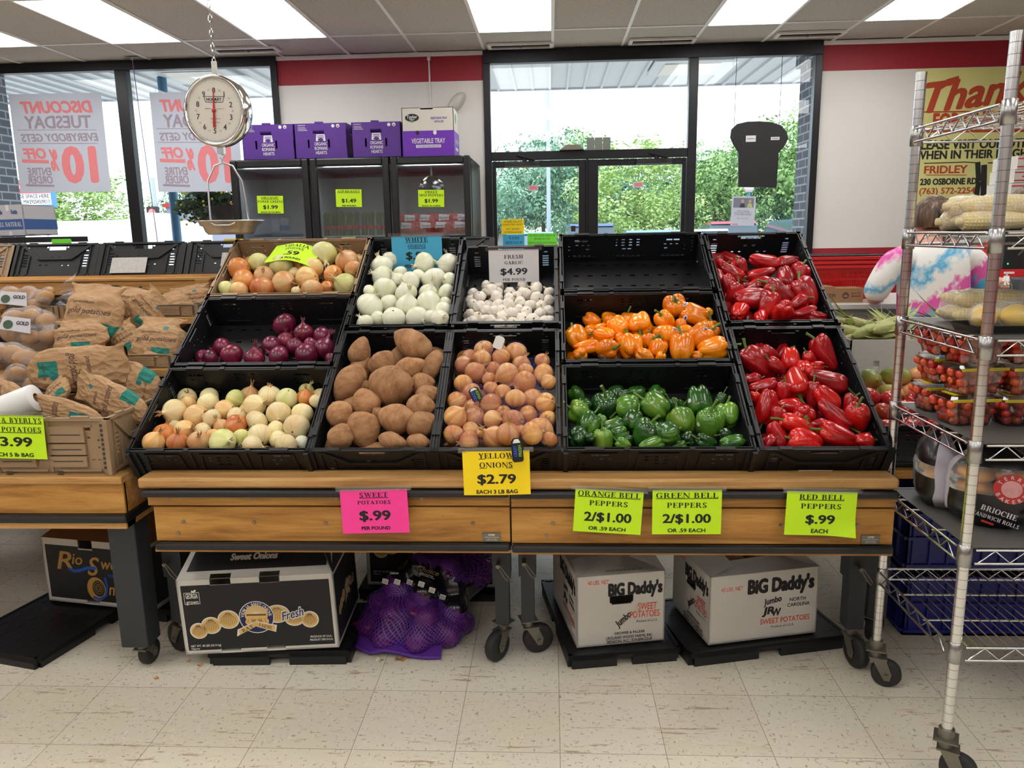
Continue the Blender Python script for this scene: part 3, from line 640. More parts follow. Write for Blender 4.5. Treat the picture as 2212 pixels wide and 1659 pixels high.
def spud_mesh(name, m, L=.16, R=.04, seed=0, point=.6):
    rr = random.Random(seed); b = MB(); prof = []; N = 18
    for i in range(N+1):
        t = i/N; z = L*(t-.5); r = R*max(0, math.sin(PI*t))**.5 * (1-point*.55*max(0, t-.4))
        prof.append((max(r, .0025), z))
    ox, oy, k1 = rr.random()*9, rr.random()*9, rr.uniform(-.25, .25)
    def fn(p, a, r, z):
        nz = noise.noise(Vector((p[0]*22+ox, p[1]*22+oy, z*16)))*.13+noise.noise(Vector((p[0]*60+ox, p[1]*60, z*50)))*.04+noise.noise(Vector((p[0]*140+ox, p[1]*140, z*90)))*.014
        return (p[0]*(1+nz)+k1*L*(z/L)**2, p[1]*(.92+nz)+.12*L*(z/L)**3, z)
    b.lathe(prof, 26, 0, fn=fn); return b.mesh(name, m)
def garlic_mesh(name, m, R=.027, seed=0):
    rr = random.Random(seed); b = MB(); prof = []; N = 12
    for i in range(N+1):
        t = i/N
        if t < .7: a = -PI/2+t/.7*PI*.72; r = R*math.cos(a); z = R*.78*math.sin(a)
        else: u = (t-.7)/.3; r0 = R*math.cos(-PI/2+PI*.72); z0 = R*.78*math.sin(-PI/2+PI*.72); r = r0*max(0, 1-u)**1.15+.0042; z = z0+u*R*.5
        prof.append((max(r, .003), z))
    n = rr.choice((7, 8, 9)); ph = rr.random()*6
    def fn(p, a, r, z): f = .88+.17*abs(math.cos(n*(a+ph)/2))**.6*(1 if z < R*.5 else .4)+.03*math.sin(2*a+ph); return (p[0]*f, p[1]*f, z)
    b.lathe(prof, 32, 0, fn=fn); b.poly([(.0042*math.cos(2*PI*i/10), .0042*math.sin(2*PI*i/10), prof[-1][1]) for i in range(10)]); return b.mesh(name, m)
SK = {
 'v': skin('vidalia_skin', [srgb(214, 150, 88), srgb(224, 178, 120), srgb(226, 200, 140), srgb(190, 124, 62)], rough=.38, coat=.15),
 'o': skin('orange_onion_skin', [srgb(196, 106, 46), srgb(214, 132, 68), srgb(226, 166, 100), srgb(166, 84, 34)], rough=.36, coat=.15),
 'g': skin('green_onion_skin', [srgb(190, 200, 110), srgb(214, 212, 140), srgb(226, 218, 168), srgb(176, 170, 90)], rough=.38, coat=.15),
 'y': skin('pale_onion_skin', [srgb(226, 198, 134), srgb(236, 218, 168), srgb(232, 226, 176), srgb(206, 170, 102)], rough=.38, coat=.15),
 'w': skin('white_onion_skin', [srgb(222, 222, 194), srgb(232, 230, 212), srgb(214, 220, 180), srgb(200, 200, 158)], rough=.35, var=.06, coat=.2),
 'r': skin('red_onion_skin', [srgb(86, 18, 42), srgb(116, 26, 58), srgb(146, 46, 84), srgb(70, 14, 32)], rough=.3, coat=.25, var=.2),
 'n': skin('brown_onion_skin', [srgb(190, 120, 58), srgb(208, 144, 80), srgb(226, 180, 118), srgb(152, 88, 38)], rough=.4, coat=.1, var=.16)}
M_DRY = mat('dry_onion_neck', srgb(172, 132, 84), .8, nz=(60, .3)); M_DRYR = mat('dry_red_neck', srgb(120, 60, 66), .7, nz=(60, .35)); M_DRYW = mat('dry_pale_neck', srgb(206, 196, 160), .8, nz=(60, .2))
def pepper_mat(name, a, b, c, rough=.2, mottle=.5):
    t = NT(name); p = t.obj(); n = t.noise(t.n('ShaderNodeVectorMath', {0: p, 1: t.n('ShaderNodeCombineXYZ', {0: t.math('MULTIPLY', t.rnd(), 30)}).outputs[0]}, operation='ADD').outputs[0], 14, 3, .55)
    col = t.ramp(n, [(.3, a), (.5, b), (.72, c)])
    col = t.n('ShaderNodeHueSaturation', {'Value': t.math('MULTIPLY_ADD', t.rnd(), .34, .83), 'Color': col}).outputs[0]
    t.P(col=col, rough=rough, spec=.5, coat=.35, crough=.12, nrm=t.bump(t.noise(p, 45, 2), .05, .003)); return t.m
PM = {'o': pepper_mat('orange_pepper_skin', srgb(232, 112, 0), srgb(246, 136, 4), srgb(250, 162, 20)),
      'g': pepper_mat('green_pepper_skin', srgb(24, 66, 18), srgb(44, 96, 28), srgb(84, 130, 40)),
      'l': pepper_mat('light_green_pepper_skin', srgb(66, 116, 30), srgb(96, 144, 44), srgb(142, 168, 56)),
      'd': pepper_mat('dark_green_pepper_skin', srgb(16, 48, 16), srgb(28, 70, 24), srgb(44, 92, 34)),
      'r': pepper_mat('red_pepper_skin', srgb(132, 8, 18), srgb(166, 16, 26), srgb(196, 34, 34), .24), 's': pepper_mat('bright_red_pepper_skin', srgb(170, 10, 14), srgb(198, 22, 22), srgb(220, 52, 34), .2)}
M_STEM = mat('pepper_stem', srgb(92, 122, 48), .55, nz=(50, .25))
def spud_mat():
    t = NT('sweet_potato_skin'); p = t.obj(); n = t.noise(p, 26, 6, .68); m = t.noise(t.mapping(p, (60, 60, 18)), 1, 4, .7)
    c = t.ramp(n, [(.28, srgb(124, 86, 58)), (.5, srgb(166, 122, 84)), (.75, srgb(188, 148, 108))])
    c = t.mix(t.ramp(m, [(.6, (0, 0, 0)), (.72, (.7, .7, .7))]), c, srgb(104, 62, 40)); c = t.mix(t.ramp(t.noise(p, 70, 2), [(.68, (0, 0, 0)), (.74, (.6, .6, .6))]), c, srgb(206, 168, 130))
    c = t.n('ShaderNodeHueSaturation', {'Value': t.math('MULTIPLY_ADD', t.rnd(), .3, .85), 'Color': c}).outputs[0]
    t.P(col=c, rough=.75, spec=.25, nrm=t.bump(t.noise(p, 60, 5, .7), .5, .003)); return t.m
M_SPUD = spud_mat()
t_ = NT('garlic_skin'); _p = t_.obj(); _s = t_.sep(_p); _a = t_.n('ShaderNodeMath', {0: _s[1], 1: _s[0]}, operation='ARCTAN2').outputs[0]
_st = t_.noise(t_.n('ShaderNodeCombineXYZ', {0: t_.math('MULTIPLY', _a, 14), 1: t_.math('MULTIPLY', _s[2], 30), 2: t_.math('MULTIPLY', t_.rnd(), 30)}).outputs[0], 1.0, 3, .6)
t_.P(col=t_.ramp(_st, [(.3, srgb(214, 200, 182)), (.55, srgb(236, 228, 214)), (.8, srgb(242, 238, 230))]), rough=.5, nrm=t_.bump(_st, .25, .002)); M_GARLIC = t_.m
# protos: list of (body mesh, [(part name, mesh, offset z)], natural radius, long axis length)
def onions(sk, R=.045, squash=.88, neck=.016, dry=None, n=3):
    o = []
    for k in range(n):
        me, zt = onion_mesh('onion_'+sk, SK[sk], R, squash*(1+.06*(k-1)), neck*(.6+.5*k), 11*k+ord(sk)); me['r'] = R
        o.append((me, [('neck', tuft_mesh('neck', dry or M_DRY, .014+.007*k, .006, 6, k), zt-.002)], R))
    return o
OP = {k: onions(k, dry={'r': M_DRYR, 'w': M_DRYW, 'g': M_DRYW}.get(k), neck={'w': .022, 'r': .02}.get(k, .014)) for k in SK}
PST = [pstem_mesh('pepper_stem', M_STEM, .03+.007*k, .0042, k) for k in range(3)]
def peppers(mk, R, Hh, taper, wr=0, bend=0, lob=(4, 3, 4)):
    return [(pepper_mesh('pepper_'+mk, PM[mk], R, Hh*(.92+.08*k), lob[k], taper*(.96+.03*k), 5*k+ord(mk), bend*(k-1), wr), [('stem', PST[k], Hh*(.92+.08*k)*.37)], R) for k in range(3)]
PP = {'o': peppers('o', .041, .085, .86), 'g': peppers('g', .043, .085, .9), 'l': peppers('l', .043, .085, .9), 'd': peppers('d', .043, .08, .92), 'r': peppers('r', .038, .13, .62, .6, .5, (3, 3, 4)), 's': peppers('s', .040, .11, .7, .4, .4, (4, 3, 3))}
SP = [(spud_mesh('sweet_potato', M_SPUD, .16, .04, k, (.5, .8, .3, 1.0, .6)[k]), [], .04) for k in range(5)]
M_GST = mat('garlic_stalk', srgb(202, 184, 150), .8)
GP = []
for k in range(3):
    g_ = garlic_mesh('garlic', M_GARLIC, .027, k); zt = max(v.co.z for v in g_.vertices); mb = MB(); mb.tube([(0, 0, zt-.002), (.001, 0, zt+.006), (.002+.002*k, .001, zt+.011)], [.0046, .004, .0042], 8); GP.append((g_, [('stalk', mb.mesh('stalk', M_GST), 0)], .027))
ORD = ['first', 'second', 'third', 'fourth', 'fifth', 'sixth', 'seventh', 'eighth', 'ninth', 'tenth', 'eleventh', 'twelfth', 'thirteenth', 'fourteenth', 'fifteenth', 'sixteenth']
def nth(i): return ORD[i] if i < len(ORD) else '%dth' % (i+1)
def pile(kind, label_kind, where, cat, group, items, off, sc, M, wu, lv, wc, pick, orient, fill=0, rows=5, tight=.88, elong=False, lim=None):
    """items: (zoom x, zoom y, width, height, tone, angle, facing) read off the photo; each is set on its sight line at the heap's surface inside the crate M (front bottom edge frame)"""
    Mi = M.inverted(); D = []
    cu, cv, cw = M.col[0].xyz, M.col[1].xyz, M.col[2].xyz; O = M.translation
    for it in items:
        zx, zy, w, h = it[:4]; px, py = off[0]+zx/sc, off[1]+zy/sc; d = ray(px, py).normalized()
        small = (max(w, h)*.62+min(w, h)*.38)/sc/2*(1.17 if label_kind[0] == 'y' else 1.07) if orient is o_onion else min(w, h)/sc/2*(1.27 if elong else 1.16)
        t0 = 2.9; 
        for _ in range(3):
            R = small*t0*d.dot(CF)/FOC
            t = (CH+wc-(CAM-O).dot(cw))/d.dot(cw); P = CAM+d*t; v = (P-O).dot(cv)
            if v > lv-.012-R: t = (lv-.012-R-(CAM-O).dot(cv))/d.dot(cv)
            if v < .012+R*.9: t = (.012+R*.9-(CAM-O).dot(cv))/d.dot(cv)
            P = CAM+d*t; wz = (P-O).dot(cw)
            if wz < .016+R*.9: t = (.016+R*.9-(CAM-O).dot(cw))/d.dot(cw)
            t0 = t
        L = max(w, h)/sc*t0*d.dot(CF)/FOC
        D.append([CAM+d*t0, R, d, it, L])
    for k in range(70):
        mv = 0
        for i in range(len(D)):
            for j in range(i):
                v = D[i][0]-D[j][0]; m = (D[i][1]+D[j][1])*tight; l = v.length
                if l < m:
                    if l < 1e-5: v = Vector((0, 0, 1)); l = 1
                    di, dj = D[i][2], D[j][2]; n = v/l; g = (m-l)*.5; s_ = n.dot(di)
                    if abs(s_) < .25: s_ = (.5 if D[i][3][1] < D[j][3][1] else -.5)
                    gr = g*.9/max(.35, abs(s_))*(1 if s_ > 0 else -1)
                    gr = max(-.006, min(.006, gr))
                    D[i][0] += di*gr+n*g*.12; D[j][0] -= dj*gr+n*g*.12; mv += g
        for q in D:
            P, R = q[0], q[1]; a = (P-O).dot(cu); v = (P-O).dot(cv); w = (P-O).dot(cw)
            hw = wu/2-.012-R*.9
            if a > hw: P -= cu*(a-hw)
            if a < -hw: P += cu*(-hw-a)
            if w < .014+R*.92: P += q[2]*((.014+R*.92-w)/q[2].dot(cw))
            if v > lv-.012-R*.92: P -= cv*(v-lv+.012+R*.92)
            if v < .012+R*.88: P += cv*(.012+R*.88-v)
        if mv < 1e-4: break
    # a few hidden ones that carry the heap
    rr = random.Random(len(items)); F = []
    Rm = sum(q[1] for q in D)/len(D)
    lay = [.95] if wc < -.07 else [.95, 2.3]
    for kz in lay:
        nu = max(1, int((wu-.03)/(Rm*2.0))); nv = max(1, int((lv-.03)/(Rm*2.0)))
        for i in range(nu):
            for j in range(nv):
                if not fill: continue
                P = O+cu*(-wu/2+.015+Rm+(wu-.03-2*Rm)*i/max(1, nu-1))+cv*(.015+Rm+(lv-.03-2*Rm)*j/max(1, nv-1))+cw*(.014+Rm*kz)
                if (P-O).dot(cw) > CH+wc-Rm*.9: continue
                if min((P-q[0]).length/(Rm+q[1]) for q in D+F) > .84 and min(((P-q[0])-q[2]*(P-q[0]).dot(q[2])).length for q in D) < Rm*1.5: F.append([P, Rm*.97, (P-CAM).normalized(), (0, 0, 0, 0, None, None, None), Rm*2.1]); fill -= 1
    allq = D+F; srt = sorted(allq, key=lambda q: (q[0]-O).dot(cv)+(q[0]-O).dot(cw)*.6); per = max(1, math.ceil(len(srt)/rows)); res = []
    for r_i in range(rows):
        row = sorted(srt[r_i*per:(r_i+1)*per], key=lambda q: (q[0]-O).dot(cu))
        rn = 'front row' if r_i == 0 else ('back row' if r_i == rows-1 else nth(r_i)+' row up')
        for c_i, q in enumerate(row):
            P, R, d, it, L = q; tone = it[4] if len(it) > 4 else None
            pr, tname = pick(tone, rr); me, parts, R0 = pr
            o = put(kind, me, label=f'{tname}{label_kind} {nth(c_i)} from left, {rn} of {where}', cat=cat, group=group)
            S = R/R0; rot, sc3 = orient(it, rr, d, L, R, pr)
            o.matrix_basis = Matrix.Translation(P) @ rot @ Matrix.Diagonal((*(sc3 if sc3 else (S, S, S)), 1))
            for pn, pm, pz in parts: put(pn, pm, o, loc=(0, 0, pz))
            res.append(o)
    return res
def face(ang, facing, d, roll=0):
    """rotation turning +z to image direction ang (deg, 0 right, 90 up) raised by facing degrees towards the viewer"""
    a, f = math.radians(ang), math.radians(facing)
    z = (CR*math.cos(a)+CU*math.sin(a))*math.cos(f)-d*math.sin(f); z.normalize(); x = z.orthogonal().normalized(); y = z.cross(x)
    return Matrix(((x.x, y.x, z.x, 0), (x.y, y.y, z.y, 0), (x.z, y.z, z.z, 0), (0, 0, 0, 1))) @ Matrix.Rotation(roll, 4, 'Z')
def o_onion(it, rr, d, L, R, pr):
    if len(it) > 5 and it[5] is not None: ang, fc = it[5], it[6]
    else: ang, fc = rr.uniform(0, 360), rr.uniform(-75, 60)
    return face(ang, fc, d, rr.uniform(0, 6)), None
def P_(pool, names): return lambda tone, rr: (rr.choice(pool[tone or names[0]]), {'o': 'orange-skinned ', 'g': 'greenish ', 'v': 'tan ', 'y': 'pale ', 'n': 'brown ', 'w': '', 'r': '', 's': '', 'l': 'light green ', 'd': 'dark green '}.get(tone or names[0], ''))
# -- vidalia onions, tan crate
I = [(1010,400,200,170,'o',200,-20),(1180,345,165,160,'g',-90,50),(1380,375,230,150,'g',90,-30),(1530,375,80,80,'o'),(1645,395,200,130,'v',180,10),(1740,270,205,200,'g',-80,50),(1935,335,190,185,'v',120,45),(2015,400,140,150,'v'),(1815,445,155,150,'o',30,60),(1225,455,180,130,'v',100,60),(1055,505,220,150,'o',190,20),(1595,485,215,180,'v',200,-30),(1395,520,190,200,'v',10,50),(1480,430,90,90,'y'),(1920,535,210,160,'g',150,40),(1640,570,190,150,'v',-100,20),(1765,560,110,110,'o'),(1210,565,220,160,'o',-90,30),(1015,580,160,130,'v'),(880,570,150,130,'g',60,20),(1500,590,80,80,'y')]
pile('vidalia_onion', 'vidalia onion,', 'the tan crate', 'onion', 'vidalia onions in the tan crate', I, (260, 480), 3.95, SLM(CX[1], 2*TIER), CL, CD, -.035, P_(OP, 'v'), o_onion, 14, 4)
# -- red onions
I = [(1400,870,205,170,'r',-50,10),(1565,945,165,160,'r',95,10),(1730,975,185,150,'r',30,10),(1740,1080,185,165,'r',70,0),(1410,1010,160,120,'r'),(1290,1060,200,140,'r',180,0),(1490,1060,150,130,'r',80,30),(1620,1045,130,100,'r',20,10),(1590,1130,220,150,'r',200,-30),(1350,1145,215,120,'r',160,10),(1145,1160,185,130,'r',90,20),(950,1130,205,145,'r',-65,20),(870,1070,190,120,'r',190,10),(760,1160,155,120,'r',200,20),(630,1160,150,120,'r'),(1795,1165,100,90,'r')]
pile('red_onion', 'red onion,', 'the red onion crate', 'onion', 'red onions in the black crate', I, (260, 480), 3.95, SLM(CX[1], TIER), CL, CD, -.085, P_(OP, 'r'), o_onion, 3, 3)
# -- sweet onions, lowest left crate
I = [(350,1150,150,140,'y'),(430,1105,100,90,'v'),(560,1105,140,130,'y'),(490,1185,160,140,'v'),(600,1200,120,110,'y'),(680,1135,130,125,'v'),(725,1085,130,110,'g'),(825,1045,120,120,'v',80,20),(955,1050,140,140,'y',90,30),(860,1115,145,125,'y'),(745,1190,130,110,'y'),(1070,1075,135,130,'g'),(1182,1062,118,115,'o',90,20),(1195,1010,100,80,'g',60,30),(1262,1085,80,110,'y'),(1015,1165,155,145,'y',-90,55),(1165,1170,145,120,'y'),(875,1215,145,130,'y'),(740,1245,138,120,'o',60,50),(645,1245,100,95,'v',120,20),(1130,1250,165,150,'y'),(985,1270,125,100,'y'),(895,1310,150,130,'y'),(765,1310,120,100,'g'),(660,1345,175,125,'g'),(600,1305,90,80,'v'),(530,1275,110,90,'y'),(410,1275,135,110,'v',20,50),(348,1245,80,70,'y'),(282,1300,145,130,'o',80,20),(180,1345,140,120,'v',60,20),(368,1345,140,110,'o',90,40),(505,1345,145,110,'v',90,60),(850,1360,140,100,'y'),(1015,1335,120,110,'y'),(1060,1365,150,100,'y'),(1165,1350,100,80,'w')]
pile('sweet_onion', 'sweet onion,', 'the lowest left crate', 'onion', 'sweet onions in the lowest left crate', I, (260, 500), 2.963, SLM(CX[1], 0), CL, CD, -.055, P_(OP, 'y'), o_onion, 22, 6)
# -- white onions
I = [(495,215,105,100),(455,250,140,130,'w',110,10),(455,312,140,125),(565,290,90,80),(560,335,95,95),(620,348,115,120),(720,230,140,125,'w',195,20),(870,238,135,140,'w',170,0),(685,310,90,90),(778,328,150,140,'w',-70,20),(885,332,85,90),(468,388,150,140,'w',-100,30),(375,405,80,80),(605,415,140,125),(745,425,125,110),(745,477,150,150,'w',-60,50),(865,412,105,110,'w',-30,10),(355,500,155,170,'w',60,20),(490,490,120,135),(620,500,145,125),(850,485,85,80),(840,525,105,110),(425,575,90,90),(525,575,145,130),(690,570,160,130,'w',-20,50),(820,590,120,100),(345,605,120,90,'w',130,10),(745,570,90,80)]
pile('white_onion', 'white onion,', 'the white onion crate', 'onion', 'white onions in the black crate', I, (670, 490), 2.91, SLM(CX[2], TIER2), CD, CL, -.04, P_(OP, 'w'), o_onion, 18, 6)
# -- garlic
I = [(1135,400,85,80),(1175,440,90,75),(1065,440,80,70),(1355,425,90,80),(1425,390,85,75),(1510,415,75,70),(1255,452,70,70),(1298,440,65,65),(1428,450,80,85),(1515,465,75,80),(1025,487,75,60),(1060,505,85,90),(1125,490,65,60),(1180,490,85,70),(1235,493,90,65),(1320,480,85,80),(1385,500,75,85),(1455,500,80,65),(1515,535,80,80),(1005,545,60,55),(1050,570,80,65),(1110,530,85,70),(1155,535,85,70),(1265,552,100,70),(1312,527,80,70),(1355,535,70,65),(1195,572,85,90),(1018,600,85,65),(1100,585,80,70),(1145,592,85,65),(1265,605,90,60),(1350,578,95,85),(1405,588,100,80),(1450,545,75,80),(1462,592,80,65),(1512,592,75,60),(1185,608,75,55),(1322,608,75,55),(1212,520,75,60)]
pile('garlic_bulb', 'garlic bulb,', 'the garlic crate', 'garlic', 'garlic bulbs in the black crate', I, (670, 490), 2.91, SLM(CX[3], TIER2, 0, G_TH), CD, CL, -.072, lambda t, rr: (rr.choice(GP), ''), o_onion, 18, 6)
# -- sweet potatoes
def o_spud(it, rr, d, L, R, pr):
    if it[4] is None and it[2] == 0: return face(rr.uniform(0, 360), rr.uniform(-15, 15), d, rr.uniform(0, 6)), (R/.04, R/.04, R/.04)
    return face(it[5], it[6] if len(it) > 6 else 5, d, rr.uniform(0, 6)), (R/.04*.98, R/.04*.98, max(L/.16, R/.08))
I = [(312,785,200,130,0,72,8),(645,740,275,160,0,150,5),(455,865,190,140,0,35,8),(630,890,220,120,0,15,5),(797,880,225,115,0,-115,5),(248,985,275,165,0,-125,8),(512,1010,262,230,0,-10,15),(350,1110,200,150,0,110,8),(355,1000,90,60,0,20,0),(705,990,170,120,0,20,5),(770,1065,160,130,0,40,5),(700,1120,190,120,0,-10,5),(545,1212,240,165,0,-8,8),(192,1185,190,150,0,-60,5),(190,1320,165,140,0,80,10),(335,1275,250,180,0,-68,10),(705,1245,210,150,0,35,5),(520,1345,190,100,0,-12,5),(680,1352,160,90,0,-8,5),(430,1175,80,70,0,40,0)]
pile('sweet_potato', 'sweet potato,', 'the sweet potato crate', 'sweet potato', 'sweet potatoes in the black crate', I, (670, 490), 2.91, SLM(CX[2], 0), CD, CL, -.02, lambda t, rr: (rr.choice(SP), ''), o_spud, 10, 5, tight=.80, elong=True)
# -- netted yellow onions
I = [(1090,770,110,100,'n'),(1000,815,80,80,'n'),(1080,830,110,100,'n'),(1200,820,100,100,'n'),(1290,790,130,110,'n'),(1205,780,70,60,'n'),(975,872,110,110,'n'),(1035,917,120,125,'n',40,0),(1155,905,110,100,'n',170,0),(1240,930,140,120,'n',200,10),(1330,870,115,90,'n'),(1350,905,95,80,'n'),(1460,842,80,90,'n'),(1470,935,130,120,'n'),(1350,978,130,125,'n',190,-10),(1125,960,85,75,'n'),(965,985,100,105,'n'),(1145,1018,95,90,'n'),(1212,1040,90,90,'n'),(1290,1078,120,110,'n'),(1405,1087,125,120,'n'),(1508,1117,120,125,'n'),(1012,1042,120,80,'n'),(925,1100,125,90,'n',30,0),(1020,1135,100,75,'n'),(1140,1117,130,110,'n'),(915,1197,130,125,'n',45,20),(1032,1192,130,110,'n'),(1147,1212,110,105,'n'),(1215,1170,95,70,'n'),(1278,1222,140,110,'n'),(1370,1185,125,90,'n'),(1468,1262,140,150,'n',60,0),(900,1305,115,100,'n'),(1015,1277,105,90,'n'),(1000,1352,150,80,'n',185,0),(1165,1322,125,130,'n'),(1225,1328,130,120,'n',85,30),(1400,1335,135,110,'n'),(1528,975,70,100,'n'),(1525,1225,85,120,'n'),(1525,1330,80,100,'n'),(1085,1300,70,70,'n'),(1330,1290,85,80,'n')]
NET = pile('yellow_onion', 'yellow onion,', 'the netted onion crate', 'onion', 'yellow onions in blue net bags', I, (670, 490), 2.91, SLM(CX[3], 0), CD, CL, -.02, P_(OP, 'n'), o_onion, 26, 7)
# -- peppers
def o_pep(it, rr, d, L, R, pr):
    me = pr[0]; zs = [v.co.z for v in me.vertices]; H0 = max(zs)-min(zs); R0 = pr[2]
    if it[2] == 0: return face(rr.uniform(0, 360), rr.uniform(-30, 30), d, rr.uniform(0, 6)), (R/R0,)*3
    fc = it[6] if len(it) > 6 else rr.uniform(-20, 20); ang = it[5] if len(it) > 5 and it[5] is not None else rr.uniform(0, 360)
    f = abs(math.cos(math.radians(fc))); Lz = L/H0 if f > .8 else R/R0
    k = R/R0*.96
    return face(ang, fc, d, rr.uniform(0, 6)), (k, k, max(k*.85, min(Lz, k*2.0)))
I = [(230,1040,190,195,'o',120,-40),(447,958,110,90,'o'),(480,1020,190,140,'o',170,-30),(600,950,200,190,'o',-60,-10),(700,900,90,80,'o'),(800,920,195,190,'o',-90,50),(1025,892,210,160,'o',120,40),(1115,765,205,205,'o',80,55),(1295,840,265,185,'o',160,-5),(1420,812,80,80,'o'),(1170,922,110,100,'o'),(1200,978,150,100,'o',10,0),(1040,1030,205,205,'o',180,45),(1360,1030,240,205,'o',35,15),(1505,970,150,180,'o',80,15),(1500,1145,265,190,'o',15,10),(1180,1140,215,270,'o',90,-20),(885,1070,135,120,'o'),(965,1140,170,150,'o',70,-20),(715,1120,200,225,'o',100,-30),(322,1125,230,125,'o',10,-10),(262,1195,190,120,'o',-60,60),(500,1150,260,180,'o',10,45),(840,1210,165,130,'o',-30,-20),(1320,1205,90,90,'o'),(985,1222,110,80,'o',60,30),(625,1045,110,90,'o',-50,30),(1555,985,100,110,'o',60,0)]
OPEP = pile('orange_bell_pepper', 'orange bell pepper,', 'its crate', 'bell pepper', 'orange bell peppers in the black crate', I, (1190, 480), 4.174, SLM(CX[4], TIER), CL, CD, -.035, lambda t, rr: (rr.choice(PP['o']), ''), o_pep, 16, 5)
I = [(500,490,250,240,'d',90,45),(660,412,140,110,'d'),(290,492,150,130,'d'),(235,545,200,200,'l',150,20),(328,645,210,190,'g',60,-30),(445,620,110,100,'l'),(230,760,190,180,'d',20,-50),(705,530,220,215,'l',200,-15),(755,615,165,190,'g',60,-20),(940,492,255,225,'l',150,-20),(1120,482,150,100,'d'),(1178,620,240,235,'l',110,-20),(1340,442,270,210,'g',-80,20),(1428,640,230,260,'l',80,30),(1588,572,200,220,'l',90,-30),(1530,432,140,90,'d'),(558,670,235,120,'g',15,-10),(615,742,160,130,'g',200,-10),(470,795,215,160,'l',95,20),(650,828,140,100,'l',150,0),(850,715,260,245,'g',65,20),(1040,735,180,190,'g',20,-20),(910,832,240,120,'l',20,0),(1150,850,150,90,'g',20,0),(1400,812,200,130,'d',160,25),(1640,820,230,130,'g',10,-5),(1570,742,120,100,'d'),(1240,785,130,120,'d'),(345,775,80,80,'d'),(700,790,80,80,'d')]
GPEP = pile('green_bell_pepper', 'bell pepper,', 'the green pepper crate', 'bell pepper', 'green bell peppers in the black crate', I, (1190, 760), 4.174, SLM(CX[4], 0), CL, CD, -.045, lambda t, rr: (rr.choice(PP[t or 'g']), {'l': 'light green ', 'd': 'dark green '}.get(t, 'green ')), o_pep, 16, 5)
I = [(1318,245,190,100,'r',-15,0),(1465,245,140,75,'r',190,0),(1180,278,80,75,'r',120,0),(1120,312,150,85,'r',-35,0),(1300,322,170,80,'r',190,-10),(1450,342,105,115,'r',-80,20),(1553,335,115,160,'r',80,-10),(1047,258,40,70,'r',90,0),(1100,382,90,95,'r',-70,-10),(1285,378,150,75,'r',15,0),(1230,475,200,140,'r',10,-10),(1420,435,215,110,'r',145,-5),(1622,442,145,150,'r',115,-20),(1430,552,140,130,'s',-90,-60),(1345,512,115,130,'r',70,0),(1160,557,110,110,'s',60,-50),(1300,590,120,80,'s',90,-60),(1530,500,105,90,'r',30,0),(1560,567,160,85,'r',10,0),(1645,585,115,70,'r',170,0),(1250,405,90,60,'r',20,0),(1140,445,95,95,'r',70,0),(1478,412,60,60,'r',-60,30)]
pile('red_bell_pepper', 'red bell pepper,', 'the upper red pepper crate', 'bell pepper', 'red bell peppers in the upper crate', I, (1190, 480), 2.86, SLM(CX[5], TIER2), CD, CL, -.03, lambda t, rr: (rr.choice(PP[t or 'r']), ''), o_pep, 16, 6)
I = [(1285,875,260,145,'r',128,0),(1350,810,120,80,'r',150,0),(1392,888,130,75,'r',140,0),(1478,845,150,105,'s',-90,20),(1690,812,235,130,'r',125,-5),(1600,842,95,70,'s',120,20),(1562,905,125,100,'s',-80,55),(1642,890,90,60,'s',0,0),(1710,982,235,130,'r',-20,10),(1508,1000,210,165,'s',-70,35),(1240,972,110,80,'r',10,0),(1308,1018,170,85,'r',10,0),(1330,1145,225,130,'s',-105,0),(1262,1085,70,75,'s',80,0),(1480,1142,150,110,'s',0,10),(1550,1182,150,130,'s',-60,65),(1620,1065,165,85,'r',85,0),(1705,1085,170,120,'s',-50,0),(1748,1190,240,115,'r',-38,10),(1850,1130,130,100,'r',60,0),(1932,1212,200,140,'s',88,30),(1530,1255,230,105,'s',160,5),(1390,1312,165,125,'r',-60,0),(1570,1350,210,140,'s',170,-10),(1770,1320,235,140,'s',160,0),(1930,1350,115,100,'s',0,0),(1402,1205,100,95,'r',70,0),(1650,1250,80,80,'r',0,0),(1345,1360,80,70,'r',30,0),(1440,1060,90,90,'r',80,0)]
pile('red_bell_pepper', 'red bell pepper,', 'the lower red pepper crate', 'bell pepper', 'red bell peppers in the lower crate', I, (1190, 480), 2.86, SLM(CX[5], 0), CD, CL, -.03, lambda t, rr: (rr.choice(PP[t or 'r']), ''), o_pep, 22, 7)
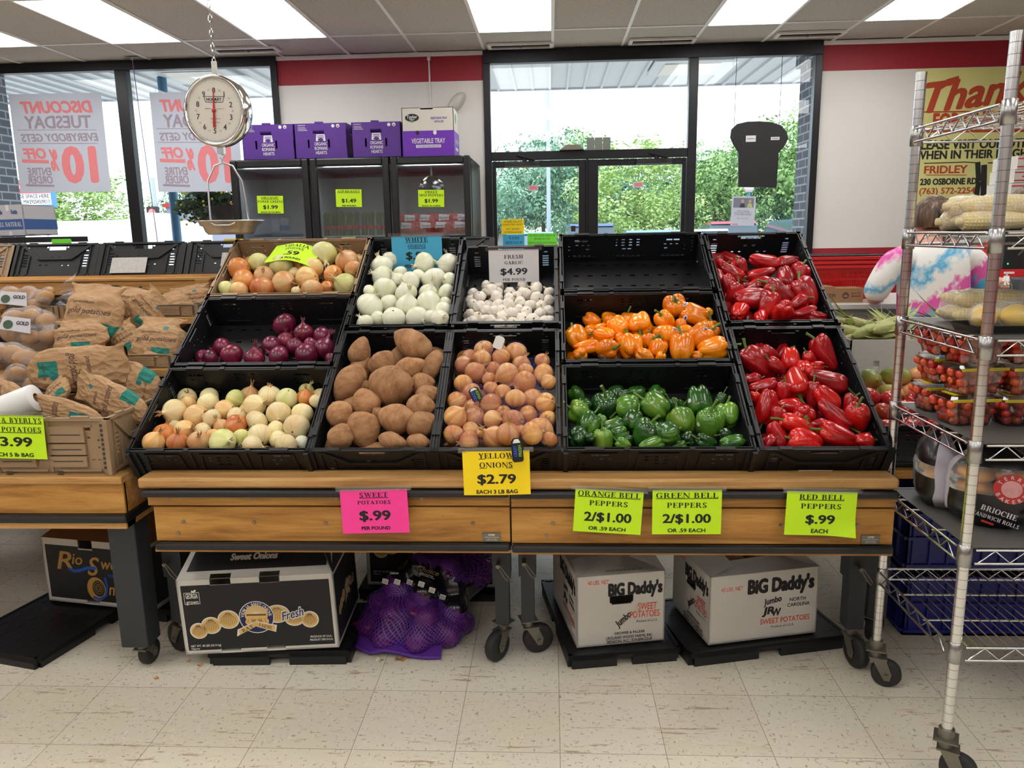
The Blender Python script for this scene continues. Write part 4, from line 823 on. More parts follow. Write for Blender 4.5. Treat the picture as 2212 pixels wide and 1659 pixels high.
# fruit stickers on a few peppers
from mathutils.bvhtree import BVHTree
M_STK = mat('fruit_sticker', srgb(222, 224, 228), .4); M_STKB = mat('fruit_sticker_blue', srgb(40, 62, 130), .4)
def sticker(objs, off, sc, zx, zy, w, h, ang, blue):
    d = ray(off[0]+zx/sc, off[1]+zy/sc).normalized(); best = None
    for o in objs:
        if (o.matrix_basis.translation-CAM).cross(d).length > .09: continue
        Mi = o.matrix_basis.inverted(); bv = BVHTree.FromPolygons([v.co for v in o.data.vertices], [tuple(p.vertices) for p in o.data.polygons]); lo = Mi @ CAM; ld = (Mi.to_3x3() @ d).normalized(); h_ = bv.ray_cast(lo, ld)
        if h_[0] is None: continue
        P = o.matrix_basis @ h_[0]; t = (P-CAM).length
        if best is None or t < best[0]: best = (t, o, P, (o.matrix_basis.to_3x3().inverted().transposed() @ h_[1]).normalized())
    if not best: return
    t, o, P, n = best; x = CR*math.cos(ang)+CU*math.sin(ang); x = (x-n*x.dot(n)).normalized(); M = o.matrix_basis.inverted() @ frame(P+n*.0008, x, z=n)
    b = MB(); b.add([M @ Vector((w*math.cos(2*PI*i/14), h*math.sin(2*PI*i/14), -.0012*(math.cos(2*PI*i/14)**2)*(w/.01)**2)) for i in range(14)], [tuple(range(14))]); 
    if blue: b.add([M @ Vector((x_*w, y_*h, .0004)) for x_, y_ in ((-.5, -.5), (.5, -.5), (.5, .3), (-.5, .3))], [(0, 1, 2, 3)], 1)
    b.build('fruit_sticker', [M_STK, M_STKB], o)
for q in ((1212, 740, .7), (1212, 862, 1.2), (1120, 967, -.6), (1398, 965, -.1), (1455, 886, 0), (470, 1215, -.6)): sticker(OPEP, (1190, 480), 4.174, q[0], q[1], .012, .008, q[2], True)
for q in ((1250, 440), (1330, 652)): sticker(GPEP, (1190, 760), 4.174, q[0], q[1], .0075, .0075, 0, False)
# ================================================================ price signs
def paper(name, col): return mat(name, col, .65, nz=(6, .03))
PC = {'lime': paper('lime_paper', srgb(196, 240, 20)), 'pink': paper('pink_paper', srgb(255, 62, 158)), 'yellow': paper('yellow_paper', srgb(250, 218, 10)), 'white': paper('white_paper', srgb(214, 212, 214)),
      'blue': paper('blue_paper', srgb(66, 166, 206)), 'green': paper('green_paper', srgb(112, 226, 60))}
M_TAPE = NT('clear_tape').glass((.97, .97, .97), .10, .15, .6)
def sign(name, label, c4, col, lines, Y=None, pts=None, bend=None, tape=True, group='price signs', ink=None, cat='price sign'):
    """c4: photo corners tl, tr, br, bl on the plane Y (or pts: 3-D corners); lines: (text, style, centre height 0..1, cap height 0..1, width 0..1, underline)"""
    q = pts or [at(p[0], p[1], Y=Y) for p in c4]
    tl, tr, br, bl = [Vector(p) for p in q]; o = (tl+tr+br+bl)/4; xa = ((tr-tl)+(br-bl))/2; ya = ((tl-bl)+(tr-br))/2; w, h = xa.length, ya.length
    M = frame(o, xa, y=ya); b = MB(); I4 = Matrix.Identity(4)
    b.sheet(lambda u, v: ((u-.5)*w, (v-.5)*h, 0), 14, 10, 0, True); n0 = len(b.v)
    b.sheet(lambda u, v: ((u-.5)*w, (.5-v)*h, -.0004), 14, 10, 0, True)
    for t, st, cy, ch, cw_, ul in lines:
        y = (cy-.5)*h; b.txt(t, cw_*w, ch*h, I4, 1, 0, y, st, bold=.045 if st == 'sans' else 0, lift=.0007)
        if ul: b.bx(-cw_*w*.5, cw_*w*.5, y-ch*h*.5-.022*h, y-ch*h*.5-.010*h, .0003, .0007, 1)
    if bend:
        b.v = [(p[0], p[1], p[2]+bend(p[0]/w, p[1]/h)) for p in b.v]
    o_ = b.build(name, [PC[col], ink or M_INK], None, label=label, cat=cat, group=group); o_.matrix_basis = M
    if tape:
        t = MB(); t.bx(-w*.56, w*.56, h*.47, h*.58, .0008, .0011); t.build('tape', M_TAPE, o_)
    return o_
SY = 2.262
sign('price_sign', 'pink sweet potatoes sign on the front of the left table', [(737, 1059), (882, 1056), (882, 1150), (738, 1153)], 'pink', [('SWEET', 'serif', .88, .105, .43, 1), ('POTATOES', 'serif', .71, .085, .5, 0), ('$.99', 'sans', .41, .21, .47, 0), ('PER POUND', 'sans', .12, .075, .43, 0)], SY)
sign('price_sign', 'yellow sign for 3 lb bags of yellow onions', [(998, 974), (1145, 974), (1145, 1066), (1003, 1071)], 'yellow', [('YELLOW', 'serif', .9, .12, .52, 1), ('ONIONS', 'serif', .69, .12, .5, 1), ('$2.79', 'sans', .37, .2, .58, 0), ('EACH 3 LB BAG', 'sans', .08, .085, .62, 0)], 2.26, bend=lambda x, y: .004*math.cos(x*3))
sign('price_sign', 'lime orange bell peppers sign on the right table', [(1241, 1056), (1388, 1062), (1386, 1157), (1240, 1146)], 'lime', [('ORANGE BELL', 'serif', .9, .115, .92, 1), ('PEPPERS', 'serif', .69, .115, .57, 0), ('2/$1.00', 'sans', .37, .2, .7, 0), ('OR .59 EACH', 'sans', .1, .08, .55, 0)], SY)
sign('price_sign', 'lime green bell peppers sign on the right table', [(1408, 1059), (1559, 1058), (1558, 1154), (1410, 1154)], 'lime', [('GREEN BELL', 'serif', .88, .115, .9, 1), ('PEPPERS', 'serif', .66, .115, .58, 0), ('2/$1.00', 'sans', .36, .19, .7, 0), ('OR .59 EACH', 'sans', .09, .08, .55, 0)], SY)
sign('price_sign', 'lime red bell peppers sign with a curled corner', [(1697, 1059), (1851, 1066), (1846, 1156), (1697, 1157)], 'lime', [('RED BELL', 'serif', .88, .115, .64, 1), ('PEPPERS', 'serif', .67, .115, .58, 0), ('$.99', 'sans', .37, .19, .42, 0), ('EACH', 'sans', .1, .09, .24, 0)], SY, bend=lambda x, y: .06*max(0, x-y-.55)**1.5)
sign('price_sign', 'white fresh garlic sign above the garlic', [(1055, 540), (1163, 538), (1165, 608), (1057, 611)], 'white', [('FRESH', 'serif', .78, .115, .38, 0), ('GARLIC', 'serif', .6, .095, .37, 0), ('$4.99', 'sans', .33, .19, .54, 0), ('PER POUND', 'serif', .08, .08, .46, 0)], 3.27, ink=mat('navy_ink', srgb(32, 34, 52), .6))
sign('price_sign', 'blue white onions sign standing behind the white onions', [(844, 511), (954, 508), (957, 590), (850, 592)], 'blue', [('WHITE', 'serif', .9, .12, .45, 1), ('ONIONS', 'serif', .73, .09, .36, 1), ('$.99', 'sans', .48, .19, .45, 0), ('PER POUND', 'sans', .2, .08, .5, 0)], 3.30)
_vp = []
for zx, zy, dw in ((1322, 197, .055), (1690, 184, .055), (1640, 345, .075), (1236, 325, .06)):
    px, py = 260+zx/3.95, 480+zy/3.95; d = ray(px, py); M_ = SLM(CX[1], 2*TIER); cw_ = M_.col[2].xyz; t_ = (CH+dw-.055-(CAM-M_.translation).dot(cw_))/d.dot(cw_); _vp.append(CAM+d*t_)
sign('price_sign', 'lime vidalia onions sign lying on the vidalia onions', None, 'lime', [('VIDALIA', 'serif', .86, .14, .55, 1), ('ONIONS', 'serif', .68, .11, .4, 1), ('.59', 'sans', .42, .2, .32, 0), ('PER POUND', 'sans', .14, .09, .5, 0)], pts=_vp, bend=lambda x, y: -.05*max(0, x+.1)**2+.008*math.cos(5*x))
sign('price_sign', 'lime gold potatoes sign on the tan potato crate', [(-52, 893), (97, 900), (98, 990), (-52, 990)], 'lime', [('LUNDS & BYERLYS', 'serif', .88, .115, .95, 1), ('GOLD POTATOES', 'serif', .67, .115, .92, 1), ('$3.99', 'sans', .39, .2, .62, 0), ('EACH 5 lb BAG', 'sans', .09, .085, .62, 0)], 2.325)
# ================================================================ cartons under the tables
M_CARD = mat('white_carton', srgb(206, 202, 194), .75, nz=(5, .05), bump=(120, .06, .001))
M_KRAFT = mat('brown_cardboard', srgb(150, 112, 78), .8, nz=(7, .1))
M_BLKC = mat('black_carton_print', srgb(24, 25, 27), .6)
M_ORI = mat('orange_red_ink', srgb(226, 84, 52), .6); M_NAVY = mat('navy_print', srgb(34, 34, 92), .6); M_GOLD = mat('onion_gold_print', srgb(224, 184, 112), .6); M_GOLDD = mat('onion_line_print', srgb(96, 76, 48), .6)
def ell(b, M, cx, cy, rx, ry, m, z=.001, n=24, a0=0, rot=0):
    c, s = math.cos(rot), math.sin(rot)
    b.poly([(cx+rx*math.cos(2*PI*i/n)*c-ry*math.sin(2*PI*i/n)*s, cy+rx*math.cos(2*PI*i/n)*s+ry*math.sin(2*PI*i/n)*c, z) for i in range(n)], m, M)
def pol(b, M, pts, m, z=.001): b.poly([(p[0], p[1], z) for p in pts], m, M)
def arctext(b, M, s, cx, cy, r, a0, a1, h, m, z=.0016):
    for i, ch in enumerate(s):
        a = math.radians(a0+(a1-a0)*i/max(1, len(s)-1))
        if ch == ' ': continue
        M2 = M @ Matrix.Translation((cx+r*math.cos(a), cy+r*math.sin(a), 0)) @ Matrix.Rotation(a-PI/2, 4, 'Z')
        b.txt(ch, None, h, M2, m, 0, 0, 'sans', lift=z, bold=.02)
_SZ = [0]
def seg(b, M, pts, w, m, z=.0012):
    for (x0, y0), (x1, y1) in zip(pts, pts[1:]):
        _SZ[0] = (_SZ[0]+1) % 9; zq = z+_SZ[0]*4e-5; l = math.hypot(x1-x0, y1-y0) or 1; nx, ny = -(y1-y0)/l*w/2, (x1-x0)/l*w/2
        pol(b, M, [(x0-nx, y0-ny), (x1-nx, y1-ny), (x1+nx, y1+ny), (x0+nx, y0+ny)], m, zq)
def carton(name, label, P0, P1, depth_, h, mats, front=(), left=(), right=(), tilt=0, cat='carton', group=None, th=.005):
    """open-topped box: P0, P1 bottom left/right corners of its front; holes per wall as (x0, x1, z0, z1)"""
    P0, P1 = Vector(P0), Vector(P1); w = (P1-P0).length; x = (P1-P0).normalized(); y = Vector((0, 0, 1)).cross(x).normalized(); M = frame(P0, x, y=y)
    t = thing(name, label, cat, group=group, M=M); b = MB()
    panel(b, w, h, th, list(front), Matrix.Identity(4)); panel(b, w, h, th, [], Matrix.Translation((w, depth_, 0)) @ MIR)
    panel(b, depth_, h, th, list(left), Matrix(((0, 1, 0, 0), (-1, 0, 0, depth_), (0, 0, 1, 0), (0, 0, 0, 1)))); panel(b, depth_, h, th, list(right), Matrix(((0, -1, 0, w), (1, 0, 0, 0), (0, 0, 1, 0), (0, 0, 0, 1))))
    b.bx(0, w, 0, depth_, 0, .006)
    MF = Matrix(((1, 0, 0, w/2), (0, 0, -1, 0), (0, 1, 0, h/2), (0, 0, 0, 1)))      # front face, centred, z towards the viewer
    ML = Matrix(((0, 0, -1, 0), (-1, 0, 0, depth_/2), (0, 1, 0, h/2), (0, 0, 0, 1)))
    MR = Matrix(((0, 0, 1, w), (1, 0, 0, depth_/2), (0, 1, 0, h/2), (0, 0, 0, 1)))
    return t, b, w, MF, ML, MR
def flat_crate(label, cx, cy, rz, w=.6, d=.4, h=.052):
    t = thing('folded_crate', label, 'crate', (cx, cy, 0), rz, 'folded black crates on the floor'); b = MB()
    b.bx(-w/2, w/2, -d/2, d/2, h-.010, h-.002)
    for s in (-1, 1):
        for q in (-1, 1): b.bx(q*w*.27-w*.2, q*w*.27+w*.2, s*d/2-.008*(1+s), s*d/2+.008*(1-s), 0 if True else .01, h-.01); b.bx(s*w/2-.008*(1+s), s*w/2+.008*(1-s), q*d*.27-d*.2, q*d*.27+d*.2, 0, h-.01)
        b.bx(-w/2, w/2, s*d/2-.006*(1+s), s*d/2+.006*(1-s), h-.022, h); b.bx(s*w/2-.006*(1+s), s*w/2+.006*(1-s), -d/2, d/2, h-.022, h)
    for i in range(9):
        for j in range(5): b.bx(-w*.42+i*w*.105-.013, -w*.42+i*w*.105+.013, -d*.38+j*d*.19-.006, -d*.38+j*d*.19+.006, h-.004, h-.0012, 1)
    b.build('base', [M_CRATE, M_BUMP], t); return t
# --- vidalia sweet onion carton
flat_crate('folded black crate under the black sweet onions carton', -.97, 2.63, .04, .5, .36)
ob, b, w, MF, ML, MR = carton('onion_carton', 'black sweet onions carton with a white border, under the left table', (-1.283, 2.425, .050), (-.748, 2.455, .068), .37, .277, None,
    front=[(.115, .187, .254, .277), (.285, .355, .254, .277), (.125, .195, 0, .02), (.285, .350, 0, .022)], cat='carton')
h = .277; fw, fh = w/2, h/2
panel(b, w-.026, h-.036, .0006, [(.102, .174, h-.039, h-.036), (.272, .342, h-.039, h-.036), (.112, .182, -.001, .004), (.272, .337, -.001, .006)], Matrix.Translation((.013, -.0008, .016)), 1)
for s_, MM, dd in ((1, MR, .37), (-1, ML, .37)): b.add([(-dd/2+.014, -h/2+.014, .0008), (dd/2-.014, -h/2+.014, .0008), (dd/2-.014, h/2-.014, .0008), (-dd/2+.014, h/2-.014, .0008)], [(0, 1, 2, 3)], 1, False, MM)
def ray_art(b, MF, sc=1.0, full=True):
    def T(x): return x*sc
    on = [(-.205, -.045, .027, .026), (-.16, -.027, .031, .028), (-.098, -.008, .034, .031), (.072, .004, .040, .030), (.13, -.018, .030, .022), (.183, -.022, .027, .027)]
    for cx, cy, rx, ry in on: ell(b, MF, T(cx), T(cy), T(rx+.004), T(ry+.004), 2, .0012)
    for cx, cy, rx, ry in on:
        ell(b, MF, T(cx), T(cy), T(rx), T(ry), 4, .0016)
        for k in range(-4, 5): seg(b, MF, [(T(cx+k*rx*.04), T(cy+ry*.8)), (T(cx+k*rx*.17), T(cy+ry*.2)), (T(cx+k*rx*.2), T(cy-ry*.75+abs(k)*ry*.08))], T(.0013), 5, .0019)
    ell(b, MF, 0, T(-.004), T(.061), T(.060), 2, .002); ell(b, MF, 0, T(-.004), T(.058), T(.057), 3, .0023); ell(b, MF, 0, T(.005), T(.040), T(.036), 4, .0026)
    for k in range(-5, 6): seg(b, MF, [(0, T(.01)), (T(.036*math.sin(k*.28)), T(.008+.03*math.cos(k*.28)))], T(.001), 2, .0028)
    seg(b, MF, [(T(-.034), T(.006)), (T(.034), T(.004))], T(.006), 5, .0028)
    for cx in (-.022, .002, .024): ell(b, MF, T(cx), T(-.020), T(.018), T(.014), 4, .003); seg(b, MF, [(T(cx-.006), T(-.010)), (T(cx-.01), T(-.022))], T(.0012), 5, .0032); seg(b, MF, [(T(cx+.004), T(-.008)), (T(cx+.008), T(-.024))], T(.0012), 5, .0032)
    arctext(b, MF, "VIDALIA SWEET ONIONS", 0, T(-.004), T(.0485), 172, 8, T(.0105), 2, .0029)
    pol(b, MF, [(T(-.075), T(-.072)), (T(-.006), T(-.038)), (T(-.004), T(-.02+.0)), (T(-.004), T(-.018)), (T(-.07), T(-.046))], 2, .0034); pol(b, MF, [(T(-.004), T(-.038)), (T(.062), T(-.062)), (T(.068), T(-.036)), (T(-.004), T(-.018))], 2, .0034)
    pol(b, MF, [(T(-.064), T(-.066)), (T(-.004), T(-.036)), (T(-.004), T(-.021)), (T(-.066), T(-.048))], 4, .0037); pol(b, MF, [(T(-.004), T(-.036)), (T(.056), T(-.058)), (T(.062), T(-.038)), (T(-.004), T(-.021))], 4, .0037)
    b.txt('RAY', T(.044), T(.0125), MF @ Matrix.Translation((T(-.035), T(-.043), 0)) @ Matrix.Rotation(.42, 4, 'Z'), 5, 0, 0, 'serif', lift=.004); b.txt('FARMS', T(.046), T(.0125), MF @ Matrix.Translation((T(.028), T(-.039), 0)) @ Matrix.Rotation(-.32, 4, 'Z'), 5, 0, 0, 'serif', lift=.004)
    Mf = MF @ Matrix.Translation((T(.125), T(.003), 0)) @ Matrix.Rotation(.22, 4, 'Z')
    b.txt('Fresh', T(.086), T(.034), Mf, 2, 0, 0, 'sans', lift=.0042, bold=.13, shear=.35); b.txt('Fresh', T(.080), T(.030), Mf, 3, 0, 0, 'sans', lift=.0046, bold=.02, shear=.35)
ray_art(b, MF @ Matrix.Translation((-.006, -.005, 0)))
b.txt('GEORGIA', .042, .018, MF, 2, -fw+.048, fh-.058, lift=.0014, bold=.04); b.txt('grown', .042, .013, MF, 2, -fw+.048, fh-.080, lift=.0014, bold=.02)
for q in ((-.026, .026, .0), (-.026, .026, -.042)): seg(b, MF, [(-fw+.048+q[0], fh-.046+q[2]), (-fw+.048+q[1], fh-.046+q[2])], .0016, 2)
for q in (-.026, .026): seg(b, MF, [(-fw+.048+q, fh-.046), (-fw+.048+q, fh-.088)], .0016, 2)
ell(b, MF, -fw+.06, fh-.040, .006, .0035, 2, .0014, rot=.7); ell(b, MF, -fw+.052, fh-.042, .005, .003, 2, .0014, rot=2.3)
b.txt('NET WT. 40 LBS (18.14 kg)', .105, .0075, MF, 2, -fw+.075, -fh+.032, lift=.0014); b.txt('Oignons', .03, .006, MF, 2, -fw+.037, -fh+.022, lift=.0014)
b.txt('PRODUCE OF U.S.A.', .075, .007, MF, 2, fw-.058, -fh+.046, lift=.0014); b.txt('PRODUIT DES E-U.A.', .08, .007, MF, 2, fw-.058, -fh+.034, lift=.0014)
ray_art(b, MR, .6)
b.build('body', [M_CARD, M_BLKC, M_WINK, M_NAVY, M_GOLD, M_GOLDD], ob)
f = MB(); FL = Matrix.Translation((0, .002, h)) @ Matrix.Rotation(math.radians(40), 4, 'X'); FM = Matrix(((1, 0, 0, w/2), (0, 1, 0, .06), (0, 0, 1, 0), (0, 0, 0, 1)))
f.prism([(.0, 0), (.115, 0), (.115, .02), (.187, .02), (.187, 0), (.285, 0), (.285, .02), (.355, .02), (.355, 0), (w, 0), (w-.012, .112), (.03, .116)], -.004, 0, 0, FL @ Matrix.Rotation(PI, 4, 'X') @ Matrix.Scale(-1, 4, (0, 1, 0)) if False else FL)
FT = FL @ Matrix(((1, 0, 0, 0), (0, 1, 0, 0), (0, 0, 1, 0), (0, 0, 0, 1)))
f.poly([(.03, .030, .0012), (w-.022, .030, .0012), (w-.026, .102, .0012), (.046, .105, .0012)], 1, FT); f.txt('Sweet Onions', .165, .024, FT, 2, w*.48, .078, 'serifmix' if False else 'sans', lift=.002, bold=.09, shear=.12)
f.build('front_flap', [M_CARD, M_BLKC, M_WINK], ob)
f = MB(); f.prism([(0, 0), (.36, 0), (.34, .13), (.02, .13)], 0, .004, 0, Matrix.Translation((w, .005, h)) @ Matrix.Rotation(PI/2, 4, 'Z') @ Matrix.Rotation(math.radians(70), 4, 'X')); f.build('side_flap', [M_BLKC], ob)
f = MB(); f.prism([(0, 0), (w, 0), (w-.02, .13), (.02, .13)], 0, .004, 0, Matrix.Translation((0, .366, h)) @ Matrix.Rotation(math.radians(60), 4, 'X')); f.build('back_flap', [M_KRAFT], ob)
# second carton of the same kind, in the shade behind
ob2, b, w, MF, ML, MR = carton('onion_carton', 'black sweet onions carton in the shade behind the purple onion bag', (-.77, 2.98, .052), (-.235, 2.96, .052), .36, .30, None)
b.add([(-w/2+.014, -.15+.014, .0008), (w/2-.014, -.15+.014, .0008), (w/2-.014, .15-.014, .0008), (-w/2+.014, .15-.014, .0008)], [(0, 1, 2, 3)], 1, False, MF); ray_art(b, MF @ Matrix.Translation((-.0, .045, 0))); b.txt('NET WT. 40 LBS (18.14 kg)', .1, .007, MF, 2, -.19, -.09, lift=.0014)
b.txt('Oignons', .03, .006, MF, 2, -.225, -.1, lift=.0014); b.build('body', [M_CARD, M_BLKC, M_WINK, M_NAVY, M_GOLD, M_GOLDD], ob2)
f = MB(); f.bx(0, w, 0, .18, .296, .3); f.bx(0, w, .185, .36, .296, .3); f.build('top_flap', M_KRAFT, ob2)
flat_crate('folded black crate under the carton behind the purple onion bag', -.5, 3.14, 0, .6, .4)
# --- sweet potato cartons
def bigdaddy(b, MF, w, h, wide):
    if wide:
        b.txt('40 LBS. NET', .082, .015, MF, 2, -w*.30, h*.30, lift=.001, bold=.01); b.txt("BiG Daddy's", w*.62, .048, MF, 1, w*.15, h*.30, lift=.001, bold=.11)
        b.txt('Jumbo', .07, .022, MF @ Matrix.Rotation(.15, 4, 'Z'), 1, w*.08, h*.05, lift=.001, bold=.05, shear=.2); b.txt('JR', .048, .026, MF, 1, w*.04, -h*.08, lift=.001, bold=.07, shear=.15); b.txt('W', .036, .026, MF, 1, w*.115, -h*.115, lift=.0013, bold=.07, shear=.1)
        b.txt('NORTH', .062, .013, MF, 1, w*.31, h*.05, lift=.001, bold=.02); b.txt('CAROLINA', .086, .013, MF, 1, w*.32, -h*.03, lift=.001, bold=.02)
        b.txt('SWEET POTATOES', .19, .019, MF, 2, w*.2, -h*.24, lift=.001, bold=.02); b.txt('Produce of U.S.A.', .09, .009, MF, 1, w*.18, -h*.33, lift=.001, bold=.0)
    else:
        b.txt('40 LBS. NET', .075, .015, MF, 2, -w*.26, h*.41, lift=.001, bold=.01); b.txt("BiG Daddy's", w*.62, .042, MF, 1, w*.16, h*.29, lift=.001, bold=.11)
        b.txt('SWEET', .068, .024, MF, 2, w*.30, h*.02, lift=.001, bold=.02); b.txt('POTATOES', .108, .024, MF, 2, w*.27, -h*.09, lift=.001, bold=.02); b.txt('Produce of U.S.A.', .076, .009, MF, 1, w*.3, -h*.19, lift=.001, bold=0)
        b.txt('Jumbo', .066, .024, MF @ Matrix.Translation((w*.02, -h*.14, 0)) @ Matrix.Rotation(.7, 4, 'Z'), 1, 0, 0, lift=.001, bold=.05, shear=.2)
        b.txt('GROWER & PACKER', .11, .0095, MF, 1, w*.1, -h*.34, lift=.001, bold=.02); b.txt('J.ROLAND WOOD FARMS, INC.', .172, .0105, MF, 1, w*.1, -h*.40, lift=.001, bold=.02); b.txt('BENSON, N.C. 919-894-2318', .162, .0105, MF, 1, w*.1, -h*.455, lift=.001, bold=.02)
BDM = [M_CARD, M_INK, M_ORI, M_KRAFT]
hole = lambda w, h: [(w*.37, w*.64, h*.60, h*.70), (w*.39, w*.62, h*.575, h*.60)]
bd, b, w, MF, ML, MR = carton('sweet_potato_carton', 'white sweet potato carton turned end-on, under the right table', (.080, 2.49, .054), (.390, 2.552, .054), .41, .262, None, front=hole(.316, .262))
bigdaddy(b, MF, w, .262, False); bigdaddy(b, ML, .41, .262, True); b.build('body', BDM, bd)
f = MB(); h = .262
f.add([(0, 0, h), (w, 0, h), (w-.006, .10, h+.022), (.16, .125, h+.026), (.05, .115, h+.024), (.006, .1, h+.022)], [(0, 1, 2, 3, 4, 5)], 0); f.txt('DO NOT STORE BELOW 50 F - 10 C', .13, .008, frame((w*.55, .02, h+.0055), (1, 0, 0), y=(0, 1, .22)), 1, 0, 0, lift=.001)
f.build('front_flap', BDM, bd)
f = MB(); f.add([(0, 0, h+.001), (0, .41, h+.001), (.10, .38, h+.042), (.10, .05, h+.036)], [(0, 1, 2, 3)], 0); f.build('side_flap', BDM, bd)
f = MB(); f.add([(w, .41, h+.001), (w, 0, h+.001), (w-.11, .06, h+.036), (w-.11, .36, h+.042)], [(0, 1, 2, 3)], 0); f.build('side_flap', BDM, bd)
bd2, b, w, MF, ML, MR = carton('sweet_potato_carton', 'white sweet potato carton with its long side to the aisle, top open', (.537, 2.514, .056), (.936, 2.612, .056), .318, .252, None, left=hole(.318, .252))
bigdaddy(b, MF, w, .252, True); bigdaddy(b, ML, .318, .252, False); b.build('body', BDM, bd2); h = .252
for nm, q in (('front_flap', [(0, 0, h), (w, 0, h), (w-.10, .10, h+.014), (.10, .095, h+.010)]), ('side_flap', [(0, .318, h+.002), (0, 0, h+.002), (.10, .03, h+.022), (.12, .29, h+.024)]), ('side_flap', [(w, 0, h+.002), (w, .318, h+.002), (w-.115, .29, h+.026), (w-.09, .03, h+.022)]), ('back_flap', [(w, .318, h), (0, .318, h), (.1, .2, h+.016), (w-.1, .2, h+.016)])):
    f = MB(); f.add(q, [(0, 1, 2, 3)], 0); f.build(nm, BDM, bd2)
for k, (x, y, a, bdx) in enumerate(((.13, .15, .3, bd2), (.25, .17, 1.9, bd2), (.19, .22, 1.2, bd2), (.10, .12, .5, bd), (.2, .17, 1.5, bd), (.12, .26, 2.4, bd))):
    p = bdx.matrix_basis @ Vector((x, y, .225 if bdx is bd2 else .18)); o = put('sweet_potato', SP[k % 5][0], label=('%s sweet potato from the left inside the open white carton' % nth(k)) if k < 3 else ('%s sweet potato behind the hand hole of the end-on carton' % nth(k-3)), cat='sweet potato', group='sweet potatoes in the cartons'); o.matrix_basis = Matrix.Translation(p) @ Matrix.Rotation(a, 4, 'Z') @ Matrix.Rotation(PI/2, 4, 'Y')
flat_crate('folded black crate under the end-on sweet potato carton', .195, 2.77, PI/2+.17, .6, .395)
flat_crate('folded black crate under the open sweet potato carton', .71, 2.73, .24, .6, .4)
# --- rio sweet onion carton, left
flat_crate('empty folded black crate lying in front of the rio onion carton', -1.93, 2.735, 1.33, .6, .4, .045)
rio, b, w, MF, ML, MR = carton('onion_carton', 'black rio onion carton with brown flaps, under the left potato table', (-2.03, 2.815, .055), (-1.55, 2.729, .055), .44, .27, None, front=[(.17, .235, .235, .27), (.18, .24, 0, .02)])
h = .27; M_RGOLD = mat('ochre_print', srgb(186, 140, 66), .6); M_RBLUE = mat('blue_print', srgb(22, 84, 190), .6)
panel(b, w-.03, h-.046, .0006, [(.155, .22, h-.058, h-.046)], Matrix.Translation((.015, -.0008, .018)), 1)
b.add([(-.22+.016, -h/2+.02, .0008), (.22-.016, -h/2+.02, .0008), (.22-.016, h/2-.014, .0008), (-.22+.016, h/2-.014, .0008)], [(0, 1, 2, 3)], 1, False, MR)
for MM, s_ in ((MF, 1.0), (MR, .85)):
    b.txt('R', .075*s_, .075*s_, MM, 3, -.145*s_, .045*s_, lift=.0014, bold=.02, shear=.25); b.txt('io', .05*s_, .045*s_, MM, 3, -.085*s_, .055*s_, lift=.0014, bold=.02, shear=.25); b.txt('S', .06*s_, .075*s_, MM, 3, -.012*s_, .03*s_, lift=.0014, bold=.02, shear=.3); b.txt('weet', .12*s_, .045*s_, MM, 3, .085*s_, .045*s_, lift=.0014, bold=.02, shear=.25)
    seg(b, MM, [(-.13*s_, .012*s_), (-.10*s_, .003*s_), (-.07*s_, .01*s_), (-.04*s_, .022*s_), (0, .024*s_)], .013*s_, 4, .0017)
    ell(b, MM, -.01*s_, -.065*s_, .043*s_, .05*s_, 3, .0014); ell(b, MM, 0, -.062*s_, .028*s_, .034*s_, 1, .0017); 
    for q in (.02, .012, .006): ell(b, MM, 0, -.06*s_, q*s_+.002, q*1.2*s_+.002, 3, .0018+.0002*(.02-q)/.01); ell(b, MM, 0, -.06*s_, q*s_, q*1.2*s_, 1, .0019+.0002*(.02-q)/.01)
    seg(b, MM, [(.036*s_, -.012*s_), (.042*s_, -.05*s_), (.03*s_, -.09*s_), (0, -.108*s_), (-.03*s_, -.1*s_)], .010*s_, 4, .0022); b.txt('nions', .13*s_, .05*s_, MM, 3, .11*s_, -.06*s_, lift=.0014, bold=.02, shear=.25); b.txt('MEDIUM', .04*s_, .011*s_, MM, 4, .07*s_, -.004*s_, lift=.0014)
b.build('body', [M_CARD, M_BLKC, M_WINK, M_RGOLD, M_RBLUE], rio)
for nm, q in (('front_flap', [(0, 0, h), (w, 0, h), (w-.01, .21, h+.05), (.01, .21, h+.05)]), ('back_flap', [(w, .44, h), (0, .44, h), (.01, .24, h+.04), (w-.01, .24, h+.04)]), ('side_flap', [(w, 0, h+.002), (w, .44, h+.002), (w-.03, .4, h+.11), (w-.03, .06, h+.10)])):
    f = MB(); f.add(q, [(0, 1, 2, 3)], 0); f.build(nm, [M_KRAFT], rio)
flat_crate('folded black crate under the rio onion carton', -1.74, 2.98, -.18, .56, .38)
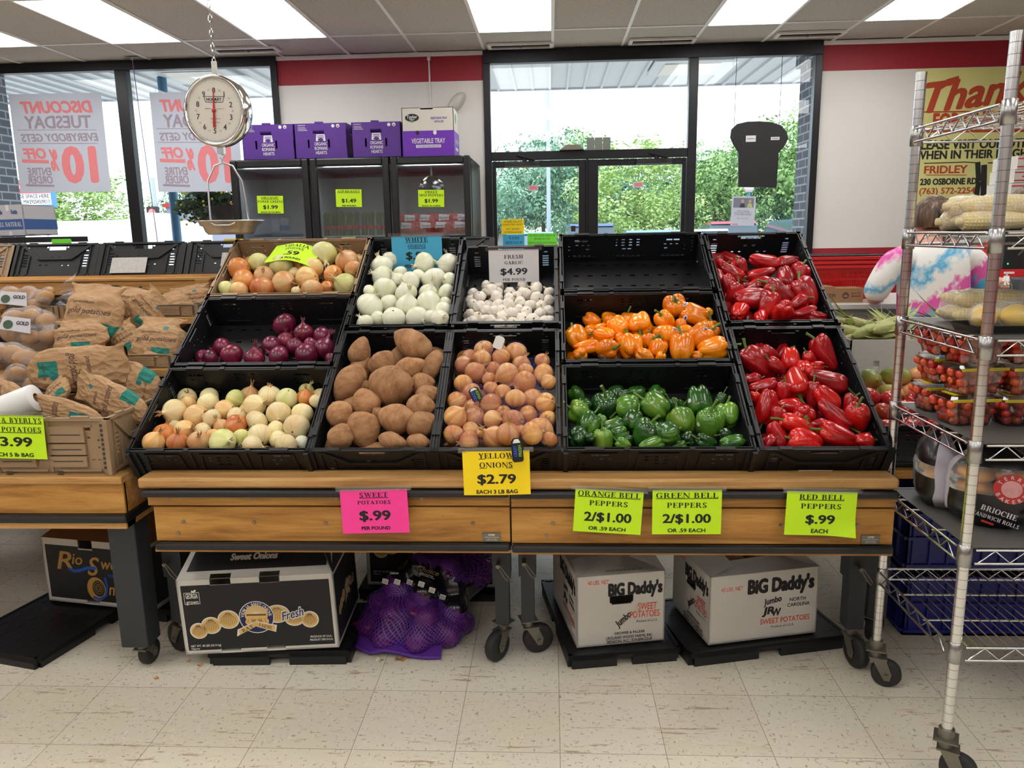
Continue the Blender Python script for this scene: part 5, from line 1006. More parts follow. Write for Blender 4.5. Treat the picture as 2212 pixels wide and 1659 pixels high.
# ================================================================ net bags of onions
def net_mat(name, col, sc, line, fill=.12):
    t = NT(name); uv = t.n('ShaderNodeTexCoord').outputs['UV']; s = t.sep(t.mapping(uv, (sc, sc, 1), (0, 0, .78)))
    f = t.math('MAXIMUM', t.math('LESS_THAN', t.math('FRACT', s[0]), line), t.math('LESS_THAN', t.math('FRACT', s[1]), line))
    t.P(col=col, rough=.4, alpha=t.math('MAXIMUM', f, fill)); return t.m
def shell(name, mats, spheres, center, parent=None, inflate=.003, nu=40, nv=24, pick=None, squash=None, smooth=2, taut=False, **k):
    """bag drawn over a cluster of bulbs: in every direction out to the outermost bulb, then slackened"""
    c = Vector(center); R = []
    for j in range(nv+1):
        row = []
        for i in range(nu):
            th, ph = PI*j/nv, 2*PI*i/nu; d = Vector((math.sin(th)*math.cos(ph), math.sin(th)*math.sin(ph), math.cos(th))); best = .02
            for p, r in spheres:
                v = Vector(p)-c; a = v.dot(d); q = v.length_squared-a*a; rr = r+inflate
                if q < rr*rr and a > 0: best = max(best, a+math.sqrt(rr*rr-q))
            row.append(best)
        R.append(row)
    for _ in range(smooth):
        N = [r[:] for r in R]
        for j in range(nv+1):
            for i in range(nu):
                nb = [R[j][(i+1) % nu], R[j][i-1], R[max(0, j-1)][i], R[min(nv, j+1)][i]]; N[j][i] = max(sum(nb)/4 if taut else R[j][i]*.4+sum(nb)*.15, R[j][i] if taut else (R[j][i]*.97 if R[j][i] > sum(nb)/4 else 0))
        R = N
    vs = []; fs = []
    for j in range(nv+1):
        for i in range(nu):
            th, ph = PI*j/nv, 2*PI*i/nu; d = Vector((math.sin(th)*math.cos(ph), math.sin(th)*math.sin(ph), math.cos(th))); vs.append(c+d*R[j][i])
    fs = [(j*nu+i, (j+1)*nu+i, (j+1)*nu+(i+1) % nu, j*nu+(i+1) % nu) for j in range(nv) for i in range(nu)]
    b = MB(); b.add(vs, fs, 0, True); 
    if pick: b.mi = [pick(sum((vs[i] for i in f), Vector())/4) for f in fs]
    me = b.mesh(name, mats); uvl = me.uv_layers.new(name='uv'); 
    for pl in me.polygons:
        for li, vi in zip(pl.loop_indices, pl.vertices):
            j, i = divmod(vi, nu); uvl.data[li].uv = ((i if not (i == 0 and pl.vertices[3] == vi) and not (i == 0 and pl.vertices[2] == vi) else nu)/nu*2.0, j/nv)
    return put(name, me, parent, **k)
M_BNET = net_mat('blue_net', srgb(50, 88, 200), 40, .026, .0); M_PNET = net_mat('purple_net', srgb(96, 46, 150), 60, .24, .22)
def cluster(sel): return [(o.matrix_basis.translation, .045*o.matrix_basis.to_scale().x*1.0) for o in NET if sel(o.matrix_basis.translation)]
_M3 = SLM(CX[3], 0).inverted()
M_TAGB = mat('black_tag', srgb(18, 18, 22), .35)
M_BLUEI = mat('blue_ink', srgb(60, 90, 220), .5); M_GRNI = mat('green_ink', srgb(120, 170, 60), .5)
for k, (u0, u1, v0, v1, lab) in enumerate(((-.2, .0, .33, .6, 'blue net onion bag at the back left of the crate'), (.0, .2, .33, .6, 'blue net onion bag at the back right of the crate'), (-.2, .2, .0, .16, 'blue net onion bag at the front rim of the crate'), (-.2, .2, .16, .33, 'blue net onion bag across the middle of the crate'))):
    def ins(p): q = _M3 @ p; return u0 <= q.x < u1 and v0 <= q.y < v1
    S = cluster(ins)
    if not S: continue
    c = sum((Vector(p) for p, r in S), Vector())/len(S)
    bag = shell('net_bag', M_BNET, [(Vector(p)-c, r) for p, r in S], (0, 0, 0), label=lab, cat='net bag', group='net bags of yellow onions', smooth=1); bag.location = c
    tp = {0: None, 1: (1078, 738, .0), 3: (1026, 850, .0), 2: (1117, 970, .0)}[k]
    if tp:
        d = ray(tp[0], tp[1]).normalized(); dist = min((Vector(p)-CAM).length-r for p, r in S if ((Vector(p)-CAM)-d*(Vector(p)-CAM).dot(d)).length < r+.05) if k != 2 else (at(1117, 970, Y=2.25)-CAM).length
        P = CAM+d*(dist-.012)-c; ang = {1: -.35, 3: .45, 2: .1}[k]
        t = MB(); MT = frame(P, CR*math.cos(ang)+CU*math.sin(ang), y=CU*math.cos(ang)-CR*math.sin(ang)); hh = .033 if k == 2 else .020
        t.prism([(-.017, -hh), (-.012, -hh-.006), (.012, -hh-.006), (.017, -hh), (.017, hh*.7), (.009, hh), (-.009, hh), (-.017, hh*.7)], -.0008, .0008, 0, MT)
        if k != 1:
            MV = MT @ Matrix.Rotation(PI/2, 4, 'Z'); t.txt('CRAZY', .034, .009, MV, 1, -.006, .006, lift=.0014, bold=.05); t.txt('FRESH', .034, .009, MV, 2, -.006, -.008, lift=.0014, bold=.05)
            pol(t, MT, [(-.012, hh*.55), (.012, hh*.55), (.006, hh*.9), (-.006, hh*.9)], 3, .0014)
        else: pol(t, MT, [(-.010, -.008), (.010, -.008), (.010, .01), (-.010, .01)], 3, .0014)
        t.build('tag', [M_TAGB if k != 1 else M_WHITE, M_BLUEI, M_GRNI, M_WINK], bag)
# purple bag of red onions leaning on the floor
PB = []
rr = random.Random(4); c0 = Vector((-.52, 2.68, .0))
for lay, (n, rad, z, sh) in enumerate(((9, .165, .046, 0), (7, .14, .118, .02), (5, .105, .19, .05), (3, .06, .25, .09))):
    for i in range(n):
        a = 2*PI*i/n+lay*.5; PB.append((c0+Vector((rad*math.cos(a)*1.08+sh*.8, rad*.82*math.sin(a)+sh*.7, z)), rr.uniform(.042, .048)))
for i in range(3): PB.append((c0+Vector((-.06+.06*i, .02*(i-1), .05+.07*(i % 2))), .045))
for i in range(6): PB.append((c0+Vector((.20+.04*(i % 2), .12+.05*(i % 3), .16+.05*(i//2))), .044))
for i, (p, r) in enumerate(PB):
    me, parts, R0 = OP['r'][i % 3]; o = put('red_onion', me, label='red onion inside the purple net bag on the floor', cat='onion', group='red onions in the purple net bag'); o.matrix_basis = Matrix.Translation(p) @ Euler((rr.random()*6, rr.random()*6, 0)).to_matrix().to_4x4() @ Matrix.Scale(r/R0*.96, 4)
M_FILM = mat('black_label_film', srgb(16, 14, 26), .25, coat=.4)
cc = c0+Vector((.05, .03, .12))
nb = Vector((.42, .25, .87)).normalized()
bag = shell('net_bag', [M_PNET, M_FILM], [(p-cc, r) for p, r in PB], (0, 0, 0), pick=lambda p: 1 if .035 < p.dot(nb) < .125 else 0, smooth=9, taut=True, nu=64, nv=40, inflate=.005, label='purple net bag of red onions slumped on the floor', cat='net bag'); bag.location = cc
hem = [(-.735, 2.575, .006), (-.70, 2.535, .02), (-.655, 2.515, .012), (-.60, 2.505, .03), (-.55, 2.50, .024), (-.50, 2.50, .01), (-.45, 2.495, .008), (-.40, 2.50, .006)]
h_ = MB(); h_.tube([Vector(p)-cc for p in hem], .007, 8); h_.add([q for p in hem for q in (Vector(p)-cc, Vector(p)-cc+Vector((0, .05, .02)))], [(2*i, 2*i+2, 2*i+3, 2*i+1) for i in range(len(hem)-1)], 0, True); h_.build('bottom_hem', mat('purple_hem', srgb(86, 38, 140), .6), bag)
lb = MB(); d0 = (at(900, 1250, Y=2.5)-CAM)
def hit(px, py):
    d = ray(px, py).normalized(); best = None
    for p, r in PB:
        v = p-CAM; a = v.dot(d); q = v.length_squared-a*a; R2 = r+.016
        if q < R2*R2: t = a-math.sqrt(R2*R2-q); best = t if best is None else min(best, t)
    return (CAM+d*(best if best else 2.75)), d
for i, (px, py) in enumerate(((832, 1256), (858, 1257), (885, 1258), (910, 1262), (933, 1275), (956, 1290))):
    P, d = hit(px, py); MT = frame(P-cc-d*.012, CR*.93-CU*.3, y=CU*.93+CR*.3-d*.6)
    pol(lb, MT, [(-.011, -.012), (.011, -.012), (.011, .012), (-.011, .012)], 0, 0)
    for q in range(4): seg(lb, MT, [(-.009, -.007+.0045*q), (.009, -.007+.0045*q)], .0016, 1, .0006)
    lb.build('barcode', [M_WINK, M_INK], bag); lb = MB()
P, d = hit(925, 1232); MT = frame(P-cc-d*.02, CR*.94-CU*.3, y=CU*.93+CR*.3-d*.7)
lb.txt('Choice', .085, .024, MT, 2, 0, 0, lift=.001, bold=.03, shear=.3); lb.txt('PRODUCE OF USA', .05, .005, MT, 0, 0, -.022, lift=.001); lb.txt('NET WT. 25 LBS. (11.34 kg)', .06, .005, MT, 0, 0, -.03, lift=.001)
lb.build('lettering', [M_WINK, M_INK, mat('olive_ink', srgb(120, 104, 70), .6)], bag); lb = MB(); P, d = hit(852, 1238); MT = frame(P-cc-d*.012, CR, y=CU-d*.4); lb.txt('ONIONS', .03, .008, MT, 0, 0, 0, lift=.001)
lb.build('small_lettering', [M_WINK, M_INK], bag)
# dry onion skins lying on the floor
for i, (px, py, s) in enumerate(((865, 1423, .02), (432, 1437, .010), (408, 1428, .008), (338, 1465, .008), (820, 1425, .014))):
    p = at(px, py, Z=.003); b = MB(); b.sheet(lambda u, v: ((u-.5)*2*s*(1-.5*abs(v-.5)), (v-.5)*1.3*s, .003+.006*math.sin(u*4+i)*math.cos(v*3)), 6, 4); o = b.build('onion_skin', mat('fallen_skin', srgb(190, 124, 70), .6) if i != 4 else M_DRYW, None, label='papery %s onion skin on the floor %s' % (('large brown', 'in front of the purple bag'), ('small brown', 'just left of the folded crate'), ('tiny orange', 'by the black carton corner'), ('tiny red', 'near the left table caster'), ('pale', 'left of the large brown skin'))[i], cat='onion skin'); o.location = (p.x, p.y, 0)
# ================================================================ hanging scale
def T(x, y, z): return Matrix.Translation((x, y, z))
RX90 = Matrix.Rotation(PI/2, 4, 'X')
sc_c = at(471, 241, Y=3.38); SCX, SCY, SCZ = sc_c.x, sc_c.y, sc_c.z
ch = thing('scale_chain', 'thin steel chain from the ceiling holding the round scale', 'chain', (SCX, SCY, SCZ+.2)); b = MB()
zt = 3.046-(SCZ+.2); n = int(zt/.028)
for i in range(n+1):
    z = i*.028; a = (i % 2)*PI/2; L = [(.0075*math.cos(q)*math.cos(a), .0075*math.cos(q)*math.sin(a), z+.017*math.sin(q)) for q in [2*PI*k/10 for k in range(10)]]
    if z+.017 < zt: b.tube(L, .0019, 5, 0, closed=True)
b.cyl((0, 0, zt-.03), (0, 0, zt), .004, 8); b.build('chain_links', M_CHROME, ch); MB().cyl((0, 0, zt-.006), (0, 0, zt), .02, 16).build('ceiling_hook', M_STEEL, ch)
sc = thing('hanging_scale', 'round chrome hanging produce scale with a white dial and steel pan', 'scale', (SCX, SCY, SCZ)); DR = .141
MD = Matrix.Rotation(-.17, 4, 'Z') @ RX90 @ Matrix.Rotation(-.06, 4, 'Z')
b = MB(); prof = [(.005, -.055), (DR*.8, -.055), (DR*.97, -.042), (DR+.004, -.02), (DR+.004, .022), (DR+.002, .030), (DR-.008, .034), (DR-.012, .028)]; b.lathe(prof, 64, 0, MD); b.build('housing', M_CHROME, sc)
M_DIAL = mat('dial_white', srgb(226, 222, 212), .35); M_DBLUE = mat('dial_navy', srgb(30, 28, 62), .5); M_NEED = mat('needle_red', srgb(190, 22, 30), .4)
b = MB(); b.poly([((DR-.011)*math.cos(2*PI*i/64), (DR-.011)*math.sin(2*PI*i/64), .026) for i in range(64)], 0, MD)
DM = MD @ T(0, 0, .026)
for i in range(200):
    a = 2*PI*i/200; r0 = DR-.015; r1 = r0-(.010 if i % 10 == 0 else (.007 if i % 5 == 0 else .0045)); c, s = math.cos(a), math.sin(a); seg(b, DM, [(r0*c, r0*s), (r1*c, r1*s)], .0007, 1, .0008)
for i in range(10):
    a = PI/2-2*PI*i/10; b.txt(str(i), None, .021, DM, 1, .081*math.cos(a), .081*math.sin(a), lift=.001, bold=.015)
    a -= PI/10; b.txt('1/2', .009, .007, DM, 2, .085*math.cos(a), .085*math.sin(a), lift=.001, bold=.0)
for q in (((-.046, .056), (.046, .056)), ((.046, .056), (.040, .034)), ((.040, .034), (-.040, .034)), ((-.040, .034), (-.046, .056))): seg(b, DM, q, .0022, 1, .001)
b.txt('HOBART', .070, .0105, DM, 1, 0, .045, lift=.001, bold=.05); b.txt('MODEL PR30-1', .03, .003, DM, 2, -.028, .008, lift=.001); b.txt('CAP. 30 x 1 oz', .03, .003, DM, 2, .030, .008, lift=.001)
b.txt('HONEST WEIGHT ONLY', .045, .003, DM, 2, .004, -.032, lift=.001); b.txt('NOT LEGAL FOR TRADE', .04, .003, DM, 2, .004, -.047, lift=.001); b.build('dial', [M_DIAL, M_DBLUE, mat('dial_grey', srgb(110, 108, 112), .5)], sc)
b = MB(); b.prism([(-.0015, .088), (.0015, .088), (.0042, 0), (.0058, -.068), (-.0058, -.068), (-.0042, 0)], .030, .0315, 0, MD); b.lathe([(.0003, .033), (.009, .0325), (.009, .0305)], 16, 0, MD); b.build('needle', M_NEED, sc)
t_ = NT('dial_glass').glass((1, 1, 1), .0, 0, .10); b = MB(); b.lathe([(.0005, .042), (DR*.5, .040), (DR-.010, .033)], 48, 0, MD); b.build('dial_cover', t_, sc)
b = MB(); b.bx(-.012, .012, -.004, .004, DR, DR+.06); b.build('hanger', M_WHITE, sc, bevel=.003)
b = MB(); b.bx(-.014, .014, -.012, .012, -DR-.032, -DR); b.tube([(0, 0, -DR-.032), (.010, 0, -DR-.042), (0, 0, -DR-.054), (-.008, 0, -DR-.047)], .003, 8); b.build('hook', M_STEEL, sc)
pz = at(496, 480, Y=SCY).z-SCZ; px_ = at(497, 480, Y=SCY).x-SCX; hz = at(478, 352, Y=SCY).z-SCZ
b = MB()
for s_ in (-1, 1):
    ex = px_*(.9 if s_ > 0 else .6)
    b.tube([(0, 0, hz), (s_*.035+.004, s_*.01, hz-.012), (s_*.062+px_*.3, s_*.03, hz-.075), (s_*.066+px_, s_*.045, pz+.012)], .0042, 8)
b.tube([(0, 0, -DR-.054), (0, 0, hz)], .003, 6); b.build('bail', M_STEEL, sc)
b = MB(); b.lathe([(.0005, -.052), (.092, -.052), (.104, -.040), (.112, -.018), (.124, -.014), (.128, 0), (.142, .003), (.143, .007), (.128, .006), (.122, -.010), (.108, -.014), (.1, -.038), (.09, -.048), (.0005, -.048)], 48, 0, T(px_, 0, pz)); b.tube([(px_+.07, -.118, pz-.004), (px_+.05, -.128, pz-.014), (px_-.01, -.13, pz-.014), (px_-.03, -.122, pz-.004)], .0035, 6); b.build('pan', mat('pan_steel', (.86, .86, .86), .34, .85), sc)
# ================================================================ coolers with cartons on top
M_FRAME = mat('black_cooler_frame', srgb(24, 25, 28), .3); M_COOLIN = mat('cooler_liner', srgb(196, 202, 206), .5)
t_ = NT('cooler_led'); t_.P(col=(1, 1, 1), ecol=(.78, .93, 1), estr=26); M_LED = t_.m
M_CGLASS = NT('cooler_glass').glass((.86, .88, .90), .12, 0, .4)
ct = thing('glass_door_cooler', 'three-door black glass cooler standing against the wall', 'cooler', (-1.61, 6.4, 0)); W3 = .653
b = MB(); b.bx(-.98, .98, .02, .78, .0, .12); b.bx(-.98, .98, .02, .78, 2.04, 2.07); b.bx(-.98, -.95, .02, .78, .12, 2.04); b.bx(.95, .98, .02, .78, .12, 2.04); b.bx(-.98, .98, .755, .78, .12, 2.04); b.build('cabinet', [M_FRAME], ct, bevel=.006)
b = MB(); b.bx(-.95, .95, .745, .754, .12, 2.04); b.bx(-.949, -.944, .05, .745, .12, 2.04); b.bx(.944, .949, .05, .745, .12, 2.04); b.bx(-.944, .944, .05, .745, .12, .14); b.bx(-.944, .944, .05, .745, 2.02, 2.039)
for x in (-.3265, .3265): b.bx(x-.004, x+.004, .06, .745, .14, 2.02)
b.build('liner', M_COOLIN, ct)
for z in (.45, .8, 1.15, 1.46): MB().bx(-.94, .94, .08, .74, z, z+.012).build('shelf', M_COOLIN, ct)
for k in (-1, 0, 1):
    x = k*W3; d = MB(); w2, tz, bz = W3/2-.006, 2.085, .1
    d.bx(x-w2, x-w2+.055, -.035, .02, bz, tz); d.bx(x+w2-.055, x+w2, -.035, .02, bz, tz); d.bx(x-w2+.055, x+w2-.055, -.035, .02, tz-.062, tz); d.bx(x-w2+.055, x+w2-.055, -.035, .02, bz, bz+.06)
    do = d.build('door', M_FRAME, ct, bevel=.012); MB().bx(x-w2+.05, x+w2-.05, -.014, -.008, bz+.05, tz-.055).build('glass_pane', M_CGLASS, do); MB().bx(x-.22, x+.22, .024, .046, 2.033, 2.038).build('led_strip', M_LED, ct)
def tagsign(label, c, lines): sign('price_sign', label, c, 'lime', lines, 6.37, tape=False, group='price signs on the cooler doors')
tagsign('lime organic power greens sign on the left cooler door', [(555, 423), (611, 423), (613, 461), (557, 461)], [('ORGANIC', 'serif', .88, .14, .68, 1), ('POWER GREENS', 'serif', .67, .13, .97, 0), ('$1.99', 'sans', .36, .2, .57, 0), ('EACH 24 OZ BAG', 'sans', .07, .08, .75, 0)])
tagsign('lime asparagus sign on the middle cooler door', [(725, 409), (781, 409), (782, 447), (726, 447)], [('ASPARAGUS', 'serif', .88, .13, .86, 1), ('$1.49', 'sans', .36, .2, .57, 0), ('PER POUND', 'sans', .07, .08, .55, 0)])
tagsign('lime sweet mini peppers sign on the right cooler door', [(903, 410), (959, 410), (960, 447), (904, 447)], [('SWEET', 'serif', .88, .13, .5, 1), ('MINI PEPPERS', 'serif', .68, .13, .93, 0), ('$1.99', 'sans', .36, .2, .52, 0), ('EACH 16 oz BAG', 'sans', .07, .08, .7, 0)])
M_ASP = mat('asparagus_green', srgb(74, 104, 52), .6, nz=(30, .3)); M_ASPB = mat('asparagus_band', srgb(176, 34, 40), .5)
ab = None
for i in range(9):
    x = -1.61-.25+.062*i; lab = 'green asparagus bunch %s from the left in the middle cooler' % nth(i); z = 1.475
    if ab is None:
        ab = thing('asparagus_bunch', lab, 'asparagus', (x, 6.52, z), 0, 'asparagus bunches in the cooler'); b = MB(); rr = random.Random(2)
        for q in range(16):
            r = .024*math.sqrt(rr.random()); a = rr.random()*6.3; h = .17+.03*rr.random(); px, py = r*math.cos(a), r*math.sin(a); b.tube([(px, py, 0), (px*1.05, py*1.05, h*.8), (px*1.2, py*1.2, h*.92), (px*1.2, py*1.2, h)], [.005, .0045, .0058, .001], 6)
        b.build('stalks', M_ASP, ab); MB().lathe([(.029, .05), (.030, .055), (.030, .075), (.029, .08)], 16).build('band', M_ASPB, ab)
    else: dup(ab, label=lab, loc=(x, 6.52+.02*(i % 2), z))
M_PBAG = mat('pepper_bag_film', srgb(190, 30, 34), .25, coat=.4, nz=(24, .5)); M_PBW = mat('bag_white', srgb(214, 206, 210), .35)
pb = None
for i in range(8):
    x = -.957-.235+.148*(i % 4); z = 1.475+.062*(i//4); lab = 'red bag of mini peppers %s from the left, %s row in the right cooler' % (nth(i % 4), ('lower', 'upper')[i//4])
    if pb is None:
        pb = thing('mini_pepper_bag', lab, 'bag', (x, 6.55, z), 0, 'bags of mini peppers in the cooler'); b = MB()
        def f(u, v): a = (u-.5)*2; c = (v-.5)*2; return (a*.085, -.075*(1-a*a*.5)*math.cos(c*1.4)-.02*noise.noise(Vector((a*3, c*3, 1))), .05+c*.055+.01*noise.noise(Vector((a*4, c*2, 5))))
        b.sheet(f, 16, 12); b.mi = [1 if 3 < (q % 16) < 12 and 5 < q//16 < 11 else 0 for q in range(len(b.mi))]; b.bx(-.08, .08, -.03, .05, 0, .09); b.txt('Sweet', .07, .022, frame((0, -.088, .07), (1, 0, 0), z=(0, -1, .25)), 2, 0, 0, lift=.004, shear=.2)
        b.build('film', [M_PBAG, M_PBW, mat('grey_print', srgb(120, 110, 116), .5)], pb)
    else: dup(pb, label=lab, loc=(x+.012*(i//4), 6.55+.05*(i//4), z)).rotation_euler = (0, 0, .25*math.sin(i*2.1))
# cartons on the cooler
M_PURP = mat('purple_carton', srgb(84, 42, 138), .5, nz=(4, .06)); M_PUR2 = mat('violet_carton', srgb(104, 40, 172), .45); M_WPRN = mat('white_print', srgb(222, 220, 224), .6)
def romaine(label, px0, px1, slot):
    P0 = at(px0, 337, Y=6.44); P1 = at(px1, 336, Y=6.44); P0.z = P1.z = 2.088
    t, b, w, MF, ML, MR = carton('romaine_carton', label, P0, P1, .30, .275, None, front=[(.152, .242, .195, .222), (.105, .12, .085, .15), (.27, .285, .085, .15)], group='purple romaine cartons on the cooler')
    b.txt('ORGANIC', .105, .024, MF, 1, .0, -.022, lift=.001, bold=.02); b.txt('ROMAINE', .105, .024, MF, 1, .0, -.056, lift=.001, bold=.02); b.txt('HEARTS', .09, .024, MF, 1, .0, -.090, lift=.001, bold=.02)
    pol(b, MF, [(-.04, .0), (.04, .0), (.034, .052), (-.034, .052)], 1); ell(b, MF, 0, .012, .022, .012, 0, .0014); seg(b, MF, [(-.026, .04), (.028, .04)], .006, 0, .0014); seg(b, MF, [(-.026, .028), (.028, .028)], .005, 0, .0014); b.txt('ORGANIC', .05, .009, MF, 0, 0, .006, lift=.0018)
    ell(b, MF, .105, .115, .013, .013, 1); ell(b, MF, .145, .115, .014, .014, 1); ell(b, MF, .145, .112, .008, .006, 2, .0014)
    b.txt('REFRIGERATE', .06, .007, MF, 1, -.15, .122, lift=.001); 
    for q in range(3): seg(b, MF, [(-.18, .106-.011*q), (-.12+.008*q, .106-.011*q)], .003, 1)
    b.txt('ROMAINE', .06, .02, MR, 1, 0, .09, lift=.001); seg(b, MR, [(-.04, .06), (.04, .06)], .02, 1)
    b.build('body', [M_PURP, M_WPRN, M_KRAFT], t); MB().bx(.01, w-.01, .01, .28, .262, .268).bx(w*.4, w*.55, -.002, .03, .275, .287).build('lid', M_PURP, t); return t
romaine('purple romaine carton behind the round scale', 526, 637, 0); romaine('purple romaine carton, middle of the three', 639, 751, 1); romaine('purple romaine carton next to the white vegetable tray carton', 762, 868, 2)
P0 = at(871, 335, Y=6.42); P1 = at(982, 333, Y=6.42); P0.z = P1.z = 2.088
t, b, w, MF, ML, MR = carton('vegetable_tray_carton', 'white and violet vegetable tray carton on the cooler', P0, P1, .34, .372, None, front=[(.15, .25, .357, .372)])
h = .372
for MM, ww in ((MF, w), (MR, .34), (ML, .34)): pol(b, MM, [(-ww/2, -h/2), (ww/2, -h/2), (ww/2, .01), (-ww/2, .01)], 1, .0008)
b.txt('VEGETABLE TRAY', .27, .036, MF, 2, 0, -.068, lift=.0014, bold=.02); pol(b, MF, [(-.1, -.12), (.1, -.12), (.1, -.098), (-.1, -.098)], 2, .0012); b.txt('WITH EVERYTHING RANCH DIP', .18, .012, MF, 1, 0, -.109, lift=.0016); b.txt('VEGETABLE TRAY', .135, .016, MF, 1, .09, .105, lift=.0012, bold=.02); b.txt('WITH DIP', .075, .016, MF, 1, .09, .078, lift=.0012, bold=.02)
ell(b, MF, -.125, .11, .056, .030, 3, .001); b.txt('Taylor', .085, .024, MF, 2, -.125, .117, lift=.0016, bold=.02); b.txt('FARMS', .04, .008, MF, 2, -.125, .096, lift=.0016); ell(b, MF, -.125, .083, .014, .009, 4, .0014); ell(b, MF, -.085, -.005, .014, .017, 3, .0014); ell(b, MF, .055, -.005, .014, .017, 2, .0014)
ell(b, MR, -.06, .11, .04, .04, 4, .001); b.txt('VEGETABLE TRAY', .2, .03, MR, 2, 0, -.068, lift=.0014, bold=.02); pol(b, MR, [(-.08, -.135), (.08, -.135), (.08, -.112), (-.08, -.112)], 2, .0012)
b.build('body', [M_CARD, M_PUR2, M_WPRN, M_BLKC, mat('leaf_print', srgb(70, 150, 70), .6)], t); MB().bx(0, w, 0, .34, h-.004, h).build('lid', M_CARD, t)
# ================================================================ things on the wall and windows
MB().bx(-.006, .006, -.012, 0, 2.56, 3.046).bx(-.014, .014, -.018, 0, 2.98, 3.01).build('conduit', M_WHITE, None, label='white conduit strip running down the wall above the cooler', cat='conduit').location = (-1.065, WY, 0)
wl = thing('wall_light', 'white tilted battery lamp on the wall above the vegetable tray carton', 'wall lamp', (-.83, WY, 2.62)); b = MB(); Mw = Matrix.Rotation(.72, 4, 'Y')
b.lathe([(.001, -.065), (.03, -.062), (.052, -.04), (.058, .0)], 24, 0, Mw @ Matrix.Diagonal((1, 1, 1, 1)) @ Matrix.Rotation(-PI/2, 4, 'X') @ Matrix.Scale(1.9, 4, (0, 1, 0)) @ T(0, 0, .0)); b.v = [(x, min(0, -abs(y)), z) for x, y, z in b.v]; b.build('lamp_body', mat('lamp_ivory', srgb(196, 194, 184), .35), wl)
M_POST = mat('backlit_paper', srgb(192, 200, 216), .8); M_PRED = mat('faded_red_paint', srgb(226, 132, 138), .8); M_PGRY = mat('faded_brown_paint', srgb(160, 146, 160), .8)
for lab, c in (('discount poster on the left pane of the left window', [(22, 204), (218, 200), (240, 414), (41, 416)]), ('discount poster partly behind the round scale', [(325, 199), (512, 198), (524, 412), (340, 416)])):
    sg = sign('window_poster', lab, c, 'white', [], WY-.012, tape=False, group='posters on the left window', cat='poster'); sg.data.materials[0] = M_POST
    q = [at(p[0], p[1], Y=WY-.012) for p in c]; w = (q[1]-q[0]).length; h = (q[0]-q[3]).length; b = MB(); MI = Matrix.Scale(-1, 4, (1, 0, 0))
    for tx, wd, hh, x, y, m, sh in (('DISCOUNT', .8, .11, 0, .365, 0, .18), ('TUESDAY', .74, .12, 0, .215, 1, 0), ('EVERYBODY GETS', .86, .075, 0, .06, 1, .2), ('10', .40, .34, -.19, -.22, 0, 0), ('%', .1, .2, .09, -.17, 0, .2), ('OFF', .26, .10, .30, -.10, 0, .15), ('ENTIRE', .27, .075, .27, -.285, 1, .1), ('ORDER', .28, .075, .27, -.37, 1, .1)):
        b.txt(tx, wd*w, hh*h, MI, m, x*w, y*h, bold=.08 if m == 0 else .05, shear=sh, lift=-.0011)
    for y, m, x0, x1, t_w in ((.13, 1, -.42, .46, .006), (-.005, 1, -.42, .46, .006), (-.185, 0, .15, .45, .035), (-.435, 1, .12, .44, .02)): b.add([((-x0)*w, (y-t_w/2)*h, .0011), ((-x1)*w, (y-t_w/2)*h+.01, .0011), ((-x1)*w, (y+t_w/2)*h+.01, .0011), ((-x0)*w, (y+t_w/2)*h, .0011)], [(0, 1, 2, 3)], m)
    b.v = [(x, y, abs(z)+.0004) for x, y, z in b.v]; b.build('painted_lettering', [M_PRED, M_PGRY], sg)
# bread-slice shaped sign seen from behind, hung on two cords in the side window
P = [at(1577+x*125, 262+y*145, Y=WY-.03) for x, y in ((.14, .98), (.14, .46), (.06, .36), (0, .24), (.02, .12), (.12, .04), (.3, .005), (.5, 0), (.7, .01), (.88, .06), (.98, .16), (1.0, .26), (.94, .37), (.84, .47), (.80, .99))]
bs = thing('hanging_sign', 'black slice-shaped sign hanging in the side window, seen from behind', 'sign', P[7]); c0_ = P[7]
b = MB(); b.prism([(p.x-c0_.x, p.z-c0_.z) for p in P], -.012, .012, 0, Matrix(((1, 0, 0, 0), (0, 0, -1, 0), (0, 1, 0, 0), (0, 0, 0, 1)))); b.build('board', M_BLACK, bs, bevel=.006)
b = MB(); MS = frame((0, -.0135, 0), (1, 0, 0), z=(0, -1, 0))
for x0, x1, y0, y1 in ((1610, 1632, 293, 307), (1664, 1683, 296, 303)):
    a_, c_ = at(x0, y1, Y=WY-.03)-c0_, at(x1, y0, Y=WY-.03)-c0_; pol(b, MS, [(a_.x, a_.z), (c_.x, a_.z), (c_.x, c_.z), (a_.x, c_.z)], 0); seg(b, MS, [(a_.x+.01, (a_.z+c_.z)/2), (c_.x-.01, (a_.z+c_.z)/2)], .006, 1, .0016)
b.build('sticker', [M_WPRN, mat('sticker_grey', srgb(120, 120, 120), .6)], bs)
b = MB()
for px in (1586, 1683): p = at(px, 275, Y=WY-.03)-c0_; b.tube([(p.x, 0, p.z-.03), (p.x, 0, 2.93-c0_.z)], .0025, 6)
b.build('cord', M_BLACK, bs)
fl = sign('flyer', 'small photo flyer taped to the side window below the black sign', [(1580, 424), (1632, 424), (1630, 488), (1579, 487)], 'white', [('Now Hiring', 'sans', .5, .035, .5, 0), ('School Bus Drivers', 'sans', .44, .03, .75, 0), ('in the Public Schools', 'sans', .38, .03, .7, 0), ('apply online today', 'sans', .25, .02, .5, 0)], WY-.012, tape=False, cat='flyer', group=None, ink=mat('flyer_ink', srgb(110, 112, 140), .7)); fl.data.materials[0] = M_POST
b = MB(); I4 = Matrix.Identity(4)
pol(b, I4, [(-.09, .03), (.09, .03), (.09, .115), (-.09, .115)], 0)
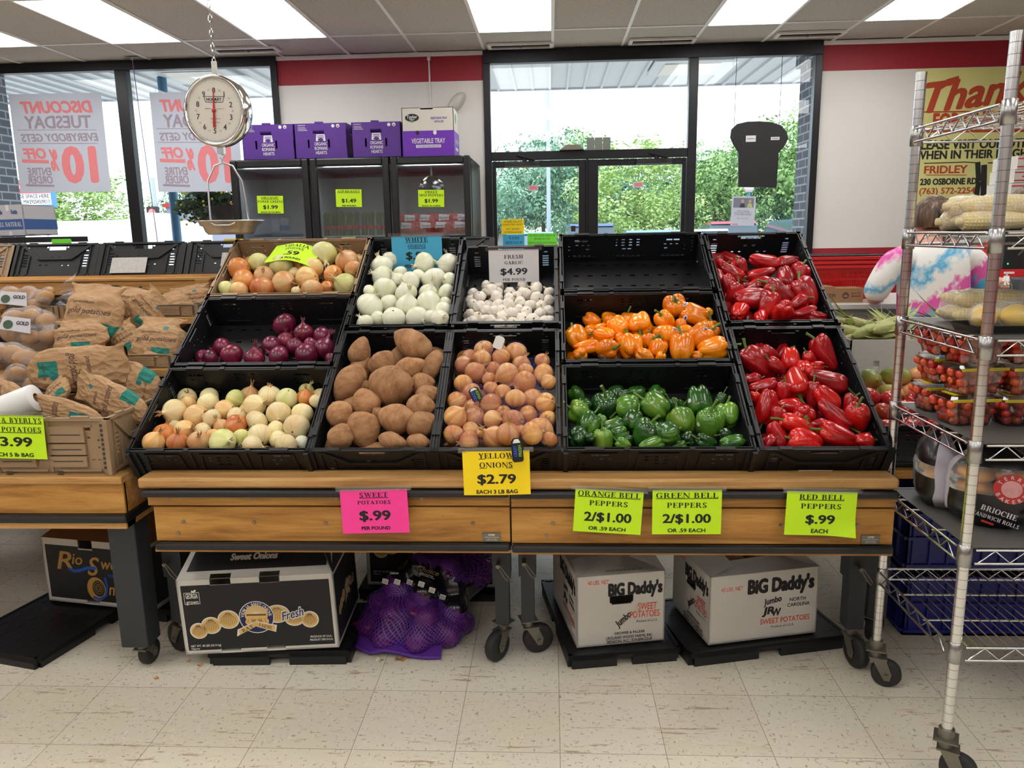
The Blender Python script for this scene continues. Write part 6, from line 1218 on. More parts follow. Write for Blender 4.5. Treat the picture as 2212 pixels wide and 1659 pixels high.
for x, m1 in ((-.01, 1), (.055, 2)): ell(b, I4, x, .085, .013, .016, 3, .0014); pol(b, I4, [(x-.025, .03), (x+.025, .03), (x+.016, .066), (x-.016, .066)], m1, .0013)
b.build('photo_print', [mat('flyer_grey', srgb(120, 124, 140), .7), mat('flyer_dark', srgb(60, 62, 80), .7), mat('flyer_lime', srgb(176, 190, 130), .7), mat('flyer_skin', srgb(196, 160, 140), .7), M_PRED], fl); b = MB(); pol(b, I4, [(-.09, -.122), (-.04, -.122), (-.04, -.112), (-.09, -.112)], 0); b.build('logo_print', [M_PRED], fl)
for lab, c, col, L in (('yellow notice on the left door glass', [(1083, 474), (1132, 473), (1132, 506), (1084, 506)], 'yellow', [('PLEASE BRING', .85, .8), ('YOUR OWN BAGS', .65, .9), ('THANK YOU', .35, .6), ('MANAGEMENT', .13, .8)]), ('blue help wanted notice on the left door glass', [(1086, 507), (1133, 506), (1133, 536), (1087, 536)], 'blue', [('HELP', .75, .5), ('WANTED', .4, .8)]), ('green notice beside the blue one on the left door glass', [(1139, 504), (1202, 504), (1202, 535), (1140, 536)], 'green', [('PLEASE FOLLOW US', .85, .9), ('ON FACEBOOK', .62, .55), ('FRESH DISCOUNT FOODS', .35, .96), ('ANOKA LOCATION', .13, .8)])):
    sg = sign('door_notice', lab, c, col, [], WY-.0, tape=False, group='notices on the left door', cat='notice'); q = [at(p[0], p[1], Y=WY) for p in c]; w = (q[1]-q[0]).length; h = (q[0]-q[3]).length; b = MB(); MI = Matrix.Scale(-1, 4, (1, 0, 0))
    for tx, y, wd in L: b.txt(tx, wd*w, .13*h if len(tx) > 6 else .2*h, MI, 0, 0, (y-.5)*h, 'serif', lift=.0012)
    b.build('reversed_lettering', [mat('notice_ink', srgb(96, 96, 40), .7) if col != 'blue' else mat('notice_ink_blue', srgb(24, 70, 150), .7)], sg); sg.location.y = WY+.003
for lab, px, py in (('small red sticker on the left door glass', 1152, 406), ('small red sticker on the right door glass', 1379, 399)):
    p = at(px, py, Y=WY+.004); o = MB().bx(-.045, .045, 0, .001, -.023, .023).build('door_sticker', M_POST, None, label=lab, cat='sticker'); o.location = p; MB().bx(-.036, .036, -.0006, 0, -.016, .016).build('print', M_PRED, o)
gc = thing('card_row', 'three grey cards standing on the bar above the doors', 'card', (.43, WY-.02, 2.185))
for k in range(3): MB().bx(-.106+.071*k, -.037+.071*k, -.002, .002, 0, .108).build('card', mat('card_grey', srgb(126, 132, 124), .8), gc)
bx_ = thing('door_chime', 'small grey box lying on the bar above the left door', 'box', (.19, WY-.05, 2.185)); b = MB(); b.prism([(-.11, 0), (.11, 0), (.06, .045), (-.05, .045)], -.04, .04, 0, RX90); b.build('box_body', M_ZINC, bx_, bevel=.004)
MB().bx(-.02, .02, -.05, -.022, .0, .05).build('window_box', M_BLACK, None, label='tiny dark box on the middle post low by the right door', cat='box').location = at(1238, 500, Y=WY)
wc = thing('ceiling_hook_and_line', 'thin violet line with a ceiling hook hanging in the left window', 'line', at(285, 122, Y=7.1)); p0 = at(285, 122, Y=7.1); p1 = at(338, 505, Y=7.1)-p0
b = MB(); b.tube([(0, 0, -.02), (p1.x*.25, 0, p1.z*.3), (p1.x, 0, p1.z), (p1.x*1.2, 0, 1.0-p0.z)], .004, 6); b.build('cord', mat('violet_cord', srgb(112, 92, 140), .6), wc); b = MB(); b.cyl((0, 0, -.03), (0, 0, 3.046-p0.z), .012, 10); b.bx(-.06, .06, -.02, .02, 3.046-p0.z-.006, 3.046-p0.z); b.build('ceiling_hook', M_STEEL, wc)
# ================================================================ crates of the display behind, facing the windows
TH2 = math.radians(30); OB = Vector((0, 3.56, 1.302))
def OPP(x, deep): return T(x, OB.y, OB.z) @ Matrix.Rotation(-TH2, 4, 'X')
def opp(kind, label, x, wide):
    t = thing('produce_crate', label, 'crate', group='crates seen from behind on the rear display'); L = CD if not wide else CL
    hs = 1.28
    t.matrix_basis = OPP(x, 0) @ (T(0, CL/2, 0) @ Matrix.Rotation(PI/2, 4, 'Z') if not wide else T(0, CD/2, 0)) @ Matrix.Scale(hs, 4, (0, 0, 1)); q = CM[kind]
    put('base', q['base'], t); put('long_wall', q['long_wall'], t, M=T(0, -CD/2, 0)); put('long_wall', q['long_wall'], t, M=MIR @ T(0, -CD/2, 0)); put('short_wall', q['short_wall'], t); put('short_wall', q['short_wall'], t, M=MIR); return t
opp('t', 'tan crate at the far left of the rear display', -2.755, False)
opp('b', 'black crate next to the tan one on the rear display', -2.345, False); opp('b', 'black crate with a grey paper label on the rear display', -1.925, False)
opp('b', 'black crate with a torn white label below the scale pan', -1.50, False); opp('b', 'wide black crate behind the vidalia onions', -.99, True); opp('b', 'black crate behind the white onions', -.47, False)
M_OLB = mat('old_label', srgb(186, 184, 180), .8, nz=(60, .3))
lb = MB().bx(-.085, .085, -.0015, 0, -.04, .04).build('paper_label', M_OLB, None, label='grey paper label stuck on a black rear crate', cat='label'); lb.matrix_basis = OPP(-1.93, 0) @ T(-.045, -.004, .062)
for k, (px, py, w_) in enumerate(((494, 555, .05), (515, 555, .05))):
    lb = MB().bx(-w_/2, w_/2, -.0015, 0, -.035, .035).build('torn_label', M_OLB, None, label=('left' if k == 0 else 'right')+' torn white label on the crate below the scale pan', cat='label'); lb.matrix_basis = OPP(-1.50+.02+.07*k, 0) @ T(-.03, -.004, .085)
for lab, px, col in (('green tag edge showing above the black rear crate', 133, 'green'), ('yellow tag edge showing below the scale pan', 505, 'yellow')):
    p = at(px, 522, Y=3.66); o = MB().prism([(-.045, -.012), (.045, -.012), (.05, 0), (.045, .013), (-.045, .013), (-.05, 0)], -.001, .001, 0, RX90).build('price_tag', PC[col], None, label=lab, cat='price tag'); o.location = p
rd = thing('rear_display', 'dark wooden display behind, carrying the crates that face the windows', 'display table', (-1.2, 3.9, 0)); b = MB()
b.bx(-1.9, 1.9, -.03, 1.1, -.02, 0, 0, T(0, -.34, 1.30) @ Matrix.Rotation(-TH2, 4, 'X')); b.build('deck', M_OAK2, rd); b = MB(); b.bx(-1.85, 1.85, .35, .40, .45, .62); b.bx(-1.85, 1.85, -.2, -.16, .45, 1.2); b.build('frame', M_PAINT, rd)
for x in (-1.8, -.1, .1, 1.8): 
    for y in (-.22, .5): lg = MB().bx(x-.035, x+.035, y-.035, y+.035, .13, 1.15 if y < 0 else .6).build('leg', M_PAINT, rd, bevel=.004); caster(lg, x, y, 1.0+x)
MB().bx(-.62, 0, 0, .39, 0, .3).build('stacked_crate', M_CRATE, None, label='black crate standing on the floor under the rear display', cat='crate', bevel=.006).location = (-2.35, 4.1, 0)
# ================================================================ potato table on the left
pt = thing('display_table', 'oak potato table at the left edge of the photo, with thick dark legs', 'display table', (-2.5, 2.85, 0), 0, 'wooden produce display tables')
def PT(n, mb, m, bev=0): mb.v = [(x+2.5, y-2.85, z) for x, y, z in mb.v]; return mb.build(n, m, pt, bev)
X0, X1 = -3.9, -1.385
PT('front_lip', MB().bx(X0, X1+.004, 2.322, 2.40, .706, .731), M_OAK, .004); PT('fascia_board', MB().bx(X0, X1, 2.334, 2.352, .603, .708).bx(X1-.018, X1, 2.34, 2.80, .603, .708), M_OAK2, .002)
PT('bumper_strip', MB().bx(X0, X1+.012, 2.312, 2.345, .575, .603).bx(X1-.014, X1+.012, 2.32, 2.80, .575, .603), M_BUMP, .009); PT('bottom_rail', MB().bx(X0, X1+.004, 2.322, 2.38, .556, .577).bx(X1-.02, X1+.004, 2.33, 2.8, .556, .577), M_OAK)
Z2, Z3, Z4 = 1.0, 1.16, 1.305
PT('lower_deck', MB().bx(X0, X1-.02, 2.34, 2.80, .700, .724), M_OAK2); PT('middle_step', MB().bx(X0, X1, 2.775, 2.80, Z2-.025, Z2).bx(X0, X1-.02, 2.80, 3.14, Z2-.02, Z2), M_OAK); PT('upper_step', MB().bx(X0, -1.45, 3.14, 3.17, Z3-.03, Z3-.005).bx(X0, -1.45, 3.17, 3.5, Z3-.025, Z3-.005), M_OAK)
b = MB().bx(X0, -1.54, 3.46, 3.49, 1.232, 1.292).bx(X0, -1.53, 3.45, 3.62, 1.292, 1.303).bx(-1.60, -1.535, 3.44, 3.47, 1.228, 1.295)
for q in (-1.86, -2.16, -2.48): b.cyl((q, 3.456, 1.262), (q, 3.462, 1.262), .006, 10, 1)
PT('top_rail', b, [M_OAK, M_VENT], .002); PT('back_panel', MB().bx(X0, -1.42, 3.50, 3.52, .5, 1.23).bx(X0, -1.46, 2.80, 2.81, .72, Z2-.03), M_PAINT)
for x, y in ((-1.437, 2.425), (-3.4, 2.425), (-1.45, 3.3), (-3.4, 3.3)):
    lg = PT('leg', MB().bx(x-.047, x+.047, y-.045, y+.045, .10, .575), M_PAINT, .004); caster(lg, x+2.5, y-2.85, PI/2-.1, .046, .105)
def tcrate(label, x, y, z, hs=1.35, deep=False):
    t = thing('produce_crate', label, 'crate', group='tan crates on the potato table'); t.matrix_basis = T(x, y, z) @ T(0, CD/2, 0) @ Matrix.Scale(hs, 4, (0, 0, 1)); q = CM['t']
    put('base', q['base'], t)
    for M_ in (T(0, -CD/2, 0), MIR @ T(0, -CD/2, 0)):
        w_ = put('long_wall', q['long_wall'], t, M=M_)
        b = MB()
        for cx, hw in ((-.19, .062), (-.02, .062), (.15, .062)): b.bx(cx-hw, cx+hw, -.004, .003, .026, .052); b.bx(cx-hw, cx+hw, -.004, .003, .056, .082); b.bx(cx-hw, cx+hw, -.004, .003, .086, .125)
        [b.bx(cx-hw*.8, cx+hw*.8, -.0046, -.0036, z-.0014, z+.0014, 1) for cx, hw in ((-.19, .062), (-.02, .062), (.15, .062)) for z in (.040, .069, .105)]; [b.bx(.266, .280, -.0022, -.0012, .02+.0115*q, .027+.0115*q, 1) for q in range(10)]; [b.bx(x-.004, x+.004, -.0006, .0002, .004+.0065*q, .009+.0065*q, 1) for x in (-.23, -.219, -.208, -.197, -.06, -.049, .11, .121) for q in range(2)]; b.build('plank_panel', [M_TANC, M_VENT], w_)
    put('short_wall', q['short_wall'], t); put('short_wall', q['short_wall'], t, M=MIR); return t
tcrate('tan crate with the lime sign at the front of the potato table', -1.71, 2.345, .724); tcrate('tan crate left of the signed one, mostly outside the photo', -2.31, 2.345, .724)
tcrate('tan crate on the middle step under the kraft bags', -1.70, 2.81, Z2, .36); tcrate('tan crate on the middle step under the clear bags', -2.30, 2.81, Z2, .36); tcrate('tan crate on the upper step', -1.76, 3.17, Z3-.005, .36); tcrate('tan crate on the upper step at the far left', -2.36, 3.17, Z3-.005, .36)
# ---- kraft bags of potatoes
def kraft_mat():
    t = NT('kraft_paper'); p = t.obj(); s = t.sep(p)
    c = t.mix(t.noise(p, 9, 4), srgb(170, 132, 92), srgb(192, 154, 112))
    q = t.noise(p, 4, 2); r_ = t.rnd()
    e = t.math('ADD', s[1], t.math('MULTIPLY_ADD', q, .10, -.05)); x_ = t.math('ADD', s[0], t.math('MULTIPLY_ADD', r_, .5, -.25))
    teal = t.math('MULTIPLY', t.math('MULTIPLY', t.math('GREATER_THAN', e, -.36), t.math('LESS_THAN', e, -.16)), t.math('MULTIPLY', t.math('GREATER_THAN', x_, -.02), t.math('LESS_THAN', x_, .26)))
    c = t.mix(teal, c, srgb(34, 128, 114)); v = t.n('ShaderNodeTexVoronoi', {'Vector': t.n('ShaderNodeVectorMath', {0: p, 1: t.n('ShaderNodeVectorMath', {0: t.noise(p, 5, 3, .6, 1), 'Scale': .12}, operation='SCALE').outputs[0]}, operation='ADD').outputs[0], 'Scale': 9.0}, feature='F1').outputs[0]
    t.P(col=c, rough=.72, nrm=t.bump(t.math('ADD', v, t.math('MULTIPLY', t.noise(p, 14, 4, .6), .35)), .45, .02)); return t.m
M_KPAP = kraft_mat(); M_KINK = mat('brown_print', srgb(86, 62, 56), .7); M_TEALP = mat('teal_print', srgb(40, 108, 116), .6)
from mathutils.bvhtree import BVHTree
def drape(mb, vs, fs, lift=.0016, zmax=1.0):
    """lays flat lettering (in x, y, seen from +z) onto the bag's surface"""
    bv = BVHTree.FromPolygons([Vector(v) for v in vs], fs); out = []
    for p in mb.v:
        h = bv.ray_cast(Vector((p[0], p[1], zmax)), Vector((0, 0, -1))); out.append((p[0], p[1], (h[0].z if h[0] is not None else 0)+lift+p[2]*.3))
    mb.v = out; return mb
def crumpled(seed, w=.5, h=.5, d=.5, neck=.25, amp=.055, nu=60, nv=40, sq=.55):
    """sack lying along z (x width, y up the bag when standing), unit size; top end folded to a crest"""
    rr = random.Random(seed); o = Vector((rr.random()*50, rr.random()*50, rr.random()*50)); vs = []
    for j in range(nv+1):
        v = j/nv; y = (v-.5)
        for i in range(nu):
            a = 2*PI*i/nu; c, s = math.cos(a), math.sin(a); e = .75
            x = w*abs(c)**e*(1 if c > 0 else -1); z = d*sq*abs(s)**1.0*(1 if s > 0 else -1)
            prof = max(0.02, min(1, (1-abs(2*v-1)**3.2)))**.5
            if v > .72: k = (v-.72)/.28; zz = 1-k*.93; xx = 1-neck*math.sin(k*PI*.8)+.12*k*k; x *= xx; z *= zz*max(prof, .35); 
            else: x *= prof; z *= prof
            p = Vector((x, y*h*2, z)); n = noise.voronoi(p*3.2+o+noise.noise_vector(p*2.5+o)*.35)[0]; cr = n[0]-.45; q = noise.noise(p*2.4+o); n2 = noise.voronoi(p*8+o)[0]
            f = 1+amp*(q*1.6-cr*2.6-(n2[0]-.3)*.7); vs.append((p.x*f, p.y*(1+amp*.6*q)+.02*math.sin(5*a+seed)*(1 if v > .9 else 0), p.z*f+amp*.5*q*d))
    fs = [(j*nu+i, j*nu+(i+1) % nu, (j+1)*nu+(i+1) % nu, (j+1)*nu+i) for j in range(nv) for i in range(nu)]
    fs += [tuple(range(nu-1, -1, -1)), tuple(nv*nu+i for i in range(nu))]
    return vs, fs
KB = []
for k in range(4):
    vs, fs = crumpled(k, .42, .5, .42, .2+.05*k); b = MB(); b.add(vs, fs, 0, True)
    t = MB(); t.txt('gold potatoes', .62, .085, Matrix.Identity(4), 0, 0, .02, shear=.3); t.txt('premium', .3, .05, Matrix.Identity(4), 0, -.08, .17, shear=.2); t.txt('NET WT 5 LBS', .3, .03, Matrix.Identity(4), 0, .0, -.3); ell(t, Matrix.Identity(4), .12, .27 if k % 2 else -.2, .045, .045, 1, 0, 14)
    drape(t, vs, fs); t.mi = [q+1 for q in t.mi]; b.add(t.v, t.f, 1); b.mi[-len(t.mi):] = t.mi; KB.append(b.mesh('kraft_bag', [M_KPAP, M_KINK, M_TEALP]))
def kbag(i, px, py, w, h, ang, Y, label, tilt=.5, dep=.8):
    p = at(px, py, Y=Y); sx = depth(p)/FOC; W_, H_ = w*sx, h*sx; a = math.radians(ang)
    x = Vector((math.cos(a), 0, math.sin(a))); zz = Vector((0, -math.cos(tilt), math.sin(tilt))); M = frame(p, x, z=(zz-x*zz.dot(x)))
    me = KB[i % 4]; o = put('potato_bag', me, label=label, cat='bag', group='kraft bags of gold potatoes'); S = Matrix.Diagonal((W_/.84*1.14, H_/1.0*1.12, min(W_, H_)/.84*dep*1.1, 1)); o.matrix_basis = M @ S; return o
KL = [(0, 278, 655, 100, 62, -8, 3.30, 'kraft bag with a dark oval window at the back of the potato table'), (1, 412, 650, 85, 60, 8, 3.32, 'kraft bag at the back right under the wood rail'), (2, 366, 676, 95, 78, 20, 3.22, 'kraft bag beside the red onion crate, upper one'), (3, 318, 672, 80, 80, -50, 3.18, 'kraft bag tipped over, right of the big upright one'), (0, 203, 680, 112, 118, -6, 3.08, 'big upright kraft bag in the middle of the potato table'), (1, 272, 735, 60, 70, 30, 3.05, 'small kraft bag with teal stripes in the middle gap'),
      (2, 172, 730, 108, 72, 4, 2.98, 'kraft bag leaning in front of the big upright one'), (3, 345, 738, 105, 92, -4, 2.96, 'kraft bag with a blue round print beside the red onion crate'), (1, 325, 803, 66, 72, -25, 2.84, 'kraft bag with a long teal stripe beside the onion crates'), (2, 283, 828, 80, 150, 76, 2.74, 'long kraft bag lying behind the right crate wall'),
      (0, 168, 796, 88, 192, -86, 2.70, 'long kraft bag with a big teal patch lying on top'), (3, 125, 846, 58, 60, 40, 2.62, 'small kraft bag behind the plastic bag roll'), (1, 243, 862, 70, 178, 72, 2.56, 'kraft bag lying along the right wall of the signed crate'), (2, 128, 890, 54, 200, 80, 2.48, 'kraft bag lying just behind the lime sign'), (0, 10, 855, 60, 90, 80, 2.55, 'kraft bag under the plastic bag roll, cut by the photo edge')]
for k, q in enumerate(KL): kbag(*q, tilt=.35 if k < 9 else .8, dep=.75)
# ---- clear plastic bags of potatoes
M_POT = mat('potato_skin', srgb(176, 130, 76), .6, nz=(16, .16), bump=(70, .2, .002))
def film_mat(name, col, white, haze=.18):
    t = NT(name); p = t.obj(); n = t.noise(t.mapping(p, (14, 14, 30)), 1.0, 5, .7); lw = t.n('ShaderNodeLayerWeight', {'Blend': .3}).outputs['Facing']
    a = t.math('ADD', t.math('MULTIPLY', t.ramp(n, [(.52, (0, 0, 0)), (.72, (1, 1, 1))]), white), t.math('MULTIPLY', lw, haze+.2))
    t.P(col=col, rough=.12, spec=.8, alpha=t.math('MINIMUM', t.math('ADD', a, haze*.5), .95), nrm=t.bump(n, .8, .008)); return t.m
M_FILMC = film_mat('clear_film', srgb(206, 204, 208), .42)
pot_me = [spud_mesh('potato', M_POT, .10, .037, 30+k, .15) for k in range(3)]
M_PLAB = mat('white_film_print', srgb(204, 204, 210), .4); M_GRNP = mat('green_film_print', srgb(60, 84, 58), .5)
def cbag(px, py, w, h, Y, label, n, ang, seed, lab_=True):
    p = at(px, py, Y=Y); s = depth(p)/FOC; W_, H_ = w*s/2, h*s/2; rr = random.Random(seed); S = []; x = Vector((math.cos(ang), 0, math.sin(ang))); z = Vector((-math.sin(ang), 0, math.cos(ang)))
    for i in range(n):
        u = (i+.5)/n*2-1; q = p+x*(u*W_*.78)+z*(H_*.42*(1 if i % 2 else -1)*(1-abs(u)*.4))+Vector((0, rr.uniform(-.03, .03), 0)); r = min(.042, H_*.62)*rr.uniform(.85, 1.05); S.append((q-p, r))
        o = put('potato', pot_me[i % 3], label='tan potato inside the '+label, cat='potato', group='potatoes in the clear bags'); o.matrix_basis = T(*q) @ Euler((rr.random()*3, rr.random()*3, rr.random()*3)).to_matrix().to_4x4() @ Matrix.Scale(r/.042, 4)
    bag = shell('potato_bag', M_FILMC, S, (0, 0, 0), label=label+', left part of the potato table', cat='bag', group='clear bags of potatoes', inflate=.008, smooth=4, nu=36, nv=24); bag.location = p
    t = MB()
    t.sheet(lambda u, v: tuple(x*(W_*(1.0+.55*v))+z*((u-.5)*.06*(.3+1.6*v)+.012*math.sin(9*u+seed))+Vector((0, .02*math.sin(12*u+3*v+seed), .01*v))), 14, 8); t.build('gathered_end', M_FILMC, bag)
    if lab_:
        t = MB(); MT = frame((0, -.062, H_*.2), x, z=(0, -1, .35)); t.poly([(-.07, -.02, 0), (.06, -.028, 0), (.05, .03, 0), (-.06, .034, 0)], 0, MT); ell(t, MT, -.035, .0, .02, .018, 1, .001); t.txt('GOLD', .05, .014, MT, 2, .022, .010, lift=.001, bold=.06); t.build('printed_label', [M_PLAB, M_GRNP, M_INK], bag)
cbag(52, 650, 150, 62, 3.20, 'clear bag of potatoes at the back left', 6, -.05, 1); cbag(72, 640, 130, 40, 3.3, 'clear bag of potatoes behind the back left one', 4, .1, 5, False); cbag(60, 708, 150, 92, 3.0, 'clear bag of potatoes with a big printed label', 7, -.1, 2); cbag(28, 780, 120, 92, 2.82, 'clear bag of potatoes with a crumpled end', 6, -.2, 3, False); cbag(40, 820, 100, 60, 2.70, 'crumpled clear bag above the plastic bag roll', 3, -.1, 4, False)
# ---- roll of plastic produce bags
p0 = at(-40, 905, Y=2.45); p1 = at(88, 862, Y=2.50); rl = thing('bag_roll', 'white roll of plastic produce bags lying on the potatoes', 'roll', p0); ax = (p1-p0); L = ax.length; Mr = frame((0, 0, 0), Vector((0, -1, .4)), z=ax)
r = .047; b = MB(); b.lathe([(.016, 0), (r, 0), (r+.001, .004), (r+.001, L-.004), (r, L), (.016, L)], 36, 0, Mr); MT = frame(ax*.62+Vector((0, -r*.86, r*.52))*1.01, ax, z=Vector((0, -.86, .52))); b.txt('X', .03, .026, MT @ Matrix.Rotation(PI/2, 4, 'Z'), 1, .012, .02, lift=.001); b.txt('m', .03, .022, MT @ Matrix.Rotation(PI/2, 4, 'Z'), 2, .0, -.015, lift=.001, bold=.06); b.txt('more', .03, .006, MT @ Matrix.Rotation(PI/2, 4, 'Z'), 2, .0, -.035, lift=.001)
for q in range(6): ell(b, MT, .012+.01*(q % 3), .012+.009*(q//3), .004, .004, 2, .001, 8)
b.build('roll_body', [mat('roll_white', srgb(226, 226, 224), .4), mat('roll_blue', srgb(50, 104, 140), .6), mat('roll_green', srgb(30, 80, 70), .6)], rl); b = MB(); b.lathe([(.0155, -.001), (.0155, L+.001)], 20, 0, Mr); b.lathe([(.0005, L-.03), (.0155, L-.03)], 20, 0, Mr); b.build('core', M_KRAFT, rl)
# ---- carton on the rear display, far left
an, b, w, MF, ML, MR = carton('salad_carton', 'white carton with a blue ALL NATURAL band at the left edge', at(-60, 512, Y=4.2), at(57, 508, Y=4.2), .28, .165, None)
for MM in (MF, MR): pol(b, MM, [(-.145, -.05), (.145, -.05), (.145, .005), (-.145, .005)], 1)
b.txt('ALL NATURAL', .135, .024, MF, 2, .07, -.022, 'serif', lift=.0016); b.txt('Kettle', .035, .022, MF, 1, .02, .045, lift=.0014, bold=.06); b.txt('Kettle', .035, .022, MF, 1, .105, .045, lift=.0014, bold=.06); pol(b, MF, [(.06, .05), (.077, .05), (.077, .082), (.06, .082)], 3, .0014); pol(b, MF, [(.06, -.082), (.077, -.082), (.077, -.06), (.06, -.06)], 3, .0014)
b.build('body', [mat('grey_carton', srgb(186, 186, 192), .7), mat('blue_band', srgb(58, 92, 152), .6), M_WPRN, mat('carton_tape', srgb(220, 220, 222), .4)], an); MB().bx(0, w, 0, .28, .16, .165).build('lid', M_CARD, an)
MB().bx(-.3, .3, 0, .4, 0, .03).build('folded_crate', M_CRATE, None, label='folded crate under the white ALL NATURAL carton', cat='crate', group='folded crates on the rear display').location = at(-20, 512, Y=4.15)+Vector((0, 0, -.034))
# ================================================================ wire rack at the right
RX, RY0, RY1, RW = 1.052, 1.925, 2.385, 1.22
M_POST_ = NT('rack_post'); _z = M_POST_.sep(M_POST_.pos())[2]; _g = M_POST_.math('LESS_THAN', M_POST_.math('FRACT', M_POST_.math('DIVIDE', _z, .0254)), .09)
M_POSTM = M_POST_.P(col=M_POST_.mix(_g, (.74, .74, .75), (.42, .42, .42)), rough=.22, metal=1.0)
M_WIRE = mat('chrome_wire', (.70, .71, .72), .2, 1.0); M_LINER = mat('grey_shelf_liner', srgb(92, 90, 86), .5, nz=(20, .12)); M_SLEEVE = mat('split_sleeve', (.42, .42, .42), .28, 1.0)
SHZ = (1.738, 1.447, 1.192, .930, .655, .385)
rk = thing('wire_shelf_rack', 'chrome wire shelf rack on casters at the right edge of the photo', 'shelf rack', (RX, RY0, 0))
_b = MB(); _b.lathe([(.0142, -.036), (.0178, -.034), (.0168, .020), (.0142, .022)], 16); SLV = _b.mesh('shelf_sleeve', M_SLEEVE)
for x, y, a in ((0, 0, -.5), (0, RY1-RY0, -.35), (RW, 0, .4), (RW, RY1-RY0, .8)):
    p = MB().cyl((x, y, .155), (x, y, 1.895), .0138, 18).cyl((x, y, 1.895), (x, y, 1.905), .0145, 18).build('post', M_POSTM, rk)
    for z in SHZ: put('shelf_sleeve', SLV, p, loc=(x, y, z))
    MB().cyl((x, y, .13), (x, y, .155), .02, 16).build('caster_collar', M_ZINC, rk); caster(rk, x, y, a, .046, .13)
for k, z in enumerate(SHZ):
    D_ = RY1-RY0; w = .0036; b = MB()
    for z0 in (z+.012, z-.024):
        for s0, s1 in (((.02, -.012, z0), (RW-.02, -.012, z0)), ((.02, D_+.012, z0), (RW-.02, D_+.012, z0)), ((-.012, .02, z0), (-.012, D_-.02, z0)), ((RW+.012, .02, z0), (RW+.012, D_-.02, z0))): b.tube([s0, s1], w, 6)
    n = 30; zz = lambda i: z+.010 if i % 2 else z-.022
    b.tube([(.03+(RW-.06)*i/n, -.012, zz(i)) for i in range(n+1)], .0021, 6); b.tube([(.03+(RW-.06)*i/n, D_+.012, zz(i)) for i in range(n+1)], .0021, 6)
    n = 12; b.tube([(-.012, .03+(D_-.06)*i/n, zz(i)) for i in range(n+1)], .0021, 6); b.tube([(RW+.012, .03+(D_-.06)*i/n, zz(i)) for i in range(n+1)], .0021, 6)
    for y in (D_*.33, D_*.67): b.tube([(-.012, y, z+.004), (RW+.012, y, z+.004)], .003, 5)
    for i in range(45): x = .03+(RW-.06)*i/44; b.tube([(x, -.012, z+.010), (x, D_+.012, z+.010)], .0019, 4)
    sh = b.build('wire_shelf', M_WIRE, rk)
    if k in (1, 2, 3, 4): MB().bx(.012, RW-.012, .0, D_, z+.0128, z+.0155).build('shelf_liner', M_LINER, sh)
ZS = [z+.0155 for z in SHZ]
# ---- corn
def corn_mat():
    t = NT('sweetcorn'); p = t.obj(); s = t.sep(p); a = t.n('ShaderNodeMath', {0: s[1], 1: s[0]}, operation='ARCTAN2').outputs[0]
    ra = t.math('ABSOLUTE', t.math('SUBTRACT', t.math('FRACT', t.math('MULTIPLY', a, 16/(2*PI))), .5)); rz = t.math('ABSOLUTE', t.math('SUBTRACT', t.math('FRACT', t.math('MULTIPLY', s[2], 110)), .5))
    g = t.math('MAXIMUM', ra, rz); c = t.mix(t.noise(p, 30, 2), srgb(232, 206, 130), srgb(242, 226, 172)); c = t.mix(t.ramp(g, [(.38, (0, 0, 0)), (.5, (1, 1, 1))]), c, srgb(212, 180, 110))
    t.P(col=c, rough=.35, coat=.2, nrm=t.bump(t.math('SUBTRACT', 1.0, g), .8, .004)); return t.m
M_CORN = corn_mat(); M_COB = mat('cob_end', srgb(226, 206, 160), .7, nz=(40, .1))
_b = MB(); _b.lathe([(.0005, -.09), (.018, -.09), (.025, -.084), (.0268, -.05), (.026, .02), (.020, .07), (.011, .092), (.002, .1)], 24); CORN = _b.mesh('corn_ear', M_CORN)
_b = MB(); _b.lathe([(.0005, -.104), (.010, -.104), (.012, -.09), (.014, -.085)], 14); COBE = _b.mesh('cob_stub', M_COB)
M_FILMR = film_mat('wrap_film', srgb(236, 236, 236), .5, .2)
def corn_bag(cx, cy, z, ears, label, rz=0):
    S = []; wh = label.split(',')[0]; c = Vector((cx, cy, z+.05))
    for i, (dx, dy, dz, fl) in enumerate(ears):
        p = Vector((cx, cy, z))+Matrix.Rotation(rz, 3, 'Z') @ Vector((dx, dy, dz)); o = put('corn_ear', CORN, label='husked corn ear in the '+label.split(',')[0], cat='corn', group='corn ears in the rack bags'); ax = Matrix.Rotation(rz, 3, 'Z') @ Vector((-1 if fl else 1, .05*math.sin(i*2), .04*math.sin(i)))
        o.matrix_basis = frame(p, Vector((0, -.3, 1)), z=ax); put('cob_stub', COBE, o)
        for q in (-.075, -.03, .02, .07): S.append((p+ax*q-c, .025))
    bg = shell('corn_bag', M_FILMR, S, (0, 0, 0), label=label, cat='bag', group='film bags of corn', inflate=.006, smooth=3, nu=40, nv=26); bg.location = c
    # sits on the shelf: nothing of the film below it
    for v in bg.data.vertices: v.co.z = max(v.co.z, -.048)
corn_bag(1.19, 2.235, ZS[1], [(0, -.05, .025, 0), (.005, 0, .025, 1), (-.005, .05, .025, 0), (.01, -.03, .068, 1), (-.005, .02, .068, 0)], 'film bag of corn on the second shelf, between the posts')
corn_bag(1.47, 2.23, ZS[1], [(0, -.05, .025, 0), (.005, 0, .025, 1), (-.005, .05, .025, 0), (.0, -.03, .068, 1), (-.005, .02, .068, 0), (0, -.005, .105, 0)], 'film bag of corn on the second shelf, right of the front post', .1)
corn_bag(1.205, 2.24, ZS[2], [(0, -.05, .025, 1), (.005, 0, .025, 1), (-.005, .05, .025, 1), (.01, -.03, .068, 1), (-.005, .02, .068, 1)], 'film bag of corn on the third shelf behind the lemons', -.08)
